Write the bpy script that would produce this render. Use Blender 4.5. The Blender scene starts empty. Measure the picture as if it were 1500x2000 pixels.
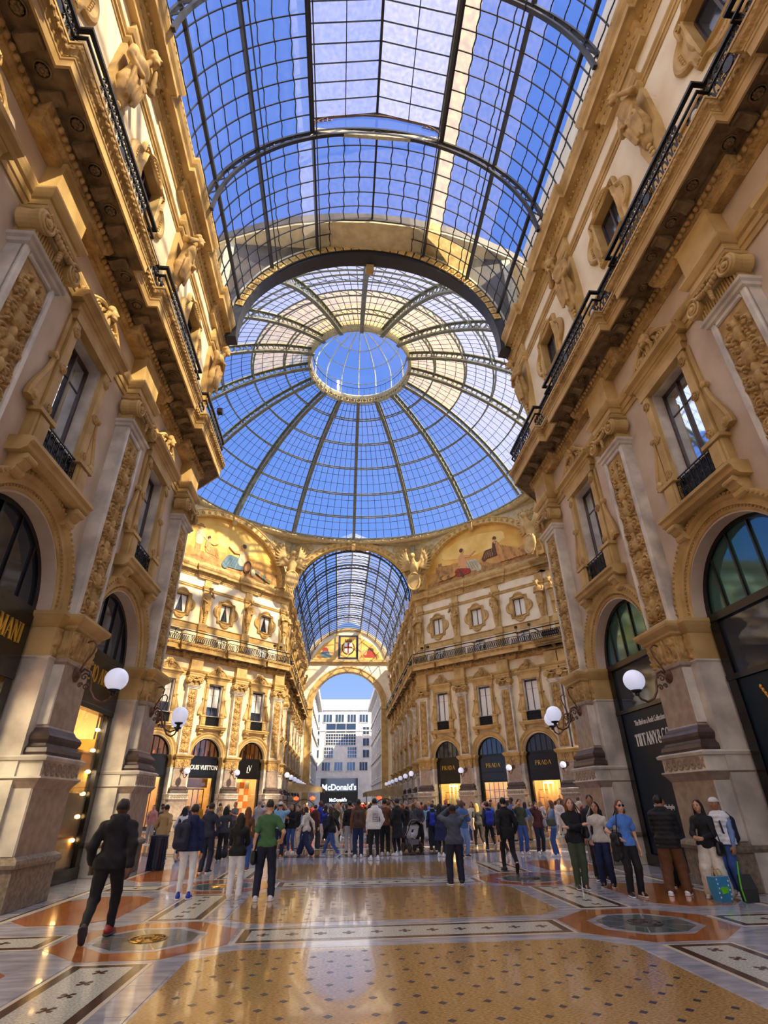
import bpy, math, random
import numpy as np
from mathutils import Matrix, Vector
random.seed(7); RNG = np.random.RandomState(7)
PI = math.pi
S = bpy.context.scene
C = S.collection
# ---------------------------------------------------------------- camera
cam_d = bpy.data.cameras.new('camera'); cam = bpy.data.objects.new('camera', cam_d); C.objects.link(cam)
CAM = Vector((-1.027, 0.0, 1.649))
yaw, pitch, roll = 0.0828, 0.5076, -0.0149
_f = Vector((math.sin(yaw)*math.cos(pitch), math.cos(yaw)*math.cos(pitch), math.sin(pitch)))
_r = Vector((math.cos(yaw), -math.sin(yaw), 0)); _u = _r.cross(_f)
_r2 = math.cos(roll)*_r + math.sin(roll)*_u; _u2 = -math.sin(roll)*_r + math.cos(roll)*_u
cam.matrix_world = Matrix(((_r2.x, _u2.x, -_f.x, CAM.x), (_r2.y, _u2.y, -_f.y, CAM.y), (_r2.z, _u2.z, -_f.z, CAM.z), (0, 0, 0, 1)))
cam_d.sensor_fit = 'VERTICAL'; cam_d.sensor_height = 24.0; cam_d.lens = 1023.4/2000*24.0
cam_d.clip_start = 0.05; cam_d.clip_end = 1000
S.camera = cam
# ---------------------------------------------------------------- sky, sun, exposure
W = bpy.data.worlds.new('sky'); S.world = W; W.use_nodes = True
_n = W.node_tree.nodes; _l = W.node_tree.links; _n.clear()
_o = _n.new('ShaderNodeOutputWorld'); _bg = _n.new('ShaderNodeBackground'); _tc = _n.new('ShaderNodeTexCoord')
_sx = _n.new('ShaderNodeSeparateXYZ'); _cr = _n.new('ShaderNodeValToRGB')
_l.new(_tc.outputs['Generated'], _sx.inputs[0]); _l.new(_sx.outputs['Z'], _cr.inputs[0])
_cr.color_ramp.elements[0].position = 0.0; _cr.color_ramp.elements[0].color = (0.50, 0.66, 0.95, 1)
_cr.color_ramp.elements[1].position = 0.85; _cr.color_ramp.elements[1].color = (0.105, 0.245, 0.80, 1)
_e = _cr.color_ramp.elements.new(0.35); _e.color = (0.17, 0.36, 0.92, 1)
_l.new(_cr.outputs[0], _bg.inputs[0]); _bg.inputs[1].default_value = 0.78; _l.new(_bg.outputs[0], _o.inputs[0])
def sun(name, strength, color, angle, az, el):
    d = bpy.data.lights.new(name, 'SUN'); d.energy = strength; d.color = color; d.angle = math.radians(angle)
    o = bpy.data.objects.new(name, d); C.objects.link(o)
    a, e = math.radians(az), math.radians(el)          # azimuth from +Y towards +X of where the sun stands
    v = Vector((math.sin(a)*math.cos(e), math.cos(a)*math.cos(e), math.sin(e)))
    o.rotation_euler = v.to_track_quat('Z', 'Y').to_euler(); return o
sun('sun', 8.5, (1.0, 0.80, 0.52), 1.0, 128, 40)
sun('soft_fill_sun', 2.65, (1.0, 0.90, 0.76), 150, 165, 72)  # added broad overhead fill, brightens the interior independently of the visible sky
S.view_settings.view_transform = 'Standard'; S.view_settings.look = 'None'
S.view_settings.gamma = 1.0; S.view_settings.use_curve_mapping = False; S.view_settings.exposure = 0.45
S.cycles.use_denoising = True
S.cycles.max_bounces = 6; S.cycles.diffuse_bounces = 3; S.cycles.glossy_bounces = 2; S.cycles.transmission_bounces = 3; S.cycles.transparent_max_bounces = 12
S.cycles.use_adaptive_sampling = True; S.cycles.adaptive_threshold = 0.1; S.cycles.adaptive_min_samples = 16
S.cycles.sample_clamp_indirect = 6.0
# ---------------------------------------------------------------- helpers
def lin(c):
    return tuple((x/255/12.92 if x/255 <= 0.04045 else ((x/255+0.055)/1.055)**2.4) for x in c)
class MB:
    def __init__(s): s.v = []; s.f = []; s.n = 0
    def add(s, v, f):
        v = np.asarray(v, float).reshape(-1, 3); s.v.append(v)
        k = s.n; s.f += [tuple(i+k for i in q) for q in f]; s.n += len(v); return s
    def box(s, x0, x1, y0, y1, z0, z1):
        v = [(x0,y0,z0),(x1,y0,z0),(x1,y1,z0),(x0,y1,z0),(x0,y0,z1),(x1,y0,z1),(x1,y1,z1),(x0,y1,z1)]
        return s.add(v, [(0,3,2,1),(4,5,6,7),(0,1,5,4),(1,2,6,5),(2,3,7,6),(3,0,4,7)])
    def cbox(s, x0, x1, y0, y1, z0, z1, b=0.02):           # box whose front (+y) edges are chamfered
        v = [(x0,y0,z0),(x1,y0,z0),(x1,y0,z1),(x0,y0,z1),(x0,y1-b,z0),(x1,y1-b,z0),(x1,y1-b,z1),(x0,y1-b,z1),(x0+b,y1,z0+b),(x1-b,y1,z0+b),(x1-b,y1,z1-b),(x0+b,y1,z1-b)]
        return s.add(v, [(0,1,2,3),(0,4,5,1),(1,5,6,2),(2,6,7,3),(3,7,4,0),(4,8,9,5),(5,9,10,6),(6,10,11,7),(7,11,8,4),(8,11,10,9)])
    def loft(s, rings, closed=True, cap=True):
        rings = [np.asarray(r, float) for r in rings]; n = len(rings[0]); f = []
        for i in range(len(rings)-1):
            for j in range(n if closed else n-1):
                a, b = i*n+j, i*n+(j+1) % n; f.append((a, b, b+n, a+n))
        if cap: f.append(tuple(range(n))[::-1]); m = (len(rings)-1)*n; f.append(tuple(range(m, m+n)))
        return s.add(np.concatenate(rings), f)
    def moulded(s, hw, yb, yf, prof, cx=0):                # block on a wall, profile wraps three sides: prof = [(out, z)]
        return s.loft([[(cx-hw-p, yb, z), (cx+hw+p, yb, z), (cx+hw+p, yf+p, z), (cx-hw-p, yf+p, z)] for p, z in prof])
    def run(s, x0, x1, prof):                              # straight moulding: prof = [(y, z)] closed
        n = len(prof); v = [(x0, y, z) for y, z in prof]+[(x1, y, z) for y, z in prof]
        f = [(j, (j+1) % n, (j+1) % n+n, j+n) for j in range(n)]+[tuple(range(n))[::-1], tuple(range(n, 2*n))]
        return s.add(v, f)
    def path(s, pts, prof, yb=None):                       # moulding along a polyline in plan, mitred; prof = [(out, z)] open
        pts = [np.array(p, float) for p in pts]; n = len(pts); rings = []
        ds = [(pts[i+1]-pts[i])/np.linalg.norm(pts[i+1]-pts[i]) for i in range(n-1)]
        ns = [np.array((-d[1], d[0])) for d in ds]
        off = []
        for i in range(n):
            if i == 0: off.append(ns[0])
            elif i == n-1: off.append(ns[-1])
            else:
                m = ns[i-1]+ns[i]; off.append(m/max(0.3, (1+ns[i-1] @ ns[i])))
        for i in range(n): rings.append([(pts[i][0]+off[i][0]*p, pts[i][1]+off[i][1]*p, z) for p, z in prof])
        return s.loft(rings, closed=False, cap=True)
    def arch(s, R, prof, cx=0, cz=0, a0=0, a1=PI, n=28, kx=1.0, closed=True):   # prof = [(dr, y)]
        rings = [[(cx+math.cos(a)*(R+dr)*kx, y, cz+math.sin(a)*(R+dr)) for dr, y in prof] for a in np.linspace(a0, a1, n+1)]
        return s.loft(rings, closed=closed, cap=closed)
    def lathe(s, prof, n=16, c=(0, 0, 0), axis='z'):        # prof = [(r, h)]
        rings = []
        for r, h in prof:
            a = np.linspace(0, 2*PI, n, endpoint=False); x, y = r*np.cos(a), r*np.sin(a); hh = np.full(n, h)
            q = {'z': (x, y, hh), 'y': (x, hh, -y), 'x': (hh, x, y)}[axis]
            rings.append(np.stack(q, 1)+np.array(c))
        return s.loft(rings, closed=True, cap=True)
    def tube(s, pts, r, n=6, cap=True):
        pts = np.asarray(pts, float); m = len(pts); rr = np.full(m, r) if np.isscalar(r) else np.asarray(r)
        t = np.gradient(pts, axis=0); t /= np.linalg.norm(t, axis=1)[:, None]+1e-9
        up = np.array((0, 0, 1.0)) if abs(t[0, 2]) < 0.9 else np.array((1.0, 0, 0)); rings = []
        u = np.cross(t[0], up); u /= np.linalg.norm(u)
        for i in range(m):
            u = u-t[i]*(u @ t[i]); u /= np.linalg.norm(u)+1e-9; w = np.cross(t[i], u)
            a = np.linspace(0, 2*PI, n, endpoint=False)
            rings.append(pts[i]+rr[i]*(np.cos(a)[:, None]*u+np.sin(a)[:, None]*w))
        return s.loft(rings, True, cap)
    def bar(s, a, b, w, h=None):                           # square bar between two points
        return s.tube([a, b], w*0.7071, 4)
    def prism(s, poly, y0, y1):                            # poly in (x, z), extruded along y
        n = len(poly); v = [(x, y0, z) for x, z in poly]+[(x, y1, z) for x, z in poly]
        return s.add(v, [(j, (j+1) % n, (j+1) % n+n, j+n) for j in range(n)]+[tuple(range(n))[::-1], tuple(range(n, 2*n))])
    def slab(s, poly, z0, z1):                             # poly in (x, y), extruded along z
        n = len(poly); v = [(x, y, z0) for x, y in poly]+[(x, y, z1) for x, y in poly]
        return s.add(v, [(j, (j+1) % n, (j+1) % n+n, j+n) for j in range(n)]+[tuple(range(n))[::-1], tuple(range(n, 2*n))])
    def ball(s, c, r, n=10, m=7):
        r = (r, r, r) if np.isscalar(r) else r; rings = []
        for i in range(m+1):
            p = -PI/2+PI*min(max(i/m, 0.02), 0.98); a = np.linspace(0, 2*PI, n, endpoint=False)
            rings.append(np.stack((c[0]+r[0]*math.cos(p)*np.cos(a), c[1]+r[1]*math.cos(p)*np.sin(a), np.full(n, c[2]+r[2]*math.sin(p))), 1))
        return s.loft(rings)
    def mesh(s, name, m=None, smooth=False, fix=True):
        me = bpy.data.meshes.new(name)
        me.from_pydata(np.concatenate(s.v).tolist() if s.v else [], [], s.f)
        if fix:
            import bmesh
            b = bmesh.new(); b.from_mesh(me); bmesh.ops.recalc_face_normals(b, faces=b.faces); b.to_mesh(me); b.free()
        if m: me.materials.append(m)
        if smooth: me.polygons.foreach_set('use_smooth', [True]*len(me.polygons))
        me.update(); return me
def ob(name, me, parent=None, loc=(0, 0, 0), rz=0.0, rot=None, scale=None):
    o = bpy.data.objects.new(name, me); C.objects.link(o); o.location = loc
    o.rotation_euler = rot if rot is not None else (0, 0, rz)
    if scale is not None: o.scale = (scale, scale, scale) if np.isscalar(scale) else scale
    if parent is not None: o.parent = parent
    return o
def tag(o, label, cat, group=None, kind=None):
    o['label'] = label; o['category'] = cat
    if group: o['group'] = group
    if kind: o['kind'] = kind
    return o
def empty(name, loc=(0, 0, 0), rz=0.0, parent=None): 
    o = ob(name, None, parent, loc, rz); o.empty_display_size = 0.2; return o
def struct(o, label=None):
    o['kind'] = 'structure'
    if label: o['label'] = label
    return o
# ---------------------------------------------------------------- materials
def mat(name, c, rough=0.6, c2=None, scale=3.0, bump=0.0, bscale=40.0, metal=0.0, spec=0.5, emit=0, emit_c=None, detail=4.0, coat=0.0, stretch=None, mid=0.5, wid=0.3, vor=0.0):
    m = bpy.data.materials.new(name); m.use_nodes = True; nt = m.node_tree; N = nt.nodes; L = nt.links
    p = N['Principled BSDF']; p.inputs['Roughness'].default_value = rough; p.inputs['Metallic'].default_value = metal
    p.inputs['Specular IOR Level'].default_value = spec; p.inputs['Coat Weight'].default_value = coat
    c = lin(c); p.inputs['Base Color'].default_value = (*c, 1)
    g = None
    if c2 is not None or bump:
        g = N.new('ShaderNodeNewGeometry'); src = g.outputs['Position']
        if stretch:
            mp = N.new('ShaderNodeMapping'); mp.inputs['Scale'].default_value = stretch; L.new(src, mp.inputs[0]); src = mp.outputs[0]
    if c2 is not None:
        t = N.new('ShaderNodeTexNoise'); t.inputs['Scale'].default_value = scale; t.inputs['Detail'].default_value = detail
        r = N.new('ShaderNodeValToRGB'); r.color_ramp.elements[0].position = mid-wid/2; r.color_ramp.elements[1].position = mid+wid/2
        r.color_ramp.elements[0].color = (*c, 1); r.color_ramp.elements[1].color = (*lin(c2), 1)
        L.new(src, t.inputs[0]); L.new(t.outputs[0], r.inputs[0]); L.new(r.outputs[0], p.inputs['Base Color'])
    if bump:
        t2 = N.new('ShaderNodeTexNoise'); t2.inputs['Scale'].default_value = bscale; t2.inputs['Detail'].default_value = 3
        b = N.new('ShaderNodeBump'); b.inputs['Strength'].default_value = bump; b.inputs['Distance'].default_value = 0.02
        L.new(src, t2.inputs[0]); L.new(t2.outputs[0], b.inputs['Height']); L.new(b.outputs[0], p.inputs['Normal'])
    if vor:
        v = N.new('ShaderNodeTexVoronoi'); v.feature = 'SMOOTH_F1'; v.inputs['Scale'].default_value = vor; v.inputs['Smoothness'].default_value = 0.4
        b2 = N.new('ShaderNodeBump'); b2.inputs['Strength'].default_value = 1.0; b2.inputs['Distance'].default_value = 0.03; b2.invert = True
        L.new(g.outputs['Position'], v.inputs[0]); L.new(v.outputs['Distance'], b2.inputs['Height']); L.new(b.outputs[0], b2.inputs['Normal']); L.new(b2.outputs[0], p.inputs['Normal'])
    if emit:
        p.inputs['Emission Color'].default_value = (*(lin(emit_c) if emit_c else c), 1); p.inputs['Emission Strength'].default_value = emit
    return m
def glass_mat(name, tint, clear, rough, dirt, dirt_c, gloss=0.06, scale=1.2):
    """pane: clear part + thin dirt film that scatters light + a little reflection"""
    m = bpy.data.materials.new(name); m.use_nodes = True; nt = m.node_tree; N = nt.nodes; L = nt.links; N.clear()
    out = N.new('ShaderNodeOutputMaterial'); tr = N.new('ShaderNodeBsdfTransparent'); tr.inputs[0].default_value = (*tint, 1)
    tl = N.new('ShaderNodeBsdfTranslucent'); tl.inputs[0].default_value = (*dirt_c, 1)
    gl = N.new('ShaderNodeBsdfGlossy'); gl.inputs['Roughness'].default_value = rough
    g = N.new('ShaderNodeNewGeometry'); t = N.new('ShaderNodeTexNoise'); t.inputs['Scale'].default_value = scale; t.inputs['Detail'].default_value = 5
    r = N.new('ShaderNodeMapRange'); r.inputs['From Min'].default_value = 0.35; r.inputs['From Max'].default_value = 0.7
    r.inputs['To Min'].default_value = dirt[0]; r.inputs['To Max'].default_value = dirt[1]
    L.new(g.outputs['Position'], t.inputs[0]); L.new(t.outputs[0], r.inputs[0])
    m1 = N.new('ShaderNodeMixShader'); L.new(r.outputs[0], m1.inputs[0]); L.new(tr.outputs[0], m1.inputs[1]); L.new(tl.outputs[0], m1.inputs[2])
    m2 = N.new('ShaderNodeMixShader'); m2.inputs[0].default_value = gloss; L.new(m1.outputs[0], m2.inputs[1]); L.new(gl.outputs[0], m2.inputs[2])
    L.new(m2.outputs[0], out.inputs[0]); return m
M = {}
M['stone'] = mat('ochre_stone', (204, 172, 112), 0.62, (172, 140, 82), 1.3, 0.25, 30)
M['stone_d'] = mat('carved_ochre_stone', (194, 160, 100), 0.68, (158, 124, 70), 3.0, 0.45, 36)
M['carved'] = mat('enriched_moulding_stone', (194, 160, 100), 0.68, (156, 122, 68), 3.0, 0.4, 40, vor=13.0)
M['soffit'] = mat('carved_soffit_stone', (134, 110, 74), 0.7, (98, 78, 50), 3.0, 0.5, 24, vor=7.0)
M['marble'] = mat('pale_grey_marble', (220, 213, 198), 0.35, (172, 165, 156), 1.6, 0.05, 20, detail=8)
M['granite'] = mat('pink_grey_granite', (166, 148, 132), 0.45, (142, 124, 110), 5.0, 0.08, 90)
M['plinth'] = mat('speckled_plinth_granite', (140, 126, 108), 0.5, (104, 92, 78), 12.0, 0.12, 80)
M['darkstone'] = mat('dark_brown_stone', (84, 68, 62), 0.4, (58, 46, 44), 4.0, 0.08, 40)
M['plaster'] = mat('pink_cream_plaster', (214, 198, 180), 0.75, (196, 176, 156), 0.9, 0.12, 14)
M['cream'] = mat('cream_plaster', (240, 230, 206), 0.75, (226, 210, 180), 0.8, 0.1, 14)
M['iron'] = mat('black_wrought_iron', (26, 26, 32), 0.45, metal=0.3)
M['rust'] = mat('old_copper_iron', (120, 84, 58), 0.5, (84, 62, 48), 9.0, metal=0.4)
M['rib'] = mat('vault_dark_iron', (40, 42, 52), 0.5)
M['pale_iron'] = mat('pale_painted_iron', (196, 192, 170), 0.55, (158, 160, 146), 5.0, 0.2, 30)
M['dome_iron'] = mat('grey_green_painted_iron', (128, 132, 120), 0.55, (96, 102, 94), 4.0, 0.2, 30)
M['gold_iron'] = mat('gilt_painted_iron', (226, 196, 128), 0.5, (190, 156, 88), 4.0, 0.3, 40)
M['glass'] = glass_mat('vault_glass', (0.93, 0.96, 1.0), 0, 0.08, (0.03, 0.055), (1.0, 0.92, 0.78), gloss=0.04, scale=5.0)
M['glass_dome'] = glass_mat('dome_glass', (0.93, 0.96, 1.0), 0, 0.08, (0.015, 0.03), (1.0, 0.84, 0.56), gloss=0.02)
M['glass_ridge'] = glass_mat('ridge_glass', (0.93, 0.96, 1.0), 0, 0.08, (0.13, 0.2), (1.0, 0.95, 0.84), gloss=0.03, scale=6.0)
M['glass_suntint'] = glass_mat('sun_tinted_glass', (0.92, 0.84, 0.62), 0, 0.1, (0.2, 0.36), (1.0, 0.74, 0.34), gloss=0.03, scale=3.0)  # amber tint and strong scatter paint a sunlit glow into the panes
M['warmlit_wall'] = mat('warmlit_plaster', (238, 224, 190), 0.75, (224, 204, 164), 0.9, 0.12, 14)  # wall plaster again, with the octagon's warmer light put into its colour
M['shopglass'] = glass_mat('shop_glass', (0.9, 0.9, 0.9), 0, 0.02, (0.0, 0.0), (1, 1, 1), gloss=0.10)
M['pane'] = mat('reflecting_window_pane', (214, 222, 232), 0.03, metal=0.95)
M['pane_d'] = mat('dark_window_pane', (60, 72, 92), 0.05, metal=0.5, spec=1.0)
M['curtain'] = mat('white_curtain', (236, 234, 226), 0.8)
M['black'] = mat('black_lacquer_frame', (14, 14, 16), 0.25)
M['blackboard'] = mat('black_fascia_board', (20, 20, 22), 0.18)
M['navy'] = mat('dark_blue_hoarding', (6, 22, 38), 0.4, (6, 36, 50), 0.5, spec=0.25)
M['goldtext'] = mat('gold_lettering', (226, 178, 70), 0.3, metal=0.6)
M['whitetext'] = mat('white_lettering', (238, 236, 230), 0.5)
M['globe'] = mat('opal_globe_glass', (236, 238, 250), 0.12, emit=0.35, emit_c=(214, 222, 255))
M['bronze'] = mat('gilt_bronze_grate', (206, 156, 72), 0.3, metal=0.8)
M['f_grey'] = mat('grey_veined_marble_paving', (200, 200, 206), 0.13, (156, 156, 168), 2.2, 0.02, 30, detail=9, coat=0.3, stretch=(1.0, 3.0, 1.0))
M['f_ochre'] = mat('ochre_terrazzo_paving', (200, 162, 104), 0.16, (160, 122, 66), 40.0, 0.02, 30, detail=3, coat=0.35, wid=0.2, stretch=(0.7, 1.5, 1.0))
M['f_red'] = mat('orange_brown_marble_paving', (190, 118, 62), 0.13, (158, 90, 44), 5.0, 0.0, coat=0.3)
M['f_white'] = mat('white_mosaic_paving', (220, 220, 206), 0.2, (184, 184, 172), 40.0, 0.02, 60, coat=0.15, wid=0.15)
M['f_brown'] = mat('dark_brown_mosaic_border', (92, 66, 54), 0.2, (66, 46, 40), 30.0, coat=0.15)
M['f_line'] = mat('cream_marble_line', (226, 214, 188), 0.18, coat=0.15)
M['f_green'] = mat('grey_green_marble', (110, 118, 112), 0.14, (86, 96, 94), 3.0, coat=0.2)
M['f_blue'] = mat('blue_black_inlay', (52, 56, 78), 0.2)
M['f_cross'] = mat('dark_red_cross_inlay', (84, 50, 46), 0.2)
# ---------------------------------------------------------------- smooth solids: distance fields -> surface nets
def cap(a, b, r1, r2=None, s=1.0): return ('c', np.array(a, float), np.array(b, float), r1, r1 if r2 is None else r2, s)
def ell(c, r): return ('e', np.array(c, float), np.array(r, float) if not np.isscalar(r) else np.array((r, r, r), float))
def sdf_mesh(name, prims, h, k=0.03, cut=None, warp=None, smooth=True, raw=False):
    lo = np.array((1e9,)*3); hi = -lo; bb = []
    for p in prims:
        if p[0] == 'c': m = max(p[3], p[4])*max(1, p[5]); l, u = np.minimum(p[1], p[2])-m, np.maximum(p[1], p[2])+m
        else: l, u = p[1]-p[2], p[1]+p[2]
        bb.append((l, u)); lo = np.minimum(lo, l); hi = np.maximum(hi, u)
    lo = lo-2.5*h; n = np.ceil((hi+2.5*h-lo)/h).astype(int)+1
    F = np.full(n, 1.0, np.float32); ax = [lo[i]+h*np.arange(n[i]) for i in range(3)]
    pad = k+3*h
    for p, (l, u) in zip(prims, bb):
        i0 = np.maximum(((l-pad-lo)/h).astype(int), 0); i1 = np.minimum(((u+pad-lo)/h).astype(int)+2, n)
        sl = tuple(slice(i0[i], i1[i]) for i in range(3))
        X = ax[0][sl[0]][:, None, None]; Y = ax[1][sl[1]][None, :, None]; Z = ax[2][sl[2]][None, None, :]
        if p[0] == 'c':
            a, b, r1, r2, s = p[1:]; ba = b-a; q = ba @ ba+1e-12
            t = np.clip(((X-a[0])*ba[0]+(Y-a[1])*ba[1]+(Z-a[2])*ba[2])/q, 0, 1)
            d = np.sqrt((X-a[0]-t*ba[0])**2+((Y-a[1]-t*ba[1])/s)**2+(Z-a[2]-t*ba[2])**2)-(r1+(r2-r1)*t)
            d = d*min(1, s)
        else:
            c, r = p[1:]; q = np.sqrt(((X-c[0])/r[0])**2+((Y-c[1])/r[1])**2+((Z-c[2])/r[2])**2)+1e-9
            d = (q-1)*r.min()*1.0 if r.max() > 1.6*r.min() else (q-1)*r.mean()
        g = F[sl]; hh = np.clip(0.5+0.5*(g-d)/k, 0, 1); F[sl] = d*hh+g*(1-hh)-k*hh*(1-hh)
    X, Y, Z = ax[0][:, None, None], ax[1][None, :, None], ax[2][None, None, :]
    if warp is not None: F = F+warp(X, Y, Z)
    if cut is not None: F = np.maximum(F, cut(X, Y, Z))
    ins = F < 0
    c0 = np.stack([ins[i:n[0]-1+i, j:n[1]-1+j, m:n[2]-1+m] for i in (0, 1) for j in (0, 1) for m in (0, 1)]).sum(0)
    act = (c0 > 0) & (c0 < 8); idx = np.full(act.shape, -1, np.int64); cells = np.argwhere(act); idx[act] = np.arange(len(cells))
    P = np.zeros((len(cells), 3)); W_ = np.zeros(len(cells))
    cor = [(i, j, m) for i in (0, 1) for j in (0, 1) for m in (0, 1)]
    V = {c: F[cells[:, 0]+c[0], cells[:, 1]+c[1], cells[:, 2]+c[2]] for c in cor}
    for a in cor:
        for d in range(3):
            if a[d] == 0:
                b = list(a); b[d] = 1; b = tuple(b); fa, fb = V[a], V[b]; x = (fa < 0) != (fb < 0)
                t = np.where(x, fa/(fa-fb+1e-12), 0); q = np.array(a, float)[None, :].repeat(len(cells), 0); q[:, d] += t
                P += q*x[:, None]; W_ += x
    P = lo+h*(cells+P/np.maximum(W_, 1)[:, None])
    faces = []
    for d in range(3):
        e, g = (d+1) % 3, (d+2) % 3
        s0 = [slice(None)]*3; s1 = [slice(None)]*3; s0[d] = slice(0, -1); s1[d] = slice(1, None)
        A, B = ins[tuple(s0)], ins[tuple(s1)]; E_ = np.argwhere(A != B)
        if not len(E_): continue
        E_ = E_[(E_[:, e] > 0) & (E_[:, g] > 0) & (E_[:, e] < n[e]-1) & (E_[:, g] < n[g]-1)]
        ina = A[tuple(E_.T)]
        def cid(de, dg):
            q = E_.copy(); q[:, e] += de; q[:, g] += dg; return idx[tuple(q.T)]
        Q = np.stack((cid(-1, -1), cid(0, -1), cid(0, 0), cid(-1, 0)), 1); Q[~ina] = Q[~ina][:, ::-1]
        faces.append(Q)
    Q = np.concatenate(faces)
    if raw: return P, Q
    return np_mesh(name, P, Q, smooth)
def sdf_np(name, prims, m, h=0.03, k=0.03):
    me = sdf_mesh(name, prims, h, k); me.materials.append(M[m]); return me
def np_mesh(name, P, Q, smooth=True):
    me = bpy.data.meshes.new(name); me.vertices.add(len(P)); me.vertices.foreach_set('co', P.astype(np.float32).ravel())
    me.loops.add(len(Q)*4); me.loops.foreach_set('vertex_index', Q.astype(np.int32).ravel())
    me.polygons.add(len(Q)); me.polygons.foreach_set('loop_start', np.arange(0, len(Q)*4, 4, dtype=np.int32))
    if smooth: me.polygons.foreach_set('use_smooth', [True]*len(Q))
    me.update(calc_edges=True); me.validate(); return me
def grid_mesh(name, X, Y, Z, m, smooth=True):
    nx, nz = X.shape; P = np.stack((X, Y, Z), -1).reshape(-1, 3); i = np.arange(nx*nz).reshape(nx, nz)
    Q = np.stack((i[:-1, :-1], i[:-1, 1:], i[1:, 1:], i[1:, :-1]), -1).reshape(-1, 4)
    me = np_mesh(name, P, Q, smooth); me.materials.append(m); return me
# carved relief: scrolls, buds and leaves as a height field over (x, z)
def relief(name, w, h, m, seed, amp=0.09, res=0.024, tier=0.62, kind='candelabra', y=0.0):
    r = np.random.RandomState(seed); nx = max(12, int(w/res)); nz = max(8, int(h/res))
    x = np.linspace(-w/2, w/2, nx); z = np.linspace(0, h, nz); X, Z = np.meshgrid(x, z, indexing='ij'); A = np.abs(X)
    H = np.zeros_like(X)
    def blob(cx, cz, rx, rz, a, mirror=True):
        nonlocal H
        xx = A if mirror else X
        m_ = np.abs(z-cz) < rz*2.2
        if not m_.any(): return
        q = ((xx[:, m_]-cx)/rx)**2+((Z[:, m_]-cz)/rz)**2
        H[:, m_] = np.maximum(H[:, m_], a*np.sqrt(np.clip(1-q*0.55, 0, 1)))
    def spiral(cx, cz, R, dirn, turns=1.6, a=0.7, t0=0.0):
        for t in np.linspace(0, 1, 22):
            an = t0+dirn*turns*2*PI*t; rr = R*(1-0.85*t)
            blob(cx+rr*math.cos(an), cz+rr*math.sin(an), 0.035*(1.15-t*0.5), 0.035*(1.15-t*0.5), a*(0.7+0.3*t))
        blob(cx, cz, R*0.3, R*0.3, a*1.1)
    if kind == 'candelabra':
        zc = 0.25
        while zc < h-0.2:
            v = r.randint(4)
            blob(0, zc, 0.07+0.06*r.rand(), 0.16, 1.0)
            if v == 0:
                for t in np.linspace(0, 1, 9): blob(0.05+0.22*t, zc+0.16*math.sin(t*2.4), 0.05, 0.055, 0.75)
                blob(0.0, zc+0.26, 0.13, 0.08, 0.9); blob(0.0, zc+0.2, 0.06, 0.2, 1.0)
            else:
                spiral(w*0.26, zc+0.08, min(0.17, w*0.23), 1 if v % 2 else -1, 1.5, 0.75, -PI/2 if v % 2 else PI/2)
                blob(0, zc+0.27, 0.05, 0.12, 0.9)
                for q in range(3): blob(0.12+0.1*r.rand(), zc-0.12+0.1*q, 0.05, 0.035, 0.6)
            for q in range(14): blob(w*0.47*r.rand(), zc-0.25+0.75*r.rand(), 0.018+0.022*r.rand(), 0.018+0.03*r.rand(), 0.35+0.4*r.rand())
            zc += tier*(0.85+0.3*r.rand())
    elif kind == 'leaf':
        for q in range(3):
            for cx in np.arange(0, w/2, 0.16):
                cz = h*(0.18+0.3*q)+0.04*r.rand()
                for t in np.linspace(0, 1, 6): blob(cx+0.05*t*t, cz+t*h*0.24, 0.05*(1-t*0.6), 0.06, 0.45+0.2*q+0.35*t)
        spiral(w*0.38, h*0.72, 0.12, -1, 1.4, 1.0, PI); blob(0, h*0.6, 0.1, 0.14, 1.1)
        for q in range(10): blob(w*0.5*r.rand(), h*r.rand(), 0.035, 0.05, 0.5+0.4*r.rand())
    else:                                                  # running band of rings and leaves
        p = h*0.95
        for i in range(int(w/2/p)+1):
            cx = (i+0.5)*p-0.0
            for an in np.linspace(0, 2*PI, 18): blob(cx+p*0.4*math.cos(an), h/2+h*0.36*math.sin(an), 0.025, 0.025, 0.8)
            blob(cx, h/2, p*0.16, h*0.16, 1.0)
    e = np.minimum(np.minimum(X+w/2, w/2-X)/0.02, np.minimum(Z, h-Z)/0.02); H *= np.clip(e, 0, 1)
    H += 0.05*r.rand(*H.shape)*(H > 0.1)
    return grid_mesh(name, X, y+amp*H, Z, m)
# ---------------------------------------------------------------- facade pieces (x along the wall, y towards the hall, z up; pilaster front at y = 0)
WB = -0.38                                                  # wall face
PM = {}                                                     # shared piece meshes
def piece(key, fn):
    if key not in PM: PM[key] = fn()
    return PM[key]
def B(fn, name, m, smooth=False):
    b = MB(); fn(b); return b.mesh(name, M[m], smooth)
def volute(b, cx, cz, y0, y1, R, sgn):
    pts = []
    for t in np.linspace(0, 1, 34):
        a = PI/2+sgn*t*2*PI*1.9; r = R*(1-0.82*t); pts.append((cx+r*math.cos(a), y1, cz+r*math.sin(a)))
    b.tube(pts, np.linspace(0.045, 0.03, 34)*R/0.26, 6)
    b.lathe([(R*0.95, y0), (R*1.0, y0+0.03), (R*0.88, (y0+y1)/2), (R*1.0, y1-0.04), (R*0.9, y1-0.01), (R*0.3, y1-0.005), (R*0.26, y1+0.05), (R*0.08, y1+0.07)], 18, (cx, 0, cz), 'y')
def flank(s):
    me = relief('flank_leaf', 0.34, 0.62, M['stone_d'], 8, 0.07, 0.022, kind='leaf', y=0.0); co = np.zeros(len(me.vertices)*3, np.float32); me.vertices.foreach_get('co', co); co = co.reshape(-1, 3)
    co = np.stack((s*(0.60+co[:, 1]), -0.1-s*s*co[:, 0]*0.9, co[:, 2]), 1); me.vertices.foreach_set('co', co.ravel()); me.update(); return me
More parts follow.
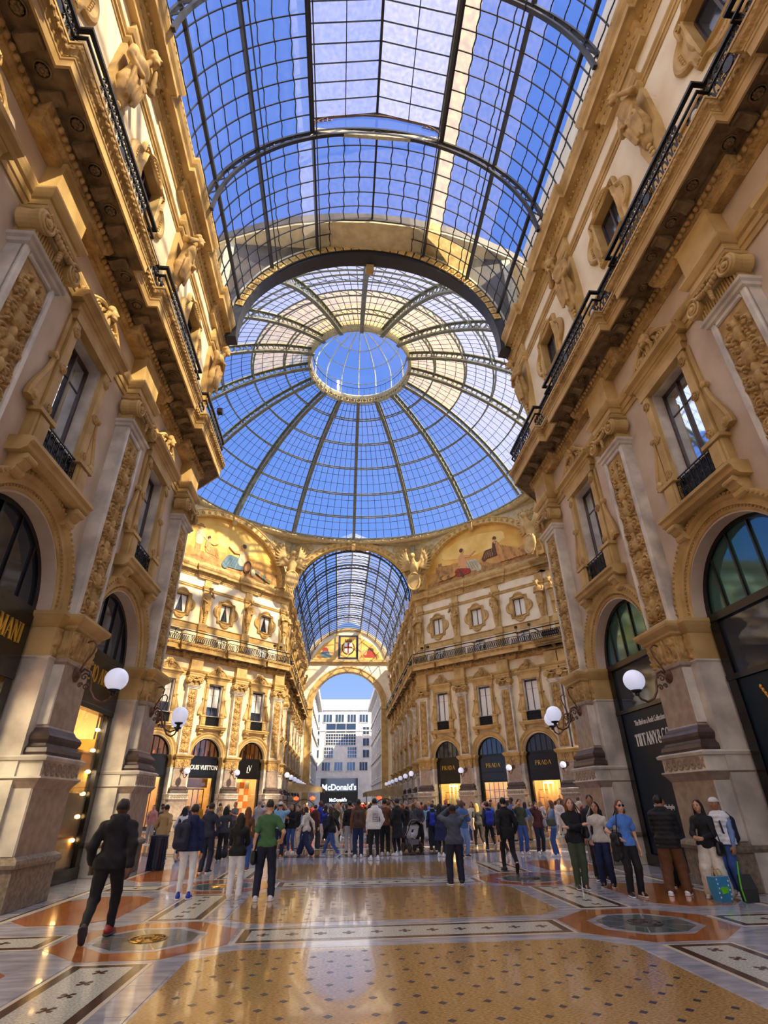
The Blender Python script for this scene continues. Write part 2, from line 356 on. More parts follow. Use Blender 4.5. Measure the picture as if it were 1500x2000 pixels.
def pil_parts(lowdetail=False):
    """(name, mesh) of every piece of one giant pilaster"""
    P = []
    def a(name, key, fn, z=0): P.append((name, piece(key, fn), (0, 0, z)))
    a('plinth', 'plinth', lambda: B(lambda b: b.moulded(0.86, -0.75, 0.28, [(0, 0), (0, 0.66), (0.05, 0.68), (0.07, 0.74), (0.05, 0.80), (-0.05, 0.86)]), 'plinth', 'plinth'))
    a('pedestal', 'pedestal', lambda: B(lambda b: (b.moulded(0.80, -0.75, 0.22, [(0, 0.85), (0, 2.0), (0.08, 2.12), (0.13, 2.18)])), 'pedestal', 'granite'))
    a('carved_band', 'pband', lambda: B(lambda b: b.moulded(0.86, -0.75, 0.30, [(0.06, 2.18), (0.06, 2.21), (0.0, 2.215), (0.0, 2.49), (0.07, 2.5), (0.09, 2.56), (0.02, 2.6)]), 'carved_band', 'marble'))
    a('band_relief', 'pbandr', lambda: relief('band_relief', 1.6, 0.25, M['granite'], 3, 0.035, 0.02, kind='band', y=0.295), 2.22)
    a('base_moulding', 'pbase', lambda: B(lambda b: b.moulded(0.64, -0.75, 0.10, [(0.17, 2.6), (0.19, 2.66), (0.17, 2.74), (0.11, 2.78), (0.09, 2.83), (0.13, 2.9), (0.14, 2.97), (0.10, 3.03), (0.03, 3.08), (0.0, 3.14)]), 'base_moulding', 'darkstone'))
    a('shaft', 'pshaft', lambda: B(lambda b: b.moulded(0.60, -0.75, 0.08, [(0.02, 3.14), (0, 3.18), (0, 4.46), (0.04, 4.5), (0.05, 4.56), (0.0, 4.6)]), 'shaft', 'granite'))
    a('side_strip', 'pstrip', lambda: B(lambda b: (b.moulded(0.90, -0.8, -0.16, [(0, 0), (0, 4.5), (0.03, 4.54), (0, 4.58)])), 'side_strip', 'marble'))
    for s in (-1, 1):
        P.append(('marble_facing', piece('pface', lambda: B(lambda b: b.cbox(-0.02, 0.02, -0.38, 0.075, 3.2, 4.44), 'marble_facing', 'marble')), (s*0.605, 0, 0))); P.append(('marble_facing', piece('pface2', lambda: B(lambda b: b.cbox(-0.02, 0.02, -0.38, 0.21, 0.87, 2.0), 'marble_facing', 'marble')), (s*0.80, 0, 0)))
    a('capital_block', 'pcapb', lambda: B(lambda b: (b.moulded(0.60, -0.75, 0.08, [(0, 4.6), (0, 5.2), (0.03, 5.25)]), b.moulded(0.90, -0.8, -0.16, [(0, 4.58), (0, 5.22), (0.03, 5.25)])), 'capital_block', 'stone'))
    a('leaf_capital', 'pcapl', lambda: relief('leaf_capital', 1.2, 0.62, M['stone_d'], 5, 0.10, 0.022, kind='leaf', y=0.075), 4.59)
    for sx_ in (-1, 1): P.append(('side_leaf', piece('pcaps', lambda: relief('side_leaf', 0.3, 0.62, M['stone_d'], 6, 0.07, 0.022, kind='leaf', y=-0.165)), (sx_*0.755, 0, 4.59)))
    for sx_ in (-1, 1): P.append(('flank_leaf', piece(('pcapf', sx_), lambda: flank(sx_)), (0, 0, 4.59)))
    a('impost', 'pimp', lambda: B(lambda b: (b.moulded(0.62, -0.75, 0.1, [(0, 5.22), (0.05, 5.26), (0.06, 5.31), (0.12, 5.36), (0.18, 5.42), (0.2, 5.48), (0.2, 5.54), (0.1, 5.57)]), b.moulded(0.92, -0.8, -0.16, [(0, 5.22), (0.05, 5.28), (0.12, 5.38), (0.16, 5.46), (0.16, 5.54), (0.1, 5.56)])), 'impost', 'stone'))
    a('upper_shaft', 'pup', lambda: B(lambda b: (b.box(-0.58, 0.58, WB-0.1, -0.06, 5.55, 11.15), b.cbox(-0.58, -0.42, -0.1, 0.0, 5.55, 11.15, 0.03), b.cbox(0.42, 0.58, -0.1, 0.0, 5.55, 11.15, 0.03), b.cbox(-0.42, 0.42, -0.1, 0.0, 5.55, 5.72, 0.03), b.cbox(-0.42, 0.42, -0.1, 0.0, 11.0, 11.15, 0.03)), 'upper_shaft', 'marble'))
    a('relief_panel', 'prel', lambda: relief('relief_panel', 0.84, 5.28, M['stone_d'], 11, 0.13, 0.017, y=-0.055), 5.71)
    a('neck_moulding', 'pneck', lambda: B(lambda b: b.moulded(0.58, WB-0.1, 0.0, [(0, 11.12), (0.05, 11.15), (0.07, 11.22), (0.12, 11.26), (0.14, 11.32), (0.05, 11.35)]), 'neck_moulding', 'marble'))
    def cap_(b):
        b.moulded(0.60, WB-0.1, 0.04, [(0, 11.34), (0, 11.74), (0.05, 11.78), (0.05, 11.86)])
        for x in np.linspace(-0.54, 0.54, 15): b.cbox(x-0.022, x+0.022, 0.03, 0.075, 11.37, 11.72, 0.015)
        for s in (-1, 1): volute(b, s*0.60, 11.78, -0.3, 0.20, 0.25, s)
        b.moulded(0.66, WB-0.1, 0.12, [(0, 12.02), (0.06, 12.06), (0.08, 12.12), (0.02, 12.16)])
    a('volute_capital', 'pcap', lambda: B(cap_, 'volute_capital', 'stone', False))
    def gar(b):
        for i, t in enumerate(np.linspace(-1, 1, 11)):
            b.ball((t*0.44, 0.17+0.06*(1-t*t), 11.92-0.16*(1-t*t)), (0.07, 0.07, 0.09), 8, 6)
        for i in range(5): b.ball((0, 0.2, 11.72-0.07*i), (0.075-0.01*i, 0.06, 0.06), 8, 6)
        for s in (-1, 1):
            for i in range(3): b.ball((s*(0.1+0.09*i), 0.2, 11.98-0.01*i), (0.06, 0.05, 0.05), 8, 5)
    a('garland', 'pgar', lambda: B(gar, 'garland', 'stone_d', True))
    a('entablature_block', 'pent', lambda: B(lambda b: b.moulded(0.58, WB-0.1, 0.0, [(0.02, 12.16), (0.02, 12.32), (0.05, 12.33), (0.05, 12.5), (0.09, 12.52), (0.14, 12.6), (0.18, 12.68), (0.18, 12.74), (0.02, 12.78), (0.02, 13.72), (0.06, 13.78)]), 'entablature_block', 'stone'))
    return P
def bay_meshes(R, bw, wm='plaster'):
    """wall panel with its arch opening and window opening, archivolt; keyed by arch radius and bay width"""
    key = (round(R, 2), round(bw, 2), wm)
    def wall(b):
        hw = bw/2; top = 7.95; n = 24; y0, y1 = WB-0.5, WB; zs = 5.5
        arc = [(R*math.cos(a), zs+R*math.sin(a)) for a in np.linspace(0, PI, n+1)]
        out = [(max(-hw, min(hw, 3.6*math.cos(a))), zs+min(top-zs, 4.2*math.sin(a))) for a in np.linspace(0, PI, n+1)]
        out[0] = (hw, zs); out[-1] = (-hw, zs)
        v = [(x, y1, z) for x, z in arc]+[(x, y1, z) for x, z in out]+[(x, y0, z) for x, z in arc]
        f = []
        for j in range(n): f += [(j, j+1, n+2+j, n+1+j), (j, 2*n+2+j, 2*n+3+j, j+1)]
        b.add(v, f)
        # upper wall round the window opening (x +-0.72, z 8.9..11.75)
        b.box(-hw, -0.72, WB-0.3, WB, top, 12.2); b.box(0.72, hw, WB-0.3, WB, top, 12.2); b.box(-0.72, 0.72, WB-0.3, WB, top, 8.9); b.box(-0.72, 0.72, WB-0.3, WB, 11.75, 12.2)
        b.box(-hw, hw, WB-0.3, WB, 12.78, 13.85)
    def arv(b):
        zs = 5.55
        b.arch(R, [(0.0, WB-0.5), (0.0, WB+0.02), (0.05, WB+0.05), (0.12, WB+0.05), (0.13, WB+0.08), (0.27, WB+0.09), (0.29, WB+0.12), (0.36, WB+0.17), (0.44, WB+0.17), (0.46, WB+0.1), (0.47, WB-0.02)], 0, zs, n=36)
    def egg(b):
        zs = 5.55; n = int(PI*(R+0.34)/0.13)
        for a in np.linspace(0.03, PI-0.03, n): b.ball(((R+0.4)*math.cos(a), WB+0.17, zs+(R+0.4)*math.sin(a)), (0.045, 0.04, 0.045), 6, 4)
        n = int(PI*(R+0.09)/0.10)
        for a in np.linspace(0.03, PI-0.03, n): b.ball(((R+0.09)*math.cos(a), WB+0.06, zs+(R+0.09)*math.sin(a)), (0.03, 0.03, 0.03), 6, 3)
    return (piece(('wall', key), lambda: B(wall, 'bay_wall', wm)), piece(('arv', key), lambda: B(arv, 'archivolt', 'stone')), piece(('egg', key), lambda: B(egg, 'archivolt_beading', 'stone_d', True)))
def grille(b, w, h, y=0.0, step=0.13):
    """scrolled iron panel, x +-w/2, z 0..h"""
    b.box(-w/2, w/2, y-0.015, y+0.015, 0, 0.03); b.box(-w/2, w/2, y-0.015, y+0.015, h-0.03, h)
    nx = max(3, int(w/0.2)); dx = w/nx
    for i in range(nx):
        for j in range(int(max(2, h/0.2))):
            cx, cz = -w/2+dx*(i+0.5), 0.03+(h-0.06)*(j+0.5)/int(max(2, h/0.2)); s = 1 if (i+j) % 2 else -1
            b.tube([(cx+0.085*(1-0.75*t)*math.cos(s*t*8+1), y, cz+0.085*(1-0.75*t)*math.sin(s*t*8+1)) for t in np.linspace(0, 1, 12)], 0.012, 4)
    for i in range(nx+1): b.box(-w/2+dx*i-0.008, -w/2+dx*i+0.008, y-0.01, y+0.01, 0, h)
def window_parts(kind):
    P = []
    def a(name, key, fn): P.append((name, piece(key, fn)))
    Y = WB
    def fr(b):
        for s in (-1, 1):
            x0, x1 = sorted((s*0.76, s*1.02)); b.cbox(x0, x1, Y-0.3, Y+0.16, 8.9, 11.8, 0.03)
            x0, x1 = sorted((s*1.02, s*1.14)); b.cbox(x0, x1, Y-0.02, Y+0.08, 8.9, 11.8, 0.03)
            x0, x1 = sorted((s*0.72, s*1.2)); b.cbox(x0, x1, Y-0.3, Y+0.24, 8.05, 8.9, 0.03); b.cbox(s*0.96-0.17, s*0.96+0.17, Y, Y+0.3, 8.15, 8.78, 0.04)
            x0, x1 = sorted((s*0.62, s*1.28)); b.box(x0, x1, Y, Y+0.30, 8.82, 8.92)
        b.box(-1.08, 1.08, Y-0.3, Y+0.18, 11.74, 11.98); b.run(-1.14, 1.14, [(Y, 11.98), (Y+0.16, 11.98), (Y+0.18, 12.12), (Y+0.22, 12.16), (Y+0.24, 12.22), (Y, 12.22)])
        b.run(-1.3, 1.3, [(Y, 12.22), (Y+0.26, 12.22), (Y+0.30, 12.30), (Y+0.40, 12.36), (Y+0.42, 12.46), (Y, 12.5)])
    a('surround', 'wfr', lambda: B(fr, 'surround', 'stone'))
    def ros(b):
        b.lathe([(0.13, Y+0.12), (0.13, Y+0.19), (0.10, Y+0.2), (0.08, Y+0.17), (0.05, Y+0.2), (0.02, Y+0.22)], 12, (0, 0, 0), 'y')
        for q in range(6): an = q*PI/3; b.ball((0.065*math.cos(an), Y+0.19, 0.065*math.sin(an)), (0.03, 0.025, 0.03), 6, 4)
    for s in (-1, 1):
        for z in (9.15, 10.3, 11.45): P.append(('jamb_rosette', piece('wros', lambda: B(ros, 'jamb_rosette', 'stone_d')), (s*0.89, 0, z)))
    def scr(b, s):
        pts = [(s*(1.16+0.34*math.sin(t*PI/2)**2), Y+0.08, 10.35-1.35*t) for t in np.linspace(0, 1, 14)]
        b.tube(pts, np.linspace(0.05, 0.09, 14), 6)
        poly = [(s*1.12, 8.95)]+[(p[0], p[2]) for p in pts[::-1]]+[(s*1.12, 10.35)]
        b.prism(poly if s > 0 else poly[::-1], Y-0.02, Y+0.10)
        b.lathe([(0.13, Y), (0.13, Y+0.16), (0.05, Y+0.2)], 12, (s*1.40, 0, 9.1), 'y'); b.lathe([(0.09, Y), (0.09, Y+0.14), (0.03, Y+0.17)], 10, (s*1.18, 0, 10.42), 'y')
    for s in (-1, 1): a('side_scroll', ('wscr', s), lambda: B(lambda b: scr(b, s), 'side_scroll', 'stone'))
    def sill(b):
        b.run(-1.42, 1.42, [(Y, 7.72), (Y+0.3, 7.72), (Y+0.42, 7.8), (Y+0.44, 7.9), (Y+0.5, 7.94), (Y+0.5, 8.02), (Y+0.38, 8.06), (Y, 8.06)])
    a('balcony_sill', 'wsill', lambda: B(sill, 'balcony_sill', 'stone'))
    def brk(b):
        b.loft([[(-0.15, y, z0), (0.15, y, z0), (0.15, y, z1), (-0.15, y, z1)] for y, z0, z1 in ((Y-0.02, 7.3, 7.74), (Y+0.1, 7.32, 7.74), (Y+0.2, 7.42, 7.74), (Y+0.3, 7.5, 7.74), (Y+0.38, 7.62, 7.74))])
        b.lathe([(0.12, -0.17), (0.12, 0.17)], 12, (0, Y+0.14, 7.42), 'x'); b.lathe([(0.07, -0.17), (0.07, 0.17)], 10, (0, Y+0.36, 7.66), 'x')
    for s in (-1, 1): P.append(('bracket', piece('wbrk', lambda: B(brk, 'bracket', 'stone')), (s*1.12, 0, 0)))
    def ped(b):
        # curved scroll pediment with a shell and a carved head
        for s in (-1, 1):
            pts = [(s*(1.22-1.0*t), Y+0.18, 12.55+0.62*math.sin(t*PI/2)**1.6) for t in np.linspace(0, 1, 16)]
            b.tube(pts, 0.06, 6); volute(b, s*1.16, 12.62, Y, Y+0.16, 0.12, s); volute(b, s*0.52, 12.78, Y, Y+0.2, 0.2, -s)
            volute(b, s*0.86, 12.64, Y, Y+0.16, 0.11, s)
            for i in range(5): b.ball((s*(0.2+0.06*i), Y+0.14, 13.1-0.08*i), (0.06, 0.05, 0.07), 6, 5)
        poly = [(1.22, 12.48)]+[(1.22-1.0*t, 12.55+0.62*math.sin(t*PI/2)**1.6) for t in np.linspace(0, 1, 10)]
        poly += [(-x, z) for x, z in poly[::-1]]; b.prism(poly, Y-0.02, Y+0.12)
        for i in range(7):
            a_ = PI*(0.12+0.76*i/6); b.ball((0.30*math.cos(a_), Y+0.12, 13.14+0.26*math.sin(a_)), (0.09, 0.07, 0.12), 7, 5)
        b.run(-1.26, 1.26, [(Y, 12.46), (Y+0.36, 12.46), (Y+0.36, 12.52), (Y, 12.54)])
    a('pediment', 'wped', lambda: B(ped, 'pediment', 'stone', False))
    a('carved_head', 'whead', lambda: head_mesh(Y))
    a('ironwork', 'wgrl', lambda: B(lambda b: (grille(b, 1.44, 0.78)), 'ironwork', 'iron'))
    P[-1] = (P[-1][0], P[-1][1], (0, Y+0.16, 8.1))
    a('inner_jamb', 'wjam', lambda: B(lambda b: (b.box(-0.76, -0.67, Y-0.36, Y+0.02, 8.9, 11.75), b.box(0.67, 0.76, Y-0.36, Y+0.02, 8.9, 11.75), b.box(-0.74, 0.74, Y-0.36, Y-0.02, 11.66, 11.78), b.box(-0.74, 0.74, Y-0.36, Y+0.1, 8.86, 8.94)), 'inner_jamb', 'marble'))
    a('grille_backing', 'wgb', lambda: B(lambda b: b.box(-0.74, 0.74, Y-0.25, Y+0.06, 8.05, 8.88), 'grille_backing', 'iron'))
    a('casement', 'wcas', lambda: B(lambda b: (b.box(-0.68, -0.62, Y-0.34, Y-0.24, 8.94, 11.66), b.box(0.62, 0.68, Y-0.34, Y-0.24, 8.94, 11.66), b.box(-0.68, 0.68, Y-0.34, Y-0.24, 8.94, 9.0), b.box(-0.68, 0.68, Y-0.34, Y-0.24, 11.6, 11.66), b.box(-0.03, 0.03, Y-0.34, Y-0.22, 8.98, 11.62), b.box(-0.56, 0.56, Y-0.32, Y-0.27, 10.82, 10.86)), 'casement', 'darkstone'))
    pm = {'reflect': 'pane', 'curtain': 'pane_d', 'white': 'pane_d'}[kind]
    for s in (-1, 1):
        P.append(('pane', piece(('wp', s, kind), lambda: B(lambda b: b.box(min(s*0.03, s*0.63), max(s*0.03, s*0.63), Y-0.295, Y-0.285, 8.98, 11.62), 'pane', pm))))
    if kind in ('curtain', 'white'):
        zlow = 9.75 if kind == 'curtain' else 9.0
        def cur(b):
            x = np.linspace(-0.61, 0.61, 40); yy = Y-0.27+0.012*np.sin(x*60)
            b.add([(a, c, zlow) for a, c in zip(x, yy)]+[(a, c, 11.5) for a, c in zip(x, yy)], [(i, i+1, i+41, i+40) for i in range(39)])
        a('roller_blind', ('wcur', kind), lambda: B(cur, 'roller_blind', 'curtain'))
    return P
def head_mesh(Y):
    p = [ell((0, Y+0.30, 13.08), (0.13, 0.13, 0.17)), ell((0, Y+0.42, 13.06), (0.03, 0.05, 0.05)), ell((0, Y+0.36, 12.94), (0.08, 0.07, 0.06))]
    for i in range(9):
        a = PI*i/8; p.append(ell((0.16*math.cos(a), Y+0.27, 13.12+0.17*math.sin(a)), (0.065, 0.08, 0.065)))
    for s in (-1, 1): p += [ell((s*0.15, Y+0.25, 12.98), (0.05, 0.07, 0.12)), ell((s*0.05, Y+0.42, 13.12), (0.03, 0.02, 0.015)), cap((s*0.16, Y+0.2, 12.9), (s*0.1, Y+0.22, 12.6), 0.06, 0.03)]
    p.append(cap((0, Y+0.2, 13.0), (0, Y+0.22, 12.62), 0.1, 0.05))
    me = sdf_mesh('carved_head', p, 0.022, 0.02); me.materials.append(M['stone_d']); return me
# attic storey
def quatre(n=72):
    hw, hh, r = 0.98, 1.12, 0.66; out = []
    for i in range(n):
        a = 2*PI*i/n+1e-4; dx, dz = math.cos(a), math.sin(a)
        t = min(hw/abs(dx) if abs(dx) > 1e-6 else 9, hh/abs(dz) if abs(dz) > 1e-6 else 9)
        for cx, cz, rr in ((hw-0.12, 0, 0.62), (-hw+0.12, 0, 0.62), (0, hh-0.14, 0.58), (0, -hh+0.14, 0.58)):
            bq = dx*cx+dz*cz; cq = cx*cx+cz*cz-rr*rr; dd = bq*bq-cq
            if dd > 0: t = max(t, bq+math.sqrt(dd))
        out.append((t*dx, t*dz))
    return np.array(out)
def attic_parts(kind, bw):
    P = []
    def a(name, key, fn, loc=(0, 0, 0)): P.append((name, piece(key, fn), loc))
    Y = WB; hw = bw/2; cz = 18.75
    def wall(b):
        b.box(-hw, -0.7, Y-0.4, Y, 16.8, 22.3); b.box(0.7, hw, Y-0.4, Y, 16.8, 22.3); b.box(-0.7, 0.7, Y-0.4, Y, 16.8, 17.84); b.box(-0.7, 0.7, Y-0.4, Y, 19.66, 22.3)
        b.box(-hw, -0.72, Y-0.4, Y, 14.6, 16.8); b.box(0.72, hw, Y-0.4, Y, 14.6, 16.8); b.box(-0.72, 0.72, Y-0.4, Y, 14.6, 15.2); b.box(-0.72, 0.72, Y-0.4, Y, 16.2, 16.8)
    a('attic_wall', ('awall', round(bw, 2)), lambda: B(wall, 'attic_wall', 'cream'))
    def frame(b):
        q = quatre(); n = len(q); inner = []
        for x, z in q:
            t = min(0.66/max(abs(x), 1e-6), 0.88/max(abs(z), 1e-6)); inner.append((x*t, z*t))
        inner = np.array(inner); rings = []
        for t, d in ((0.0, -0.25), (0.0, 0.10), (0.12, 0.16), (0.22, 0.12), (0.30, 0.06), (0.62, 0.05), (0.70, 0.12), (0.8, 0.16), (0.92, 0.14), (1.0, 0.08), (1.0, -0.02)):
            p = inner*(1-t)+q*t; rings.append([(x, Y+d, cz+z) for x, z in p])
        b.loft(rings, closed=True, cap=False)
        for s in (-1, 1):
            for k in range(-3, 4):
                b.lathe([(0.05, Y+0.04), (0.05, Y+0.10), (0.02, Y+0.12)], 8, (s*1.14, 0, cz+k*0.12), 'y'); b.lathe([(0.05, Y+0.04), (0.05, Y+0.10), (0.02, Y+0.12)], 8, (k*0.11, 0, cz+s*1.25), 'y')
        for sx in (-1, 1):
            for sz in (-1, 1): volute(b, sx*0.84, cz+sz*0.98, Y, Y+0.1, 0.12, sx)
    a('quatrefoil_frame', 'aframe', lambda: B(frame, 'quatrefoil_frame', 'stone'))
    a('attic_sash', 'asash', lambda: B(lambda b: (b.box(-0.7, -0.6, Y-0.3, Y-0.2, 17.84, 19.66), b.box(0.6, 0.7, Y-0.3, Y-0.2, 17.84, 19.66), b.box(-0.7, 0.7, Y-0.3, Y-0.2, 17.84, 17.93), b.box(-0.7, 0.7, Y-0.3, Y-0.2, 19.57, 19.66), b.box(-0.04, 0.04, Y-0.3, Y-0.2, 17.9, 19.6)), 'attic_sash', 'darkstone'))
    pm = 'pane_d'
    for s in (-1, 1): P.append(('pane', piece(('apane', s), lambda: B(lambda b: b.box(min(s*0.03, s*0.62), max(s*0.03, s*0.62), Y-0.265, Y-0.255, 17.9, 19.6), 'pane', pm)), (0, 0, 0)))
    if kind == 'white':
        for s in (-1, 1): P.append(('curtain', piece(('acw', s), lambda: B(lambda b: b.box(min(s*0.05, s*0.6), max(s*0.05, s*0.6), Y-0.25, Y-0.245, 17.92, 19.58), 'curtain', 'curtain')), (0, 0, 0)))
    if kind == 'curtain':
        def cur(b):
            for s in (-1, 1):
                pts = [(s*(0.6-0.5*(t**1.0)), 19.58-1.6*(1-t)) for t in np.linspace(0, 1, 8)]
                poly = [(s*0.6, 17.98), (s*0.6, 19.58)]+[(s*0.02, 19.58)]+[(s*(0.04+0.36*t), 19.58-1.6*t) for t in np.linspace(0.1, 1, 6)]
                b.prism(poly, Y-0.24, Y-0.235)
        a('curtain', 'acur', lambda: B(cur, 'curtain', 'curtain'))
    def mez(b):
        b.box(-0.72, -0.62, Y-0.2, Y+0.04, 15.1, 16.3); b.box(0.62, 0.72, Y-0.2, Y+0.04, 15.1, 16.3); b.box(-0.82, 0.82, Y-0.2, Y+0.06, 16.2, 16.34); b.box(-0.82, 0.82, Y-0.2, Y+0.08, 15.08, 15.2)
        for s in (-1, 1):
            x0, x1 = sorted((s*0.82, s*(hw-0.62))); b.cbox(x0, x1, Y-0.02, Y+0.05, 14.7, 15.1, 0.02)
    a('mezzanine_frame', ('amez', round(bw, 2)), lambda: B(mez, 'mezzanine_frame', 'stone'))
    a('mezzanine_pane', ('amezp', kind), lambda: B(lambda b: b.box(-0.62, 0.62, Y-0.16, Y-0.15, 15.2, 16.2), 'mezzanine_pane', 'pane_d' if kind == 'reflect' else 'curtain'))
    a('mezzanine_mullion', 'amezm', lambda: B(lambda b: b.box(-0.03, 0.03, Y-0.17, Y-0.12, 15.2, 16.2), 'mezzanine_mullion', 'darkstone'))
    return P
def herm_mesh(v):
    """draped half figure on a tapering pedestal, leaning out from the wall"""
    Y = WB+0.28; r = np.random.RandomState(40+v); s = 1 if v % 2 else -1; z = 18.05
    p = [cap((0, Y, z), (0, Y+0.06, z+0.75), 0.20, 0.36, 0.75), cap((0, Y+0.05, z+0.7), (0, Y+0.14, z+1.35), 0.36, 0.30, 0.72), cap((0, Y+0.14, z+1.35), (0, Y+0.2, z+1.85), 0.27, 0.34, 0.7),
         cap((0, Y+0.24, z+2.0), (0, Y+0.42, z+2.25), 0.10, 0.09), ell((0, Y+0.5, z+2.42), (0.15, 0.17, 0.20)), ell((0, Y+0.67, z+2.4), (0.03, 0.05, 0.05)),
         cap((-0.36, Y+0.16, z+1.98), (0.36, Y+0.16, z+1.98), 0.13)]
    for i in range(10):
        a = PI*2*i/10; p.append(ell((0.15*math.cos(a), Y+0.44+0.11*math.sin(a), z+2.52+0.06*math.sin(i*2.1)), (0.08, 0.085, 0.085)))
    p += [ell((0, Y+0.58, z+2.26), (0.09, 0.09, 0.10))]
    if v % 3 == 0:    # arms folded
        p += [cap((-0.42, Y+0.16, z+1.95), (-0.46, Y+0.3, z+1.5), 0.12, 0.10), cap((-0.46, Y+0.3, z+1.5), (0.1, Y+0.5, z+1.55), 0.10, 0.07), cap((0.42, Y+0.16, z+1.95), (0.46, Y+0.3, z+1.5), 0.12, 0.10), cap((0.46, Y+0.3, z+1.5), (-0.05, Y+0.48, z+1.68), 0.10, 0.07)]
    else:             # one arm raised to the head, the other holding drapery
        p += [cap((s*0.42, Y+0.16, z+1.98), (s*0.55, Y+0.34, z+1.75), 0.12, 0.10), cap((s*0.55, Y+0.34, z+1.75), (s*0.22, Y+0.48, z+2.2), 0.10, 0.07), cap((-s*0.42, Y+0.16, z+1.95), (-s*0.5, Y+0.2, z+1.4), 0.12, 0.10), cap((-s*0.5, Y+0.2, z+1.4), (-s*0.15, Y+0.46, z+1.1), 0.10, 0.08)]
    for i in range(9):
        x = -0.32+0.64*i/8; p.append(cap((x*0.95, Y+0.34-0.25*x*x, z+1.25-0.35*r.rand()), (x*0.7+0.05*s, Y+0.24, z+0.12+0.25*r.rand()), 0.055, 0.045))
    for i in range(6):
        t = i/5; p.append(cap((-s*(0.42-0.1*t), Y+0.25, z+1.9-0.3*t), (s*(0.34-0.1*t), Y+0.34, z+1.35-0.22*t), 0.05, 0.045))
    me = sdf_mesh('figure', p, 0.029, 0.016); me.materials.append(M['stone_d']); return me
def herm_post(b):
    Y = WB
    b.moulded(0.40, Y-0.05, Y+0.22, [(0.06, 14.65), (0.06, 15.0), (0, 15.06), (0, 15.4), (-0.02, 16.4), (0.06, 16.46), (0.06, 17.1), (0.0, 17.14)])
    b.loft([[(-w, Y-0.05, z), (w, Y-0.05, z), (w, Y+d, z), (-w, Y+d, z)] for w, d, z in ((0.30, 0.18, 17.1), (0.38, 0.30, 18.2), (0.42, 0.2, 18.6), (0.42, 0.16, 20.3))])
    for i in range(5): b.ball((0, Y+0.28+0.02*i, 17.35+0.17*i), (0.1, 0.06, 0.08), 7, 5)
    b.moulded(0.38, Y-0.05, Y+0.14, [(0, 20.2), (0, 20.45), (0.06, 20.5), (0.1, 20.56), (0.1, 20.66), (0.14, 20.7), (0.2, 20.84), (0.2, 20.9), (0.02, 20.94), (0.02, 21.7), (0.08, 21.8)])
# ---------------------------------------------------------------- floor
Z0 = -0.006
fl = MB(); fl.slab([(-60, -40), (60, -40), (60, 180), (-60, 180)], -0.3, Z0)
floor = struct(ob('floor', fl.mesh('floor', M['f_grey'])))
def inlay(name, poly, m, parent=floor, z1=0.0, label=None):
    o = ob(name, MB().slab(poly, -0.05, z1).mesh(name, M[m]), parent)
    if label: o['label'] = label
    return o
def octo(cx, cy, r, rot=PI/8): return [(cx+r/math.cos(PI/8)*math.cos(rot+k*PI/4), cy+r/math.cos(PI/8)*math.sin(rot+k*PI/4)) for k in range(8)]
def rect(x0, x1, y0, y1, c=0.0):
    if not c: return [(x0, y0), (x1, y0), (x1, y1), (x0, y1)]
    return [(x0+c, y0), (x1-c, y0), (x1, y0+c), (x1, y1-c), (x1-c, y1), (x0+c, y1), (x0, y1-c), (x0, y0+c)]
_dm = MB().slab([(-0.045, 0), (0, -0.048), (0.045, 0), (0, 0.048)], -0.01, 0.0012).mesh('inlay_diamond', M['f_blue'])
_cb = MB()
for k in range(4):
    a = k*PI/2; c_, s_ = math.cos(a), math.sin(a)
    q = [(0.0, -0.018), (0.05, -0.018), (0.07, -0.032), (0.095, 0.0), (0.07, 0.032), (0.05, 0.018), (0.0, 0.018)]
    _cb.slab([(x*c_-y*s_, x*s_+y*c_) for x, y in q], -0.01, 0.003)
_cr_m = _cb.mesh('inlay_cross', M['f_cross'])
def strip(x0, x1, y0, y1, along, n, m_='f_white'):
    inlay('cream_border', rect(x0, x1, y0, y1), 'f_line', z1=-0.003)
    e = 0.05; inlay('brown_border', rect(x0+e, x1-e, y0+e, y1-e), 'f_brown', z1=-0.0015); e = 0.17
    inlay('mosaic_panel', rect(x0+e, x1-e, y0+e, y1-e), m_)
    for i in range(n):
        t = (i+0.5)/n; x, y = ((x0+e+(x1-x0-2*e)*t, (y0+y1)/2) if along == 'x' else ((x0+x1)/2, y0+e+(y1-y0-2*e)*t))
        ob('inlay_cross', _cr_m, floor, (x, y, 0), 0.0 if along == 'x' else PI/4)
_gr = MB()
for rr in (0.25, 0.17, 0.09):
    _gr.tube([(rr*math.cos(a), rr*math.sin(a), 0.006) for a in np.linspace(0, 2*PI, 25)], 0.012, 5)
for k in range(8):
    a = k*PI/4; _gr.tube([(0.05*math.cos(a), 0.05*math.sin(a), 0.006), (0.25*math.cos(a), 0.25*math.sin(a), 0.006)], 0.010, 4)
    _gr.tube([(0.13*math.cos(a+.4)+0.04*math.cos(t), 0.13*math.sin(a+.4)+0.04*math.sin(t), 0.006) for t in np.linspace(0, 2*PI, 9)], 0.008, 4)
_grm = _gr.mesh('bronze_grate', M['bronze'])
YP = 5.55; YM = 9.75
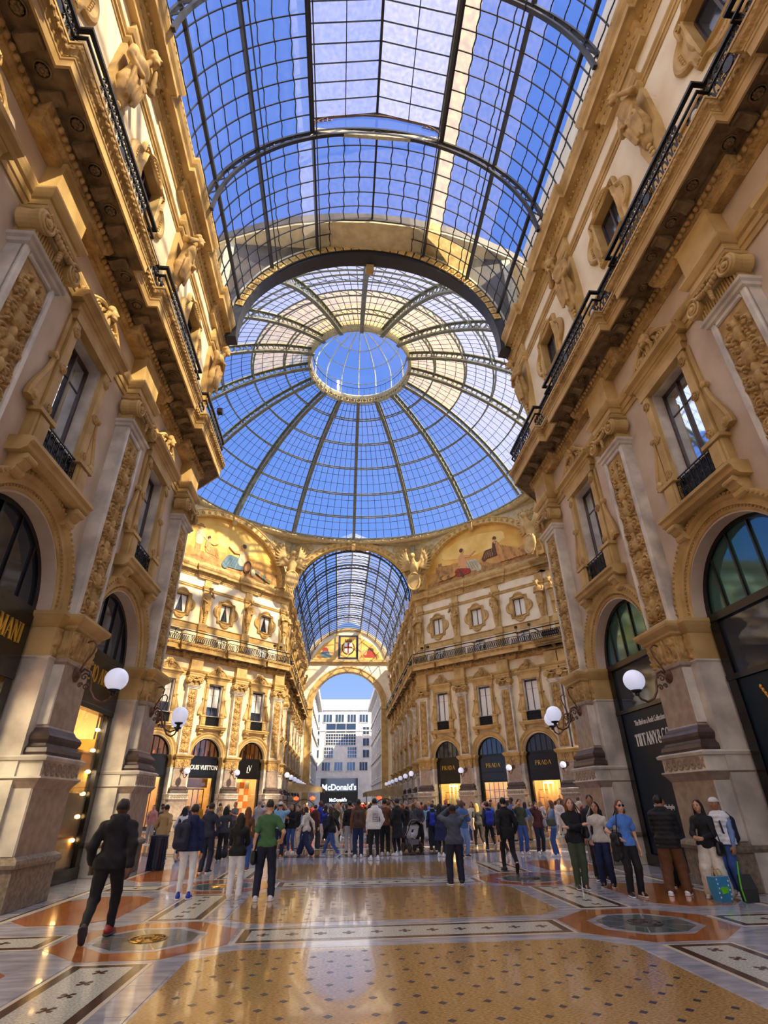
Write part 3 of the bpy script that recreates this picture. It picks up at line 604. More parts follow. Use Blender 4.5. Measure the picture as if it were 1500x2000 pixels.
for k in (-1, 0, 1):
    ym = YM+YP*k
    for s in (-1, 1):
        xm = 3.7*s
        inlay('orange_octagon', octo(xm, ym, 1.2), 'f_red', z1=-0.004); inlay('pale_octagon', octo(xm, ym, 0.78), 'f_grey', z1=-0.0025)
        for j in range(8):
            a0, a1 = PI/8+j*PI/4, PI/8+(j+1)*PI/4; r0, r1 = 0.27/math.cos(PI/8), 0.66/math.cos(PI/8); g = 0.02
            inlay('green_wedge', [(xm+r0*math.cos(a0+g), ym+r0*math.sin(a0+g)), (xm+r1*math.cos(a0+g), ym+r1*math.sin(a0+g)), (xm+r1*math.cos(a1-g), ym+r1*math.sin(a1-g)), (xm+r0*math.cos(a1-g), ym+r0*math.sin(a1-g))], 'f_green', z1=-0.0008)
        inlay('grate_bed', octo(xm, ym, 0.27), 'f_blue', z1=-0.001); g_ = ob('bronze_grate', _grm, floor, (xm, ym, -0.004)); g_.material_slots[0].link = 'OBJECT'; g_.material_slots[0].material = M['bronze' if s < 0 else 'darkstone']
        x0, x1 = sorted((3.22*s, 4.18*s)); strip(x0, x1, ym+1.34, ym+YP-1.34, 'y', 6)
        x0, x1 = sorted((4.98*s, 6.35*s)); strip(x0, x1, ym-0.45, ym+0.45, 'x', 1)
        x0, x1 = sorted((4.75*s, 6.45*s)); inlay('ochre_side_field', rect(x0, x1, ym+1.25, ym+YP-1.25, 0.45), 'f_red')
        x0, x1 = sorted((6.6*s, 6.66*s)); inlay('brown_line', rect(x0, x1, ym, ym+YP-0.01), 'f_brown')
        x0, x1 = sorted((6.5*s, 6.6*s)); inlay('cream_line', rect(x0, x1, ym, ym+YP-0.01), 'f_line')
    strip(-2.45, 2.45, ym-0.5, ym+0.5, 'x', 11)
    inlay('ochre_field', rect(-2.83, 2.83, ym+0.88, ym+YP-0.88, 0.48), 'f_ochre')
    for i in range(-13, 14):
        for j in range(0, 17):
            if (i+j) % 2: continue
            x, y = i*0.215, ym+YP/2+(j-8)*0.235
            if abs(x) > 2.7 or abs(y-ym-YP/2) > 1.8 or abs(x)+abs(y-ym-YP/2) > 4.0: continue
            if k == -1 and y < 5.6: continue
            if k == 1: continue
            ob('inlay_diamond', _dm, floor, (x, y, 0))
for k in (-1, 0, 1):
    ym = YM+YP*k
    for i in range(4):
        for y0_, y1_ in ((ym+0.52, ym+0.86), (ym-0.86, ym-0.52)): inlay('grey_slab', rect(-2.42+1.21*i+0.006, -2.42+1.21*(i+1)-0.006, y0_, y1_), 'f_grey', z1=-0.001)
    for s in (-1, 1):
        for i in range(3):
            L_ = (YP-2.68)/3; y0_ = ym+1.34+L_*i
            x0, x1 = sorted((2.87*s, 3.2*s)); inlay('grey_slab', rect(x0, x1, y0_+0.005, y0_+L_-0.005), 'f_grey', z1=-0.001)
            x0, x1 = sorted((4.2*s, 4.72*s)); inlay('grey_slab', rect(x0, x1, y0_+0.005, y0_+L_-0.005), 'f_grey', z1=-0.001)
_ds = MB()
for i in range(-13, 14):
    for j in range(0, 17):
        if (i+j) % 2: continue
        x, y = i*0.215, YM+YP*1.5+(j-8)*0.235
        if abs(x) < 2.7 and abs(y-YM-YP*1.5) < 1.8: _ds.slab([(x-0.055, y), (x, y-0.06), (x+0.055, y), (x, y+0.06)], -0.01, 0.0012)
o = ob('inlay_diamonds', _ds.mesh('inlay_diamonds', M['f_blue']), floor); o['kind'] = 'stuff'
# rings of the octagon
def ringslab(name, r0, r1, m, z1):
    n = 64; b = MB(); a = np.linspace(0, 2*PI, n+1)
    for i in range(n):
        b.add([(r*math.cos(t), 38.75+r*math.sin(t), z) for z in (-0.05, z1) for r, t in ((r0, a[i]), (r1, a[i]), (r1, a[i+1]), (r0, a[i+1]))], [(4, 5, 6, 7)])
    return ob(name, b.mesh(name, M[m], fix=False), floor)
for i, (r0, r1, m) in enumerate(((15.6, 16.4, 'f_brown'), (13.2, 15.4, 'f_ochre'), (12.4, 13.0, 'f_white'), (9.2, 12.2, 'f_red'), (8.4, 9.0, 'f_green'), (5.0, 8.2, 'f_ochre'), (3.2, 4.6, 'f_white'))):
    ringslab('octagon_ring', r0, r1, m, 0.0)
for k in range(7):
    y = 60+5.4*k; strip(-2.45, 2.45, y, y+1.0, 'x', 5); inlay('ochre_field', rect(-2.83, 2.83, y+1.3, y+5.1, 0.5), 'f_ochre')
# ---------------------------------------------------------------- walls
class Wall:
    def __init__(s, name, o, th, pil, bays, x0, x1, R, bw, ext0=None, ext1=None, detail=True, label=None, wm='plaster'):
        s.wm = wm
        s.o = Vector((o[0], o[1], 0)); s.th = th; s.pil = sorted(pil); s.bays = bays; s.x0 = x0; s.x1 = x1; s.R = R; s.bw = bw
        s.e = struct(empty(name, s.o, th), label); s.ext0 = ext0; s.ext1 = ext1; s.detail = detail
    def pt(s, x, y, z=0): return s.o+Matrix.Rotation(s.th, 3, 'Z') @ Vector((x, y, z))
    def breaks(s, y, dy, half, x0=None, x1=None):
        x0 = s.x0 if x0 is None else x0; x1 = s.x1 if x1 is None else x1
        P = []; cur = y
        if s.ext0: P.append((x0-s.ext0*0.7071, None))
        P.append((x0, None)); ev = []
        for p in s.pil: ev.append((p-half, p+half))
        pts = []; inside = any(a <= x0 <= b for a, b in ev); yy = y+dy if inside else y
        if s.ext0: pts.append((x0-s.ext0*0.7071, yy-s.ext0*0.7071))
        pts.append((x0, yy))
        for a, b in ev:
            if a > x0 and a < x1: pts += [(a, y), (a, y+dy)]
            if b > x0 and b < x1: pts += [(b, y+dy), (b, y)]
        inside = any(a <= x1 <= b for a, b in ev); yy = y+dy if inside else y
        pts.append((x1, yy))
        if s.ext1: pts.append((x1+s.ext1*0.7071, yy-s.ext1*0.7071))
        return pts
    def put(s, name, me, loc=(0, 0, 0), parent=None): return ob(name, me, parent or s.e, loc)
    def straight(s, y):
        pts = []
        if s.ext0: pts.append((s.x0-s.ext0*0.7071, y-s.ext0*0.7071))
        pts += [(s.x0, y), (s.x1, y)]
        if s.ext1: pts.append((s.x1+s.ext1*0.7071, y-s.ext1*0.7071))
        return pts
    def build(s, wkind='reflect', akind='reflect', wk=None):
        for i, x in enumerate(s.pil):
            e = empty('pilaster', (x, 0, 0), 0, s.e)
            for q in pil_parts(): ob(q[0], q[1], e, q[2] if len(q) > 2 else (0, 0, 0))
            if 'pend' not in PM: PM['pend'] = B(herm_post, 'herm_post', 'stone')
            s.put('herm_post', PM['pend'], (x, 0, 0))
        for i, x in enumerate(s.bays):
            w, a, g = bay_meshes(s.R, s.bw, s.wm)
            s.put('bay_wall', w, (x, 0, 0)); ar = s.put('archivolt', a, (x, 0, 0)); k = ob('archivolt_beading', g, ar); k['kind'] = 'stuff'
            e = empty('window', (x, 0, 0), 0, s.e)
            for q in window_parts(wkind): ob(q[0], q[1], e, q[2] if len(q) > 2 else (0, 0, 0))
            e = empty('attic_window', (x, 0, 0), 0, s.e)
            for q in attic_parts(akind, s.bw): ob(q[0], q[1], e, q[2])
        lo, hi = min(s.bays)-s.bw/2, max(s.bays)+s.bw/2
        for a_, b_ in ((s.x0, lo), (hi, s.x1)):
            if b_-a_ > 0.1:
                s.put('end_wall', MB().box(a_, b_, WB-0.5, WB, 0, 13.9).mesh('end_wall', M[s.wm])); s.put('attic_end_wall', MB().box(a_, b_, WB-0.4, WB, 14.6, 22.3).mesh('attic_end_wall', M['cream']))
        P = lambda name, pts, prof, m: s.put(name, MB().path(pts, prof).mesh(name, M[m]))
        P('architrave', s.breaks(WB, 0.0, 0.6) if 0 else s.straight(WB), [(-0.2, 12.2), (0.04, 12.2), (0.04, 12.36), (0.07, 12.38), (0.07, 12.54), (0.12, 12.58), (0.16, 12.68), (0.18, 12.76), (0.18, 12.8), (-0.2, 12.8)], 'stone')
        P('frieze', s.straight(WB-0.05), [(-0.2, 12.8), (0.0, 12.8), (0.0, 13.75), (-0.2, 13.75)], s.wm)
        P('bed_moulding', s.breaks(WB, 0.27, 1.45), [(-0.3, 13.70), (0.02, 13.70), (0.06, 13.77), (0.07, 13.84), (0.16, 13.90), (0.20, 14.02), (0.22, 14.10), (-0.3, 14.12)], 'carved')
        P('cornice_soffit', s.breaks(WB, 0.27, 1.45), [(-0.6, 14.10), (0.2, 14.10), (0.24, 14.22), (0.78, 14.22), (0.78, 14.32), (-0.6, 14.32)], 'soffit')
        P('cornice', s.breaks(WB, 0.27, 1.45), [(-0.5, 14.32), (0.76, 14.32), (0.76, 14.17), (0.81, 14.17), (0.81, 14.40), (0.83, 14.42), (0.83, 14.50), (-0.5, 14.50)], 'stone')
        P('cornice_leaf_moulding', s.breaks(WB, 0.27, 1.45), [(-0.4, 14.50), (0.84, 14.50), (0.86, 14.56), (0.92, 14.62), (0.95, 14.72), (0.95, 14.74), (-0.4, 14.74)], 'carved')
        P('cornice_cap', s.breaks(WB, 0.27, 1.45), [(-0.5, 14.74), (0.97, 14.74), (0.97, 14.81), (0.8, 14.86), (-0.5, 14.88)], 'stone')
        P('lower_string', s.straight(WB), [(-0.2, 16.45), (0.04, 16.45), (0.05, 16.98), (0.12, 17.0), (0.14, 17.06), (-0.2, 17.1)], 'stone')
        P('upper_string', s.straight(WB), [(-0.2, 20.48), (0.03, 20.48), (0.05, 20.56), (0.09, 20.58), (0.09, 20.66), (0.14, 20.74), (0.14, 20.8), (-0.2, 20.84)], 'stone')
        P('upper_cornice', s.breaks(WB, 0.18, 1.15), [(-0.6, 21.65), (0.04, 21.65), (0.06, 21.75), (0.12, 21.83), (0.12, 21.97), (0.2, 22.05), (0.22, 22.19), (0.46, 22.25), (0.46, 22.21), (0.5, 22.21), (0.5, 22.43), (0.58, 22.55), (0.64, 22.71), (0.64, 22.85), (0.5, 22.91), (-0.6, 22.95)], 'stone')
        # small repeated ornament
        e1 = MB(); e2 = MB(); e3 = MB()
        for (pa, pb) in zip(s.breaks(WB, 0.27, 1.45)[:-1], s.breaks(WB, 0.27, 1.45)[1:]):
            d = Vector((pb[0]-pa[0], pb[1]-pa[1])); L = d.length
            if L < 0.5: continue
            d /= L; nrm = Vector((-d.y, d.x))
            for t in np.arange(0.1, L, 0.17 if s.detail else 0.3):
                c = Vector(pa)+d*t+nrm*0.21; e1.ball((c.x, c.y, 13.99), (0.07, 0.07, 0.085), 8, 5)
            for t in np.arange(0.08, L, 0.16 if s.detail else 0.3):
                c = Vector(pa)+d*t+nrm*0.945; e2.ball((c.x, c.y, 14.64), (0.055, 0.05, 0.06), 5, 3)
        for (pa, pb) in zip(s.breaks(WB, 0.18, 1.15)[:-1], s.breaks(WB, 0.18, 1.15)[1:]):
            d = Vector((pb[0]-pa[0], pb[1]-pa[1])); L = d.length
            if L < 0.5: continue
            d /= L; nrm = Vector((-d.y, d.x))
            for t in np.arange(0.1, L, 0.22 if s.detail else 0.4):
                c = Vector(pa)+d*t+nrm*0.24; e3.ball((c.x, c.y, 22.11), (0.055, 0.06, 0.07), 5, 4)
                c = Vector(pa)+d*t+nrm*0.14; e3.ball((c.x, c.y, 21.9), (0.07, 0.03, 0.05), 5, 3)
                c = Vector(pa)+d*t+nrm*0.63; e3.ball((c.x, c.y, 22.75), (0.075, 0.03, 0.06), 5, 3)
        for nm, b in (('egg_moulding', e1), ('cornice_beading', e2), ('attic_dentils', e3)):
            o = s.put(nm, b.mesh(nm, M['stone_d'], True, fix=False)); o['kind'] = 'stuff'
        # coffers of the soffit: brackets and rosettes in turn
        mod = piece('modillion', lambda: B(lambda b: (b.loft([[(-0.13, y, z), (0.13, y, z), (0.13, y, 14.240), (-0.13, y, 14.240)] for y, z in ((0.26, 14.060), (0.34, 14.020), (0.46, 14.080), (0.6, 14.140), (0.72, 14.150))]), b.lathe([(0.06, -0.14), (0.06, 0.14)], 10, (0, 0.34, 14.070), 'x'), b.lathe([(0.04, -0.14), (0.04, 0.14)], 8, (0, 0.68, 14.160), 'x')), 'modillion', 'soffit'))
        def ro(b):
            b.lathe([(0.17, 14.220), (0.17, 14.190), (0.14, 14.185), (0.13, 14.220)], 16, (0, 0.5, 0))
            for q in range(8): a = q*PI/4; b.ball((0.075*math.cos(a), 0.5+0.075*math.sin(a), 14.190), (0.045, 0.045, 0.035), 6, 4)
            b.ball((0, 0.5, 14.170), 0.045, 8, 5)
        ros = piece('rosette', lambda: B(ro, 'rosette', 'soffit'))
        xs = np.arange(s.x0+0.3, s.x1-0.1, 0.46 if s.detail else 0.9)
        for i, x in enumerate(xs):
            dy = 0.27 if any(abs(x-p) < 1.35 for p in s.pil) else 0.0
            if any(1.3 < abs(x-p) < 1.55 for p in s.pil): continue
            s.put('modillion' if i % 2 else 'soffit_rosette', mod if i % 2 else ros, (x, WB+dy, 0))
        return s
def backing(w, z0=0, z1=22.6, y=WB-3.5, m='darkstone', h=0.3):
    w.put('rear_masonry', MB().path([(w.x0, y), (w.x1, y)], [(-h, z0), (0, z0), (0, z1), (-h, z1)]).mesh('rear_masonry', M[m]))
PILN = [18.55-5.6*k for k in range(0, 5)]
BAYN = [15.75-5.6*k for k in range(0, 4)]
wl = Wall('wall_left', (-7.25, 0), -PI/2, [-p for p in PILN], [-b for b in BAYN], -19.30, 4.0, 1.80, 5.6, ext0=3.0, label='left facade of the near arm')
wr = Wall('wall_right', (7.25, 0), PI/2, PILN, BAYN, -4.0, 19.30, 1.80, 5.6, ext1=3.0, label='right facade of the near arm')
wl.build(); wr.build()
DP = (3.3, -1.7, -6.7, -8.0); DB = (5.8, 0.8, -4.2)
wdr = Wall('wall_front_right', (13.3, 52.05), 3*PI/4, [8.1]+list(DP), list(DB), -8.6, 8.7, 1.54, 5.0, detail=False, wm='warmlit_wall', label='right oblique facade of the octagon')
wdl = Wall('wall_front_left', (-13.3, 52.05), -3*PI/4, [-8.1]+[-p for p in DP], [-b for b in DB], -8.7, 8.6, 1.54, 5.0, detail=False, wm='warmlit_wall', label='left oblique facade of the octagon')
wdr.build('white', 'white'); wdl.build('curtain', 'curtain')
PF = [59.0+5.3*k for k in range(7)]; BF = [61.65+5.3*k for k in range(6)]
wfl = Wall('wall_far_left', (-7.25, 0), -PI/2, [-p for p in PF], [-b for b in BF], -95.0, -58.2, 1.6, 5.3, detail=False, wm='warmlit_wall', label='left facade of the far arm')
wfr = Wall('wall_far_right', (7.25, 0), PI/2, PF, BF, 58.2, 95.0, 1.6, 5.3, detail=False, wm='warmlit_wall', label='right facade of the far arm')
wfl.build(); wfr.build()
for w in (wl, wr, wdl, wdr, wfl, wfr): backing(w)
# upper storeys behind the near walls, plain walls behind the camera and round the unseen sides
def block(name, x0, x1, y0, y1, z0, z1, m='plaster'): return struct(ob(name, MB().box(x0, x1, y0, y1, z0, z1).mesh(name, M[m])))
block('wall_back_left', -12, -7.6, -34, -4.0, 0, 22.6); block('wall_back_right', 7.6, 12, -34, -4.0, 0, 22.6)
block('wall_outer_left', -16, -9.0, -34, 19.0, 22.6, 25.5, 'cream'); block('wall_outer_right', 9.0, 16, -34, 19.0, 22.6, 30.0, 'cream')
def vwall(name, a, b, z0, z1, t=0.6, m='plaster'):
    d = Vector((b[0]-a[0], b[1]-a[1])); L = d.length; th = math.atan2(d.y, d.x)
    return struct(ob(name, MB().box(0, L, -t, 0, z0, z1).mesh(name, M[m]), None, (a[0], a[1], 0), th))
vwall('wall_near_left', (-19.35, 31.6), (-9.4, 21.65), 0, 30); vwall('wall_near_right', (9.4, 21.65), (19.35, 31.6), 0, 30)
for s, nm in ((-1, 'left'), (1, 'right')):
    for q, y in enumerate((31.4, 46.1)):
        a, b = (s*19.4, y), (s*48, y)
        if (s < 0) == (q == 0): a, b = b, a
        if q == 0: vwall('wall_side_%s_1' % nm, b, a, 0, 22.6)

for s, nm in ((-1, 'left'), (1, 'right')):
    w = Wall('wall_side_%s_2' % nm, (s*28.0, 46.5), PI, [-8.0, -2.7, 2.7, 8.0], [-5.35, 0.0, 5.35], -8.6, 8.6, 1.6, 5.3, detail=False, wm='warmlit_wall', label='far facade of the %s arm' % nm); w.build('white', 'white'); backing(w)
# ---------------------------------------------------------------- glazed vault of the near arm
VR, VZ = 7.25, 22.6
MA = [0, 25, 49, 73]                                       # main purlins, degrees from the crown
SUB = [a for a in (6.25, 12.5, 18.75, 31, 37, 43, 55, 61, 67, 79, 85)]
DY = 0.70
ceiling = struct(empty('ceiling', (0, 0, 0)), 'glazed barrel vault of the near arm')
def arc_mesh(name, r, a0, a1, prof, m, n=48):
    rings = [[((r+dr)*math.sin(a), y, (r+dr)*math.cos(a)) for dr, y in prof] for a in np.radians(np.linspace(a0, a1, n+1))]
    return MB().loft(rings).mesh(name, M[m])
sq = lambda h, w: [(-h, -w), (h, -w), (h, w), (-h, w)]
tb_full = arc_mesh('glazing_arc', VR-0.02, -89, 89, sq(0.025, 0.02), 'rib')
tb_side = arc_mesh('glazing_arc', VR-0.02, 25, 89, sq(0.025, 0.02), 'rib', 20)
def place_rot(name, me, y, deg, parent=ceiling): return ob(name, me, parent, (0, y, VZ), rot=(0, math.radians(deg), 0))
purl = {}
def purlin(L, h=0.07, w=0.05):
    k = ('purlin', L, h)
    return piece(k, lambda: MB().box(-w, w, 0, L, VR-2.2*h, VR).mesh('purlin', M['rib']))
def lap(L):
    def f():
        n = int(L/0.175); P = [(0.03*math.sin(i*PI/4*2)*1.0, L*i/n, VR-0.01) for i in range(n+1)]
        return MB().tube(P, 0.03, 4).mesh('lap_joint', M['rib'])
    return piece(('lap', L), f)
segs = [(-9.45, 22.4/4, True), (-3.85, 5.6, True), (1.75, 5.6, True), (7.35, 5.6, True), (12.95, 5.95, False)]
panes = []
wA = math.radians(6.1)
for y0, L, mon in segs:
    for a in MA:
        for s in ((1,) if a == 0 else (-1, 1)):
            if a == 0 and mon: continue
            place_rot('purlin', purlin(round(L, 2), 0.10 if a in (25, 49) else 0.07), y0, s*a)
            if a in (49, 25): place_rot('tie_rod', piece(('tie', round(L, 2)), lambda: MB().box(-0.02, 0.02, 0, L, VR-0.62, VR-0.57).mesh('tie_rod', M['rib'])), y0, s*a)
    for a in SUB:
        for s in (-1, 1):
            if mon and a < 25: continue
            place_rot('lap_joint', lap(round(L, 2)), y0, s*a)
    n = 8; dy = L/n
    for i in range(n):
        y = y0+dy*i
        if mon:
            place_rot('glazing_arc', tb_side, y, 0)
            o = place_rot('glazing_arc', tb_side, y, 0); o.rotation_euler = (0, 0, PI)
        else: place_rot('glazing_arc', tb_full, y, 0)
        edges = [0, 6.25, 12.5, 18.75, 25, 31, 37, 43, 49, 55, 61, 67, 73, 79, 85, 89]
        for e0, e1 in zip(edges[:-1], edges[1:]):
            if mon and e1 <= 25: continue
            for s in (-1, 1): panes.append((y, dy, s*(e0+e1)/2, abs(y+dy/2-9.0)+abs((e0+e1)/2-35)*0.05))
pm = {}
def pane_mesh(dy):
    k = ('vpane', round(dy, 3))
    return piece(k, lambda: MB().add([(-VR*wA/2, 0.0, VR+0.012), (VR*wA/2, 0.0, VR+0.012), (VR*wA/2, dy*1.02, VR+0.035), (-VR*wA/2, dy*1.02, VR+0.035)], [(0, 1, 2, 3)]).mesh('glass_pane', M['glass'], fix=False))
panes.sort(key=lambda p: p[3])
def pane_kind(y, a): return 'glass_suntint' if 25 < a < 31 or (31 < a < 50 and y > 17.0) else 'glass_ridge' if -31 < a < -25 else 'glass'  # amber columns imitate yellow sunlight on the right side of the vault
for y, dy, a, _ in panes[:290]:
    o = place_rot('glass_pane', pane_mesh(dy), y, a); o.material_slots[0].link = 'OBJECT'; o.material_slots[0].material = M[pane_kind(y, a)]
for kind in ('glass', 'glass_suntint', 'glass_ridge'):
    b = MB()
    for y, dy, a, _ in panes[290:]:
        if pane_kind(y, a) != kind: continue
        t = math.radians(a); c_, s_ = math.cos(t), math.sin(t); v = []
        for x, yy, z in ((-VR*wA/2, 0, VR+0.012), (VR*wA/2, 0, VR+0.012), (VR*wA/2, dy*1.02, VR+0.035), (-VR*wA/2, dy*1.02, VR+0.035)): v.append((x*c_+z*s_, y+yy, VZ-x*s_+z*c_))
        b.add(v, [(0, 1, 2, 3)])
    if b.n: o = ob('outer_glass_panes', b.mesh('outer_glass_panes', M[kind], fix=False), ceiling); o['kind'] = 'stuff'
# lattice ribs
def truss(b, r0, r1, a0=-90, a1=90, n=44, t=0.06, w=0.07):
    prof = lambda: [(-t, -w), (t, -w), (t, w), (-t, w)]
    for r in (r0, r1): b.loft([[((r+dr)*math.sin(a), y, (r+dr)*math.cos(a)) for dr, y in prof()] for a in np.radians(np.linspace(a0, a1, 61))])
    A = np.radians(np.linspace(a0, a1, n+1))
    for i in range(n):
        p = (r0*math.sin(A[i]), 0, r0*math.cos(A[i])); q = (r1*math.sin(A[i+1]), 0, r1*math.cos(A[i+1]))
        if i % 2: p, q = (r1*math.sin(A[i]), 0, r1*math.cos(A[i])), (r0*math.sin(A[i+1]), 0, r0*math.cos(A[i+1]))
        b.tube([p, q], 0.035, 4)
b = MB(); truss(b, 7.12, 6.72); trm = b.mesh('lattice_rib', M['rib'])
for y in (12.95, 7.35, 1.75, -3.85, -9.45): place_rot('lattice_rib', trm, y, 0)
# raised ridge skylight with its end arch
MX = VR*math.sin(math.radians(25)); MZ = VZ+VR*math.cos(math.radians(25)); EZ, RZ = 30.35, 31.35
sky = empty('ridge_skylight', (0, 0, 0), 0, ceiling)
ob('skylight_frame', MB().box(-MX-0.08, -MX+0.06, -9.45, 12.95, MZ-0.15, MZ+0.1).box(MX-0.06, MX+0.08, -9.45, 12.95, MZ-0.15, MZ+0.1).box(-MX-0.06, -MX+0.06, -9.45, 12.95, EZ-0.1, EZ+0.05).box(MX-0.06, MX+0.06, -9.45, 12.95, EZ-0.1, EZ+0.05).box(-0.06, 0.06, -9.45, 12.95, RZ-0.12, RZ+0.02).mesh('skylight_frame', M['rib']), sky)
raf = MB()
for s in (-1, 1): raf.tube([(s*MX, 0, EZ), (0, 0, RZ)], 0.03, 4)
rafm = raf.mesh('rafter', M['rib'])
for i in range(33): ob('rafter', rafm, sky, (0, 12.95-0.7*i, 0))
for s in (-1, 1):
    ob('roof_bar', MB().box(s*MX/2-0.02, s*MX/2+0.02, -9.45, 12.95, (EZ+RZ)/2-0.06, (EZ+RZ)/2-0.02).mesh('roof_bar', M['rib']), sky)
    for half in (0, 1):
        xa, xb = (s*MX, s*MX/2) if half == 0 else (s*MX/2, 0); za, zb = (EZ, (EZ+RZ)/2) if half == 0 else ((EZ+RZ)/2, RZ)
        me = MB().add([(xa, 0, za), (xb, 0, zb), (xb, -0.7, zb+0.01), (xa, -0.7, za+0.01)], [(0, 1, 2, 3)]).mesh('roof_pane', M['glass_ridge'], fix=False)
        for i in range(16): ob('roof_pane', me, sky, (0, 12.95-0.7*i, 0.03))
        me2 = MB().add([(xa, 12.95-11.2, za+.03), (xb, 12.95-11.2, zb+.03), (xb, -9.45, zb+.03), (xa, -9.45, za+.03)], [(0, 1, 2, 3)]).mesh('rear_roof_glass', M['glass_ridge'], fix=False); ob('rear_roof_glass', me2, sky)
    for z in np.linspace(MZ+0.2, EZ-0.15, 5): ob('louvre_slat', piece('louv', lambda: MB().box(-0.03, 0.03, -9.45, 12.95, -0.015, 0.015).mesh('louvre_slat', M['rib'])), sky, (s*MX, 0, z))
ea = MB()
rim = [(MX*math.cos(a), 0, MZ+0.25+(RZ-MZ-0.5)*math.sin(a)**0.8) for a in np.linspace(0.02, PI-0.02, 25)]; ea.tube(rim, 0.05, 5)
for s in (-1, 1):
    ea.tube([(s*MX, 0, EZ), (0, 0, RZ-0.1)], 0.04, 4)
    for q in range(4): ea.tube([(s*(MX-0.16-0.2*q)+0.12*math.cos(t), 0, EZ-0.14+0.07*q+0.11*math.sin(t)) for t in np.linspace(0, 2*PI, 11)], 0.025, 4)
ob('skylight_end_arch', ea.mesh('skylight_end_arch', M['rust']), sky, (0, 12.98, 0))
ob('skylight_end_glass', MB().box(-MX, MX, 13.02, 13.03, MZ, RZ-0.3).mesh('skylight_end_glass', M['glass']), sky)
ob('end_ledge', MB().box(-MX, MX, 12.9, 13.05, MZ-0.1, MZ+0.25).mesh('end_ledge', M['pale_iron']), sky)
# decorated arch where the arm meets the octagon
ea_e = empty('end_arch', (0, 19.0, VZ), 0, ceiling)
ob('arch_beam', arc_mesh('arch_beam', 7.02, -95, 95, [(-0.28, -0.05), (0.25, -0.05), (0.25, 0.55), (-0.28, 0.55)], 'rib'), ea_e)
ob('pale_edge', arc_mesh('pale_edge', 7.32, -95, 95, [(-0.05, -0.12), (0.06, -0.12), (0.06, 0.0), (-0.05, 0.0)], 'pale_iron'), ea_e)
pl = MB().cbox(-0.19, 0.19, 0.0, 0.04, -0.2, 0.2, 0.015)
for q in range(4):
    a = q*PI/2; pl.tube([(0.08*math.cos(a)+0.05*math.cos(t), 0.05, 0.08*math.sin(a)+0.05*math.sin(t)) for t in np.linspace(0, 2*PI, 9)], 0.014, 4)
pl.ball((0, 0.05, 0), 0.035, 6, 4)
plm = pl.mesh('rosette_panel', M['gold_iron'])
for i in range(-20, 21):
    a = math.radians(i*3.75); ob('rosette_panel', plm, ea_e, (7.0*math.sin(a), -0.06, 7.0*math.cos(a)), rot=(0, -a, PI))
# ---------------------------------------------------------------- dome
DC = (0, 38.75); DZ0, DRHO = 18.2, 22.4
dome = struct(empty('ceiling_dome', (0, 38.75, 0)), 'round glass and iron dome over the octagon')
dz = lambda r: DZ0+math.sqrt(DRHO**2-r*r)
RR = [19.0, 17.4, 15.5, 13.0, 10.4, 7.5, 5.0]
def rib_mesh():
    b = MB(); rs = np.linspace(19.0, 5.0, 30); w = 0.17; dep = 0.75
    o_ = [(r, dz(r)) for r in rs]; i_ = [(r*(1-dep/DRHO), DZ0+(dz(r)-DZ0)*(1-dep/DRHO)) for r in rs]
    for pr in (o_, i_): b.loft([[(-w, r-0.05, z-0.05), (w, r-0.05, z-0.05), (w, r+0.05, z+0.05), (-w, r+0.05, z+0.05)] for r, z in pr])
    for j in range(29):
        c = ((o_[j][0]+i_[j][0]+o_[j+1][0]+i_[j+1][0])/4, (o_[j][1]+i_[j][1]+o_[j+1][1]+i_[j+1][1])/4)
        b.tube([(0, c[0]+0.27*math.cos(t), c[1]+0.27*math.sin(t)) for t in np.linspace(0, 2*PI, 11)], 0.05, 4)
        b.tube([(0, *o_[j]), (0, *i_[j])], 0.04, 4)
    return b.mesh('dome_rib', M['dome_iron'])
rm = rib_mesh()
for k in range(16): ob('dome_rib', rm, dome, rz=k*PI/8)
for i, r in enumerate(RR):
    d = 0.45 if 0 < i < 6 else 0.3; b = MB(); z = dz(r)
    for q in range(64):
        a0, a1 = q*PI/32, (q+1)*PI/32
        for rr, zz in ((r, z-0.05), (r*(1-d/DRHO), z-d)):
            b.bar((rr*math.cos(a0), rr*math.sin(a0), zz), (rr*math.cos(a1), rr*math.sin(a1), zz), 0.11)
        if 0 < i < 6: b.bar((r*math.cos(a0), r*math.sin(a0), z-0.05), (r*(1-d/DRHO)*math.cos(a1), r*(1-d/DRHO)*math.sin(a1), z-d), 0.05)
    ob('ring_girder', b.mesh('ring_girder', M['dome_iron']), dome)
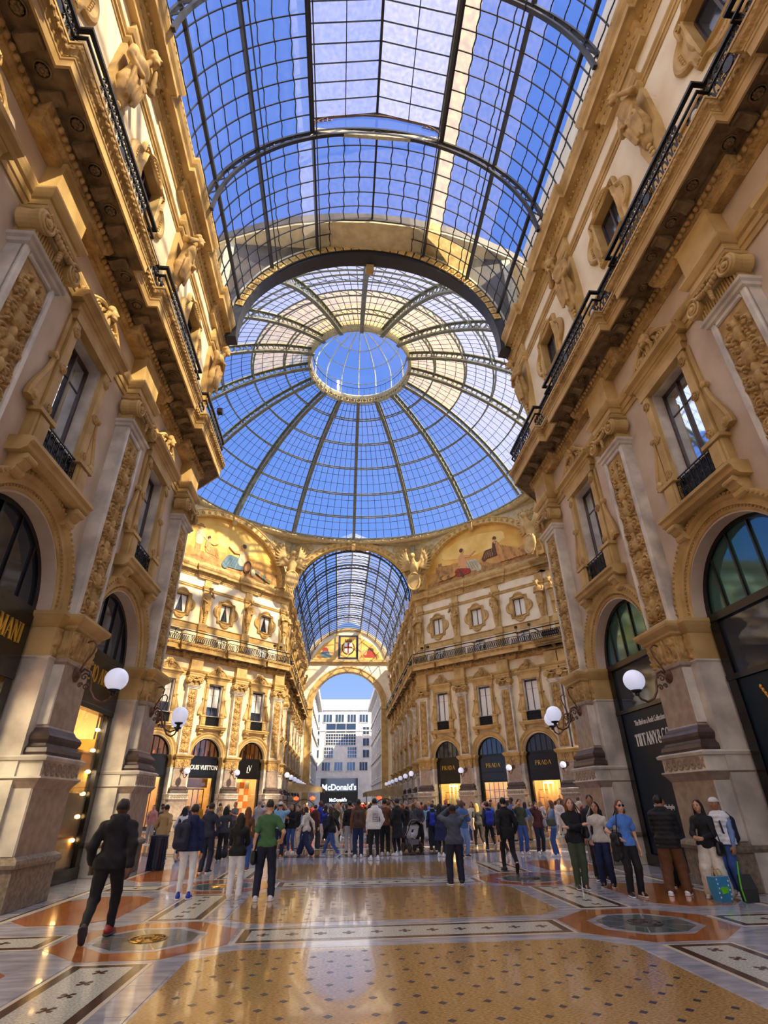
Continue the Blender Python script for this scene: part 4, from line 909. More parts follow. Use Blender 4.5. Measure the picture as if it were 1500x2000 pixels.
for i in range(6):
    r0, r1 = RR[i], RR[i+1]; n = 8 if i < 4 else 6; m_ = 3; ang = PI/8
    A = np.linspace(-ang/2, ang/2, n+1)+PI/2+ang/2; Rr = np.linspace(r0, r1, m_+1)
    v = [(r*math.cos(a), r*math.sin(a), dz(r)+0.03) for r in Rr for a in A]
    f = [(q*(n+1)+j, q*(n+1)+j+1, (q+1)*(n+1)+j+1, (q+1)*(n+1)+j) for q in range(m_) for j in range(n)]
    gm = MB().add(v, f).mesh('glass_panel', M['glass_dome'], True, fix=False); bb = MB()
    for j in range(1, n): bb.tube([(r*math.cos(A[j]), r*math.sin(A[j]), dz(r)) for r in Rr], 0.026, 4)
    for q in range(1, m_): bb.tube([(Rr[q]*math.cos(a), Rr[q]*math.sin(a), dz(Rr[q])) for a in A], 0.028, 4)
    bm_ = bb.mesh('glazing_bars', M['rib'])
    for k in range(16):
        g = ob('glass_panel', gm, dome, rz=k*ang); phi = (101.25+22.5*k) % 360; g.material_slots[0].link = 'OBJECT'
        g.material_slots[0].material = M['glass_suntint' if i >= 4 and (190 < phi or phi < 25) else 'glass_ridge' if (205 < phi or phi < 20) else 'glass_dome']; o = ob('glazing_bars', bm_, g); o['kind'] = 'stuff'
# lantern
lan = empty('lantern', (0, 0, 0), 0, dome); b = MB()
b.lathe([(4.95, 39.3), (5.1, 39.3), (5.15, 40.1), (5.3, 40.2), (5.3, 40.35), (4.8, 40.35), (4.8, 40.2), (4.95, 40.1)], 48)
b.f = [(i*48+j, i*48+(j+1) % 48, ((i+1) % 8)*48+(j+1) % 48, ((i+1) % 8)*48+j) for i in range(8) for j in range(48)]
ob('lantern_ring', b.mesh('lantern_ring', M['pale_iron'], True), lan)
b = MB()
for q in range(48):
    a = q*PI/24; b.tube([(4.9*math.cos(a)+0.22*math.cos(t)*-math.sin(a), 4.9*math.sin(a)+0.22*math.cos(t)*math.cos(a), 39.7+0.27*math.sin(t)) for t in np.linspace(0, 2*PI, 9)], 0.045, 4)
o = ob('ring_ornament', b.mesh('ring_ornament', M['gold_iron']), lan); o['kind'] = 'stuff'
lr = MB().tube([(4.9, 0, 40.3), (4.9, 0, 42.0)]+[(4.9*math.cos(t), 0, 42.0+3.6*math.sin(t)) for t in np.linspace(0.05, PI/2, 10)], 0.07, 4).mesh('lantern_rib', M['pale_iron'])
for q in range(16): ob('lantern_rib', lr, lan, rz=q*PI/8)
for zt in (0.0, 0.5, 0.95): ob('lantern_hoop', MB().tube([(4.9*math.cos(zt)*math.cos(a), 4.9*math.cos(zt)*math.sin(a), 42.0+3.6*math.sin(zt)) for a in np.linspace(0, 2*PI, 49)], 0.06, 4).mesh('lantern_hoop', M['pale_iron']), lan)
v = []; f = []; n = 48; pr = [(4.85, 40.35), (4.85, 42.0)]+[(4.85*math.cos(t), 42.0+3.55*math.sin(t)) for t in np.linspace(0.15, PI/2-0.02, 9)]
for r, z in pr: v += [(r*math.cos(a), r*math.sin(a), z) for a in np.linspace(0, 2*PI, n, endpoint=False)]
f = [(i*n+j, i*n+(j+1) % n, (i+1)*n+(j+1) % n, (i+1)*n+j) for i in range(len(pr)-1) for j in range(n)]
ob('lantern_glass', MB().add(v, f).mesh('lantern_glass', M['glass_dome'], True, fix=False), lan)
b = MB()
for q in range(48): a = q*PI/24; b.tube([(4.75*math.cos(a), 4.75*math.sin(a), 40.35), (4.75*math.cos(a), 4.75*math.sin(a), 41.3)], 0.02, 4)
b.tube([(4.75*math.cos(a), 4.75*math.sin(a), 41.3) for a in np.linspace(0, 2*PI, 49)], 0.035, 4)
ob('lantern_railing', b.mesh('lantern_railing', M['rib']), lan)
M['spand2'] = mat('cream_gallery_iron', (222, 208, 168), 0.6, (196, 182, 142), 2.0)
# base gallery of the dome
b = MB(); b.lathe([(19.0, 29.5), (19.25, 29.45), (19.7, 29.45), (19.7, 30.15), (19.3, 30.15), (19.0, 30.0)], 64)
v = np.concatenate(b.v); bb = MB(); n = 64; k = 6
bb.add(v, [(i*n+j, i*n+(j+1) % n, ((i+1) % k)*n+(j+1) % n, ((i+1) % k)*n+j) for i in range(k) for j in range(n)])
def annulus(name, r0, r1, z0, z1, m):
    q = MB().lathe([(r0, z0), (r1, z0), (r1, z1), (r0, z1)], 64); q.f = [(i*64+j, i*64+(j+1) % 64, ((i+1) % 4)*64+(j+1) % 64, ((i+1) % 4)*64+j) for i in range(4) for j in range(64)]
    return ob(name, q.mesh(name, M[m]), dome)
M['lead'] = mat('dark_lead_roofing', (66, 58, 50), 0.6, (44, 40, 40), 1.0)
annulus('gallery_soffit', 19.65, 21.4, 29.45, 29.6, 'spand2'); annulus('gallery_roof', 19.68, 21.45, 29.62, 30.2, 'lead')
ob('base_ring', bb.mesh('base_ring', M['spand2'], True), dome)
b = MB()
for q in range(128):
    a = q*PI/64; b.tube([(18.97*math.cos(a)-0.3*math.cos(t)*(1-t/16)*math.sin(a), 18.97*math.sin(a)+0.3*math.cos(t)*(1-t/16)*math.cos(a), 29.75+0.2*math.sin(t)) for t in np.linspace(0, 9, 12)], 0.05, 4)
o = ob('base_scrolls', b.mesh('base_scrolls', M['gold_iron']), dome); o['kind'] = 'stuff'
# ---------------------------------------------------------------- upper faces of the octagon
M['spand'] = mat('pale_cream_ironwork', (226, 214, 178), 0.6, (198, 188, 152), 2.0, 0.2, 20)
def upper_face(name, o, th, hw, R, zs, painting, label, sm='spand'):
    e = struct(empty(name, (o[0], o[1], 0), th), label); n = 40; top = 29.5
    rise = 29.05-zs; kx = R/rise
    def arcp(d): return [((R+d)*math.cos(a), zs+(rise+d)*math.sin(a)) for a in np.linspace(0, PI, n+1)]
    A = arcp(0.45); out = []
    for i, a in enumerate(np.linspace(0, PI, n+1)):
        x = max(-hw, min(hw, 1.6*hw*math.cos(a))); z = zs+min(top-zs, 1.9*(top-zs)*math.sin(a)); out.append((x, z))
    out[0] = (hw, zs); out[-1] = (-hw, zs)
    y0, y1 = -0.5, -0.25
    v = [(x, y1, z) for x, z in A]+[(x, y1, z) for x, z in out]+[(x, y0, z) for x, z in A]+[(x, y0, z) for x, z in out]; N1 = n+1
    f = [(i, i+1, N1+i+1, N1+i) for i in range(n)]+[(2*N1+i, 3*N1+i, 3*N1+i+1, 2*N1+i+1) for i in range(n)]+[(i, 2*N1+i, 2*N1+i+1, i+1) for i in range(n)]+[(N1+i, N1+i+1, 3*N1+i+1, 3*N1+i) for i in range(n)]
    ob('spandrel', MB().add(v, f).mesh('spandrel', M[sm]), e)
    # arch ring: inner lip, rosette band, outer lip
    b = MB(); prof = [(0.0, -0.6), (0.0, 0.12), (0.06, 0.15), (0.10, 0.05), (0.62, 0.05), (0.66, 0.15), (0.74, 0.13), (0.74, -0.6)]
    b.loft([[((R+d)*math.cos(a), y, zs+(rise+d)*math.sin(a)) for d, y in prof] for a in np.linspace(0, PI, 61)]); ob('arch_ring', b.mesh('arch_ring', M['gold_iron' if sm == 'spand' else 'rib']), e)
    rp = piece('archros', lambda: B(lambda b: (b.lathe([(0.2, 0.0), (0.2, 0.05), (0.15, 0.06), (0.13, 0.03), (0.07, 0.05), (0.03, 0.09)], 10, (0, 0, 0), 'y'), [b.ball((0.1*math.cos(q*PI/3), 0.05, 0.1*math.sin(q*PI/3)), 0.045, 5, 4) for q in range(6)]), 'arch_rosette', 'stone'))
    for i in range(1, 30):
        a = PI*i/30; ob('arch_rosette', rp, e, ((R+0.36)*math.cos(a), 0.05, zs+(rise+0.36)*math.sin(a)))
    # pierced spandrel ornament
    b = MB(); r_ = 0.34
    for ix in range(-16, 17):
        for iz in range(0, 12):
            x, z = ix*0.74+(0.37 if iz % 2 else 0), zs+0.5+iz*0.58
            if abs(x) > hw-0.3 or z > top-0.45: continue
            if (x/(R+1.15))**2+((z-zs)/(rise+1.15))**2 < 1: continue
            b.tube([(x+r_*math.cos(t), -0.22, z+r_*math.sin(t)) for t in np.linspace(0, 2*PI, 11)], 0.075, 4); b.tube([(x+0.13*math.cos(t), -0.22, z+0.13*math.sin(t)) for t in np.linspace(0, 2*PI, 8)], 0.035, 4)
    if b.n: o = ob('spandrel_tracery', b.mesh('spandrel_tracery', M['gold_iron']), e); o['kind'] = 'stuff'
    ob('keystone', MB().loft([[(-w, y, z) for w, y in ((-0.22, 0), (0.22, 0), (0.22, d), (-0.22, d))] for z, d in ((zs+rise-0.5, 0.3), (zs+rise-0.2, 0.45), (zs+rise+0.4, 0.4), (29.5, 0.55))]).mesh('keystone', M['stone']), e)
    for s in (-1, 1): ob('corner_post', MB().box(s*hw-0.25, s*hw+0.25, -0.6, 0.0, 22.6, 29.5).mesh('corner_post', M['pale_iron']), e)
    if painting is not None:
        pts = [((R+0.05)*math.cos(a), zs+(rise+0.05)*math.sin(a)) for a in np.linspace(0, PI, 41)]
        ob('parapet', MB().box(-hw, hw, -0.6, -0.3, 22.4, zs+0.05).mesh('parapet', M['stone']), e)
        pic = ob('lunette_mosaic', MB().prism(pts, -0.55, -0.4).mesh('lunette_mosaic', M['lun_sky']), e)
        for j, (shape, m_) in enumerate(painting):
            zz = -0.4; poly = [(x, z) for x, z in shape]
            ob('mosaic_shape', MB().prism(poly, -0.42, -0.385+0.004*j).mesh('mosaic_shape', M[m_]), pic)
    return e
M['lun_sky'] = mat('golden_mosaic_sky', (236, 196, 104), 0.7, (214, 160, 70), 0.5, 0.05, 30)
M['lun_gr'] = mat('brown_mosaic_ground', (190, 140, 76), 0.7, (140, 104, 60), 2.5)
M['lun_bl'] = mat('blue_mosaic_robe', (96, 124, 140), 0.7, (70, 96, 116), 3)
M['lun_rd'] = mat('red_mosaic_robe', (172, 62, 40), 0.7, (140, 44, 34), 3)
M['lun_sk'] = mat('skin_toned_mosaic', (216, 160, 106), 0.7)
M['lun_wh'] = mat('pale_mosaic_robe', (206, 196, 160), 0.7, (170, 164, 136), 3)
M['lun_dk'] = mat('dark_brown_mosaic', (104, 70, 46), 0.7, (80, 54, 40), 3)
M['lun_pk'] = mat('rosy_mosaic', (206, 150, 90), 0.7, (184, 122, 66), 3)
def bl(cx, cz, rx, rz, tilt=0, n=14, wob=0.15, seed=0):
    r = np.random.RandomState(seed+int(abs(cx*37+cz*91))); out = []
    for i in range(n):
        a = 2*PI*i/n; q = 1+wob*(r.rand()-0.5)*2; x, z = rx*q*math.cos(a), rz*q*math.sin(a)
        out.append((cx+x*math.cos(tilt)-z*math.sin(tilt), cz+x*math.sin(tilt)+z*math.cos(tilt)))
    return out
def hills(R, zs, h0, h1, seed):
    r = np.random.RandomState(seed); x = np.linspace(-R*0.95, R*0.95, 24); t = np.linspace(0, 1, 24)
    lim = zs+ (29.05-zs)*np.sqrt(np.clip(1-(x/R)**2, 0, 1))-0.1
    z = np.minimum(zs+h0+(h1-h0)*t+0.35*np.sin(x*1.3+seed)+0.2*r.rand(24), lim)
    return [(-R*0.95, zs)]+list(zip(x, z))+[(R*0.95, zs)]
RL, ZL = 7.2, 23.35
def limb(x0, z0, x1, z1, w0, w1, n=8):
    a = math.atan2(z1-z0, x1-x0); P_ = [(x0+w0*math.cos(a+PI/2+PI*k/n), z0+w0*math.sin(a+PI/2+PI*k/n)) for k in range(n+1)]
    return P_+[(x1+w1*math.cos(a-PI/2+PI*k/n), z1+w1*math.sin(a-PI/2+PI*k/n)) for k in range(n+1)]
sm_ = lambda cx, cz, rx, rz, t=0: bl(cx, cz, rx, rz, t, 24, 0.04)
def seated(x, z, s, f, robe, dark, bust='lun_sk', hair='lun_dk', arm=1):
    q = [(limb(x+1.3*s*f, z+0.2*s, x-0.1*s*f, z+0.5*s, 0.26*s, 0.5*s), robe), (limb(x+0.9*s*f, z+0.75*s, x-0.1*s*f, z+0.55*s, 0.3*s, 0.46*s), robe), (limb(x+1.0*s*f, z+0.75*s, x+1.35*s*f, z+0.05*s, 0.26*s, 0.3*s), robe)]
    for k in range(5): q.append((limb(x+(0.0+0.24*k)*s*f, z+0.95*s-0.05*k*s, x+(0.25+0.26*k)*s*f, z+0.12*s, 0.035*s, 0.05*s), dark))
    q += [(limb(x-0.15*s*f, z+0.7*s, x-0.25*s*f, z+1.5*s, 0.34*s, 0.33*s), bust), (limb(x-0.25*s*f, z+1.6*s, x-0.2*s*f, z+1.95*s, 0.12*s, 0.11*s), 'lun_sk'), (sm_(x-0.17*s*f, z+2.12*s, 0.19*s, 0.24*s), 'lun_sk'), (sm_(x-0.25*s*f, z+2.2*s, 0.2*s, 0.2*s), hair)]
    if arm: q += [(limb(x-0.05*s*f, z+1.55*s, x+0.55*s*f, z+1.4*s, 0.12*s, 0.09*s), 'lun_sk'), (limb(x+0.55*s*f, z+1.4*s, x+1.15*s*f, z+1.7*s, 0.09*s, 0.06*s), 'lun_sk')]
    q += [(limb(x-0.5*s*f, z+1.5*s, x-0.6*s*f, z+0.8*s, 0.12*s, 0.09*s), 'lun_sk')]
    return q
def standing(x, z, s, f, robe, dark):
    return [(limb(x-0.12*s, z, x-0.1*s, z+1.0*s, 0.12*s, 0.18*s), dark), (limb(x+0.16*s, z, x+0.1*s, z+1.0*s, 0.12*s, 0.18*s), dark), (limb(x, z+0.9*s, x, z+1.6*s, 0.32*s, 0.34*s), robe), (limb(x+0.2*s*f, z+1.6*s, x+0.75*s*f, z+1.2*s, 0.13*s, 0.09*s), robe), (sm_(x+0.05*f, z+2.1*s, 0.18*s, 0.23*s), 'lun_sk'), (limb(x-0.32*s, z+2.25*s, x+0.32*s, z+2.25*s, 0.06*s, 0.06*s), dark), (sm_(x, z+2.36*s, 0.2*s, 0.13*s), dark)]
M['lun_pale'] = mat('pale_gold_mosaic', (244, 212, 130), 0.7, (230, 188, 96), 0.6); M['lun_tan'] = mat('tan_mosaic_hills', (208, 160, 88), 0.7, (186, 136, 70), 1.2); M['lun_olive'] = mat('olive_mosaic_leaves', (120, 110, 60), 0.7, (96, 90, 52), 3)
M['lun_bd'] = mat('deep_blue_mosaic_fold', (66, 92, 112), 0.7); M['lun_wd'] = mat('grey_mosaic_fold', (158, 150, 122), 0.7)
pict_r = [(sm_(0.5, ZL+3.6, 4.2, 1.2), 'lun_pale'), (hills(RL, ZL, 1.6, 1.9, 4), 'lun_tan'), ([(5.6, ZL+0.3), (5.6, ZL+2.3), (5.2, ZL+2.3), (5.2, ZL+2.7), (4.7, ZL+2.7), (4.7, ZL+2.3), (3.2, ZL+2.1), (3.2, ZL+0.3)], 'lun_gr'), (hills(RL, ZL, 0.9, 0.8, 2), 'lun_gr')]
pict_r += seated(1.6, ZL+0.7, 1.25, -1, 'lun_wh', 'lun_wd')+[(limb(2.5, ZL+0.9, 1.2, ZL+0.75, 0.5, 0.3), 'lun_rd'), (limb(2.3, ZL+1.1, 2.0, ZL+0.5, 0.12, 0.2), 'lun_dk')]+seated(-2.2, ZL+1.5, 0.95, 1, 'lun_dk', 'lun_gr', 'lun_dk', 'lun_dk', 0)
for k in range(9): pict_r.append((limb(-2.9-0.35*k, ZL+0.8, -2.6-0.32*k, ZL+2.7-0.16*k, 0.22, 0.12), ('lun_pk', 'lun_tan', 'lun_gr')[k % 3]))
for k in range(6): pict_r.append((sm_(5.0-0.35*k, ZL+0.7+0.1*(k % 2), 0.4, 0.25), ('lun_pk', 'lun_olive', 'lun_tan')[k % 3]))
pict_l = [(sm_(-0.5, ZL+3.6, 4.2, 1.2), 'lun_pale'), (hills(RL, ZL, 1.9, 1.2, 7), 'lun_tan'), (hills(RL, ZL, 1.2, 0.5, 5), 'lun_gr'), (limb(3.2, ZL+0.9, -1.0, ZL+0.5, 0.35, 0.3), 'lun_pk')]
pict_l += standing(3.5, ZL+1.1, 1.25, -1, 'lun_wh', 'lun_gr')+seated(2.2, ZL+1.2, 0.8, -1, 'lun_pk', 'lun_gr', 'lun_pk', 'lun_dk', 1)+seated(-1.6, ZL+0.5, 1.3, 1, 'lun_bl', 'lun_bd', 'lun_wh', 'lun_dk', 1)+[(sm_(-2.6, ZL+1.1, 0.5, 0.75, 0.2), 'lun_dk'), (sm_(-2.6, ZL+1.1, 0.3, 0.5, 0.2), 'lun_pk'), (sm_(-3.4, ZL+0.7, 0.28, 0.4), 'lun_wh')]
for k in range(7): pict_l.append((sm_(-3.9-0.28*k, ZL+0.9-0.1*k, 0.34, 0.2, 0.4), ('lun_olive', 'lun_bd', 'lun_gr')[k % 3]))
upper_face('wall_lunette_right', (13.3, 52.05), 3*PI/4, 8.6, RL, ZL, pict_r, 'right oblique face of the octagon with painted lunette')
upper_face('wall_lunette_left', (-13.3, 52.05), -3*PI/4, 8.6, RL, ZL, pict_l, 'left oblique face of the octagon with painted lunette')
upper_face('wall_far_opening', (0, 58.1), PI, 7.9, 6.95, 22.6, None, 'arched opening into the far arm')
upper_face('wall_near_opening', (0, 19.6), 0, 7.9, 6.95, 22.6, None, 'arched opening into the near arm', 'lead')
upper_face('wall_side_opening_left', (-19.35, 38.75), -PI/2, 7.9, 6.95, 22.6, None, 'arched opening into the left arm')
upper_face('wall_side_opening_right', (19.35, 38.75), PI/2, 7.9, 6.95, 22.6, None, 'arched opening into the right arm')
# ---------------------------------------------------------------- far arm vault and end wall
fv = struct(empty('ceiling_far', (0, 0, VZ)), 'glazed barrel vault of the far arm')
FVR = 6.9; Y0F, Y1F = 58.4, 95.0
b = MB(); truss(b, FVR-0.1, FVR-0.55, n=36, t=0.07, w=0.09); tm = b.mesh('lattice_rib', M['rib'])
for y in PF[:-1]: ob('lattice_rib', tm, fv, (0, y, 0))
am = arc_mesh('glazing_arc', FVR, -89, 89, sq(0.04, 0.035), 'rib', 32)
for y in np.arange(Y0F, Y1F, 1.06): ob('glazing_arc', am, fv, (0, y, 0))
pmn = MB().box(-0.06, 0.06, Y0F, Y1F, FVR-0.12, FVR+0.05).mesh('purlin', M['rib'])
for a in (-75, -60, -45, -30, -18, 18, 30, 45, 60, 75): ob('purlin', pmn, fv, rot=(0, math.radians(a), 0))
for s in (-1, 1):
    for q in range(6):
        v = []; A = np.radians(np.linspace(18, 89, 9)); y0 = Y0F+6.1*q; y1 = y0+6.1
        v = [(s*FVR*math.sin(a), y, FVR*math.cos(a)) for y in (y0, y1) for a in A]
        ob('glass_sheet', MB().add(v, [(i, i+1, i+10, i+9) for i in range(8)]).mesh('glass_sheet', M['glass'], fix=False), fv)
fx = FVR*math.sin(math.radians(18)); fz = FVR*math.cos(math.radians(18))
b = MB()
for s in (-1, 1): b.box(s*fx-0.08, s*fx+0.08, Y0F, Y1F, fz, fz+1.1)
for y in np.arange(Y0F+1, Y1F, 5.3):
    for s in (-1, 1): b.tube([(s*fx, y, fz+1.1), (0, y, fz+2.0)], 0.07, 4)
    b.tube([(fx*math.cos(a), y, fz+1.1*math.sin(a)) for a in np.linspace(0, PI, 13)], 0.06, 4)
b.box(-0.07, 0.07, Y0F, Y1F, fz+1.9, fz+2.05)
ob('far_ridge_skylight', b.mesh('far_ridge_skylight', M['pale_iron']), fv)
for s in (-1, 1): ob('ridge_glass', MB().add([(s*fx, Y0F, fz+1.1), (0, Y0F, fz+2.0), (0, Y1F, fz+2.0), (s*fx, Y1F, fz+1.1)], [(0, 1, 2, 3)]).mesh('ridge_glass', M['glass_ridge'], fix=False), fv)
# end wall with its great arch
ew = struct(empty('wall_end', (0, 95.3, 0), PI), 'far end wall with a great arch and painted panels')
def endw(b):
    n = 36; R = 5.9; zs = 16.2; hw = 7.6; top = 24.2
    A = [(R*math.cos(a), zs+R*math.sin(a)) for a in np.linspace(0, PI, n+1)]; O = [(max(-hw, min(hw, 1.6*hw*math.cos(a))), zs+min(top-zs, 2*(top-zs)*math.sin(a))) for a in np.linspace(0, PI, n+1)]
    O[0] = (hw, zs); O[-1] = (-hw, zs); N1 = n+1
    v = [(x, y, z) for y in (0, -1.2) for L_ in (A, O) for x, z in L_]
    b.add(v, [(i, i+1, N1+i+1, N1+i) for i in range(n)]+[(i, 2*N1+i, 2*N1+i+1, i+1) for i in range(n)])
    b.box(-hw, -R, -1.2, 0, 0, zs); b.box(R, hw, -1.2, 0, 0, zs)
    b.prism([(7.4*math.cos(a), 24.2+5.6*math.sin(a)) for a in np.linspace(0, PI, 31)], -0.6, -0.05)
ob('end_masonry', B(endw, 'end_masonry', 'cream'), ew)
def endm(b):
    b.arch(5.9, [(0, -0.6), (0, 0.1), (0.1, 0.15), (0.7, 0.12), (0.8, 0.22), (1.0, 0.22), (1.0, 0)], 0, 16.2)
    for s in (-1, 1): b.box(min(s*5.9, s*6.9), max(s*5.9, s*6.9), -0.2, 0.14, 0, 16.2); b.box(min(s*5.8, s*7.1), max(s*5.8, s*7.1), -0.2, 0.3, 15.9, 16.3)
    b.run(-7.6, 7.6, [(0, 23.4), (0.2, 23.4), (0.25, 23.6), (0.5, 23.8), (0.5, 24.1), (0, 24.2)])
    b.arch(6.9, [(0, -0.2), (0, 0.2), (0.5, 0.2), (0.5, -0.2)], 0, 22.7, a0=0.22, a1=PI-0.22)
    for s in (-1, 1): b.box(s*2.05-0.25, s*2.05+0.25, -0.2, 0.25, 24.2, 29.0)
ob('end_mouldings', B(endm, 'end_mouldings', 'stone'), ew)
pan = empty('painted_panel', (0, 0, 0), 0, ew)
ob('panel_frame', B(lambda b: b.box(-1.8, 1.8, -0.1, 0.05, 24.4, 28.7), 'panel_frame', 'f_blue'), pan); ob('gold_field', B(lambda b: b.box(-1.4, 1.4, -0.1, 0.08, 24.7, 28.4), 'gold_field', 'lun_sky'), pan)
ob('shield', B(lambda b: b.prism([(-0.7, 27.3), (-0.7, 26.2), (-0.45, 25.6), (0, 25.3), (0.45, 25.6), (0.7, 26.2), (0.7, 27.3)], 0.05, 0.13), 'shield', 'whitetext'), pan)
ob('cross', B(lambda b: (b.box(-0.14, 0.14, 0.1, 0.15, 25.4, 27.3), b.box(-0.7, 0.7, 0.1, 0.15, 26.3, 26.58)), 'cross', 'lun_rd'), pan)
ob('crown', B(lambda b: (b.box(-0.6, 0.6, 0.05, 0.13, 27.45, 27.65), [b.box(x-0.1, x+0.1, 0.05, 0.13, 27.65, 27.95) for x in (-0.48, -0.16, 0.16, 0.48)]), 'crown', 'lun_dk'), pan)
def wreath(b):
    for s in (-1, 1):
        for i in range(9): a = -PI/2+s*(0.25+2.1*i/8); b.prism(bl(1.08*math.cos(a), 26.4+1.15*math.sin(a), 0.22, 0.1, a+PI/2, 8), 0.05, 0.11)
ob('wreath', B(wreath, 'wreath', 'lun_dk'), pan)
for s in (-1, 1):
    e = empty('painted_panel', (s*4.1, 0, 0), 0, ew)
    ob('painted_ground', B(lambda b: b.prism([(s*(x-4.1*1), z) for x, z in ((2.4, 24.3), (6.3, 24.3), (5.7, 25.6), (4.4, 27.1), (2.4, 28.2))], -0.1, 0.04), 'painted_ground', 'lun_sky'), e)
    for (p, m_) in ((bl(s*-0.3, 25.2, 1.1, 0.6), 'lun_bl' if s > 0 else 'lun_rd'), (bl(0, 25.9, 0.5, 0.7), 'lun_rd' if s > 0 else 'lun_dk'), (bl(0.05, 26.7, 0.22, 0.25), 'lun_sk'), (bl(s*0.9, 24.9, 0.6, 0.5), 'lun_gr'), (bl(s*-1.1, 25.6, 0.4, 0.5), 'lun_sk')):
        ob('painted_shape', MB().prism(p, -0.05, 0.06+0.01*random.random()).mesh('painted_shape', M[m_]), e)
# ---------------------------------------------------------------- lettering
def seg_letter(ch):
    """strokes of a serif capital in a 0..1 box: (polyline, weight) and serif points"""
    T, t = 0.15, 0.05; A = lambda cx, cz, rx, rz, a0, a1: [(cx+rx*math.cos(math.radians(a)), cz+rz*math.sin(math.radians(a))) for a in np.linspace(a0, a1, 16)]
    D = {'A': (0.85, [([(0.08, 0), (0.42, 1)], t), ([(0.42, 1), (0.78, 0)], T), ([(0.2, 0.36), (0.64, 0.36)], t)], [(0.08, 0), (0.78, 0)]),
         'R': (0.82, [([(0.15, 0), (0.15, 1)], T), ([(0.15, 0.97), (0.4, 0.97)]+A(0.4, 0.74, 0.24, 0.23, 90, -90)+[(0.15, 0.51)], 0.07), ([(0.4, 0.5), (0.74, 0)], T)], [(0.15, 0), (0.15, 1), (0.76, 0)]),
         'M': (1.05, [([(0.12, 0), (0.16, 1)], t), ([(0.16, 1), (0.52, 0.04)], T), ([(0.52, 0.04), (0.88, 1)], t), ([(0.88, 1), (0.92, 0)], T)], [(0.12, 0), (0.92, 0), (0.14, 1), (0.9, 1)]),
         'N': (0.9, [([(0.14, 0), (0.14, 1)], t), ([(0.14, 1), (0.76, 0)], T), ([(0.76, 0), (0.76, 1)], t)], [(0.14, 0), (0.14, 1), (0.76, 1)]),
         'I': (0.36, [([(0.18, 0), (0.18, 1)], T)], [(0.18, 0), (0.18, 1)]),
         'G': (0.9, [(A(0.47, 0.5, 0.36, 0.49, 55, 305), 0.1), ([(0.72, 0.08), (0.72, 0.42)], T)], [(0.72, 0.43)]),
         'O': (0.95, [(A(0.47, 0.5, 0.37, 0.49, 0, 180), 0.09), (A(0.47, 0.5, 0.37, 0.49, 180, 360), 0.09)], []),
         'C': (0.82, [(A(0.47, 0.5, 0.36, 0.49, 50, 310), 0.1)], []),
         'T': (0.8, [([(0.4, 0), (0.4, 1)], T), ([(0.04, 0.97), (0.76, 0.97)], t), ([(0.05, 0.8), (0.05, 0.97)], t), ([(0.75, 0.8), (0.75, 0.97)], t)], [(0.4, 0)]),
         'F': (0.66, [([(0.15, 0), (0.15, 1)], T), ([(0.15, 0.97), (0.6, 0.97)], t), ([(0.15, 0.52), (0.48, 0.52)], t), ([(0.6, 0.82), (0.6, 0.97)], t)], [(0.15, 0), (0.15, 1)]),
         'Y': (0.8, [([(0.06, 1), (0.4, 0.45)], T), ([(0.74, 1), (0.4, 0.45)], t), ([(0.4, 0.48), (0.4, 0)], T)], [(0.06, 1), (0.74, 1), (0.4, 0)]),
         'P': (0.72, [([(0.15, 0), (0.15, 1)], T), ([(0.15, 0.97), (0.38, 0.97)]+A(0.38, 0.73, 0.25, 0.24, 90, -90)+[(0.15, 0.49)], 0.07)], [(0.15, 0), (0.15, 1)]),
         'D': (0.88, [([(0.15, 0), (0.15, 1)], T), ([(0.15, 0.97), (0.34, 0.97)]+A(0.34, 0.5, 0.44, 0.47, 90, -90)+[(0.15, 0.03)], 0.08)], [(0.15, 0), (0.15, 1)]),
         'L': (0.7, [([(0.15, 0), (0.15, 1)], T), ([(0.15, 0.03), (0.62, 0.03)], t), ([(0.62, 0.03), (0.62, 0.2)], t)], [(0.15, 0), (0.15, 1)]),
         'V': (0.85, [([(0.06, 1), (0.42, 0)], T), ([(0.42, 0), (0.78, 1)], t)], [(0.06, 1), (0.78, 1)]),
         '&': (0.95, [(A(0.38, 0.76, 0.19, 0.22, -60, 240), 0.08), ([(0.27, 0.6), (0.82, 0)], T), (A(0.36, 0.27, 0.28, 0.26, 120, 360), 0.09), ([(0.64, 0.27), (0.76, 0.5)], t)], []),
         '.': (0.3, [([(0.12, 0), (0.12, 0.12)], T)], []), ' ': (0.45, [], [])}
    return D[ch]
def serif_text(txt, h, wscale=1.0, depth=0.02):
    b = MB(); x = 0
    for ch in txt:
        w, st, sr = seg_letter(ch)
        for pl_, wt in st:
            P_ = np.array([(x+px*wscale, pz) for px, pz in pl_])*h; d = np.gradient(P_, axis=0); d /= np.linalg.norm(d, axis=1)[:, None]+1e-9; nn = np.stack((-d[:, 1], d[:, 0]), 1)*wt*h/2
            L_, R_ = P_+nn, P_-nn; n = len(P_)
            v = [(p[0], y, p[1]) for y in (0, depth) for Q in (L_, R_) for p in Q]
            f = []
            for i in range(n-1): f += [(2*n+i, 2*n+i+1, 3*n+i+1, 3*n+i), (i, i+1, 2*n+i+1, 2*n+i), (n+i, 3*n+i, 3*n+i+1, n+i+1)]
            b.add(v, f)
        for sx_, sz in sr: b.box((x+(sx_-0.13)*wscale if 0 else x+sx_*wscale-0.11)*h, (x+sx_*wscale+0.11)*h, 0, depth, (sz-0.02 if sz > 0.5 else sz)*h, (sz+0.02 if sz < 0.5 else sz)*h)
        x += (w+0.08)*wscale
    W_ = x*h
    for i, v in enumerate(b.v): v[:, 0] = W_/2-v[:, 0]            # reads from +x to -x, facing +y
    return b
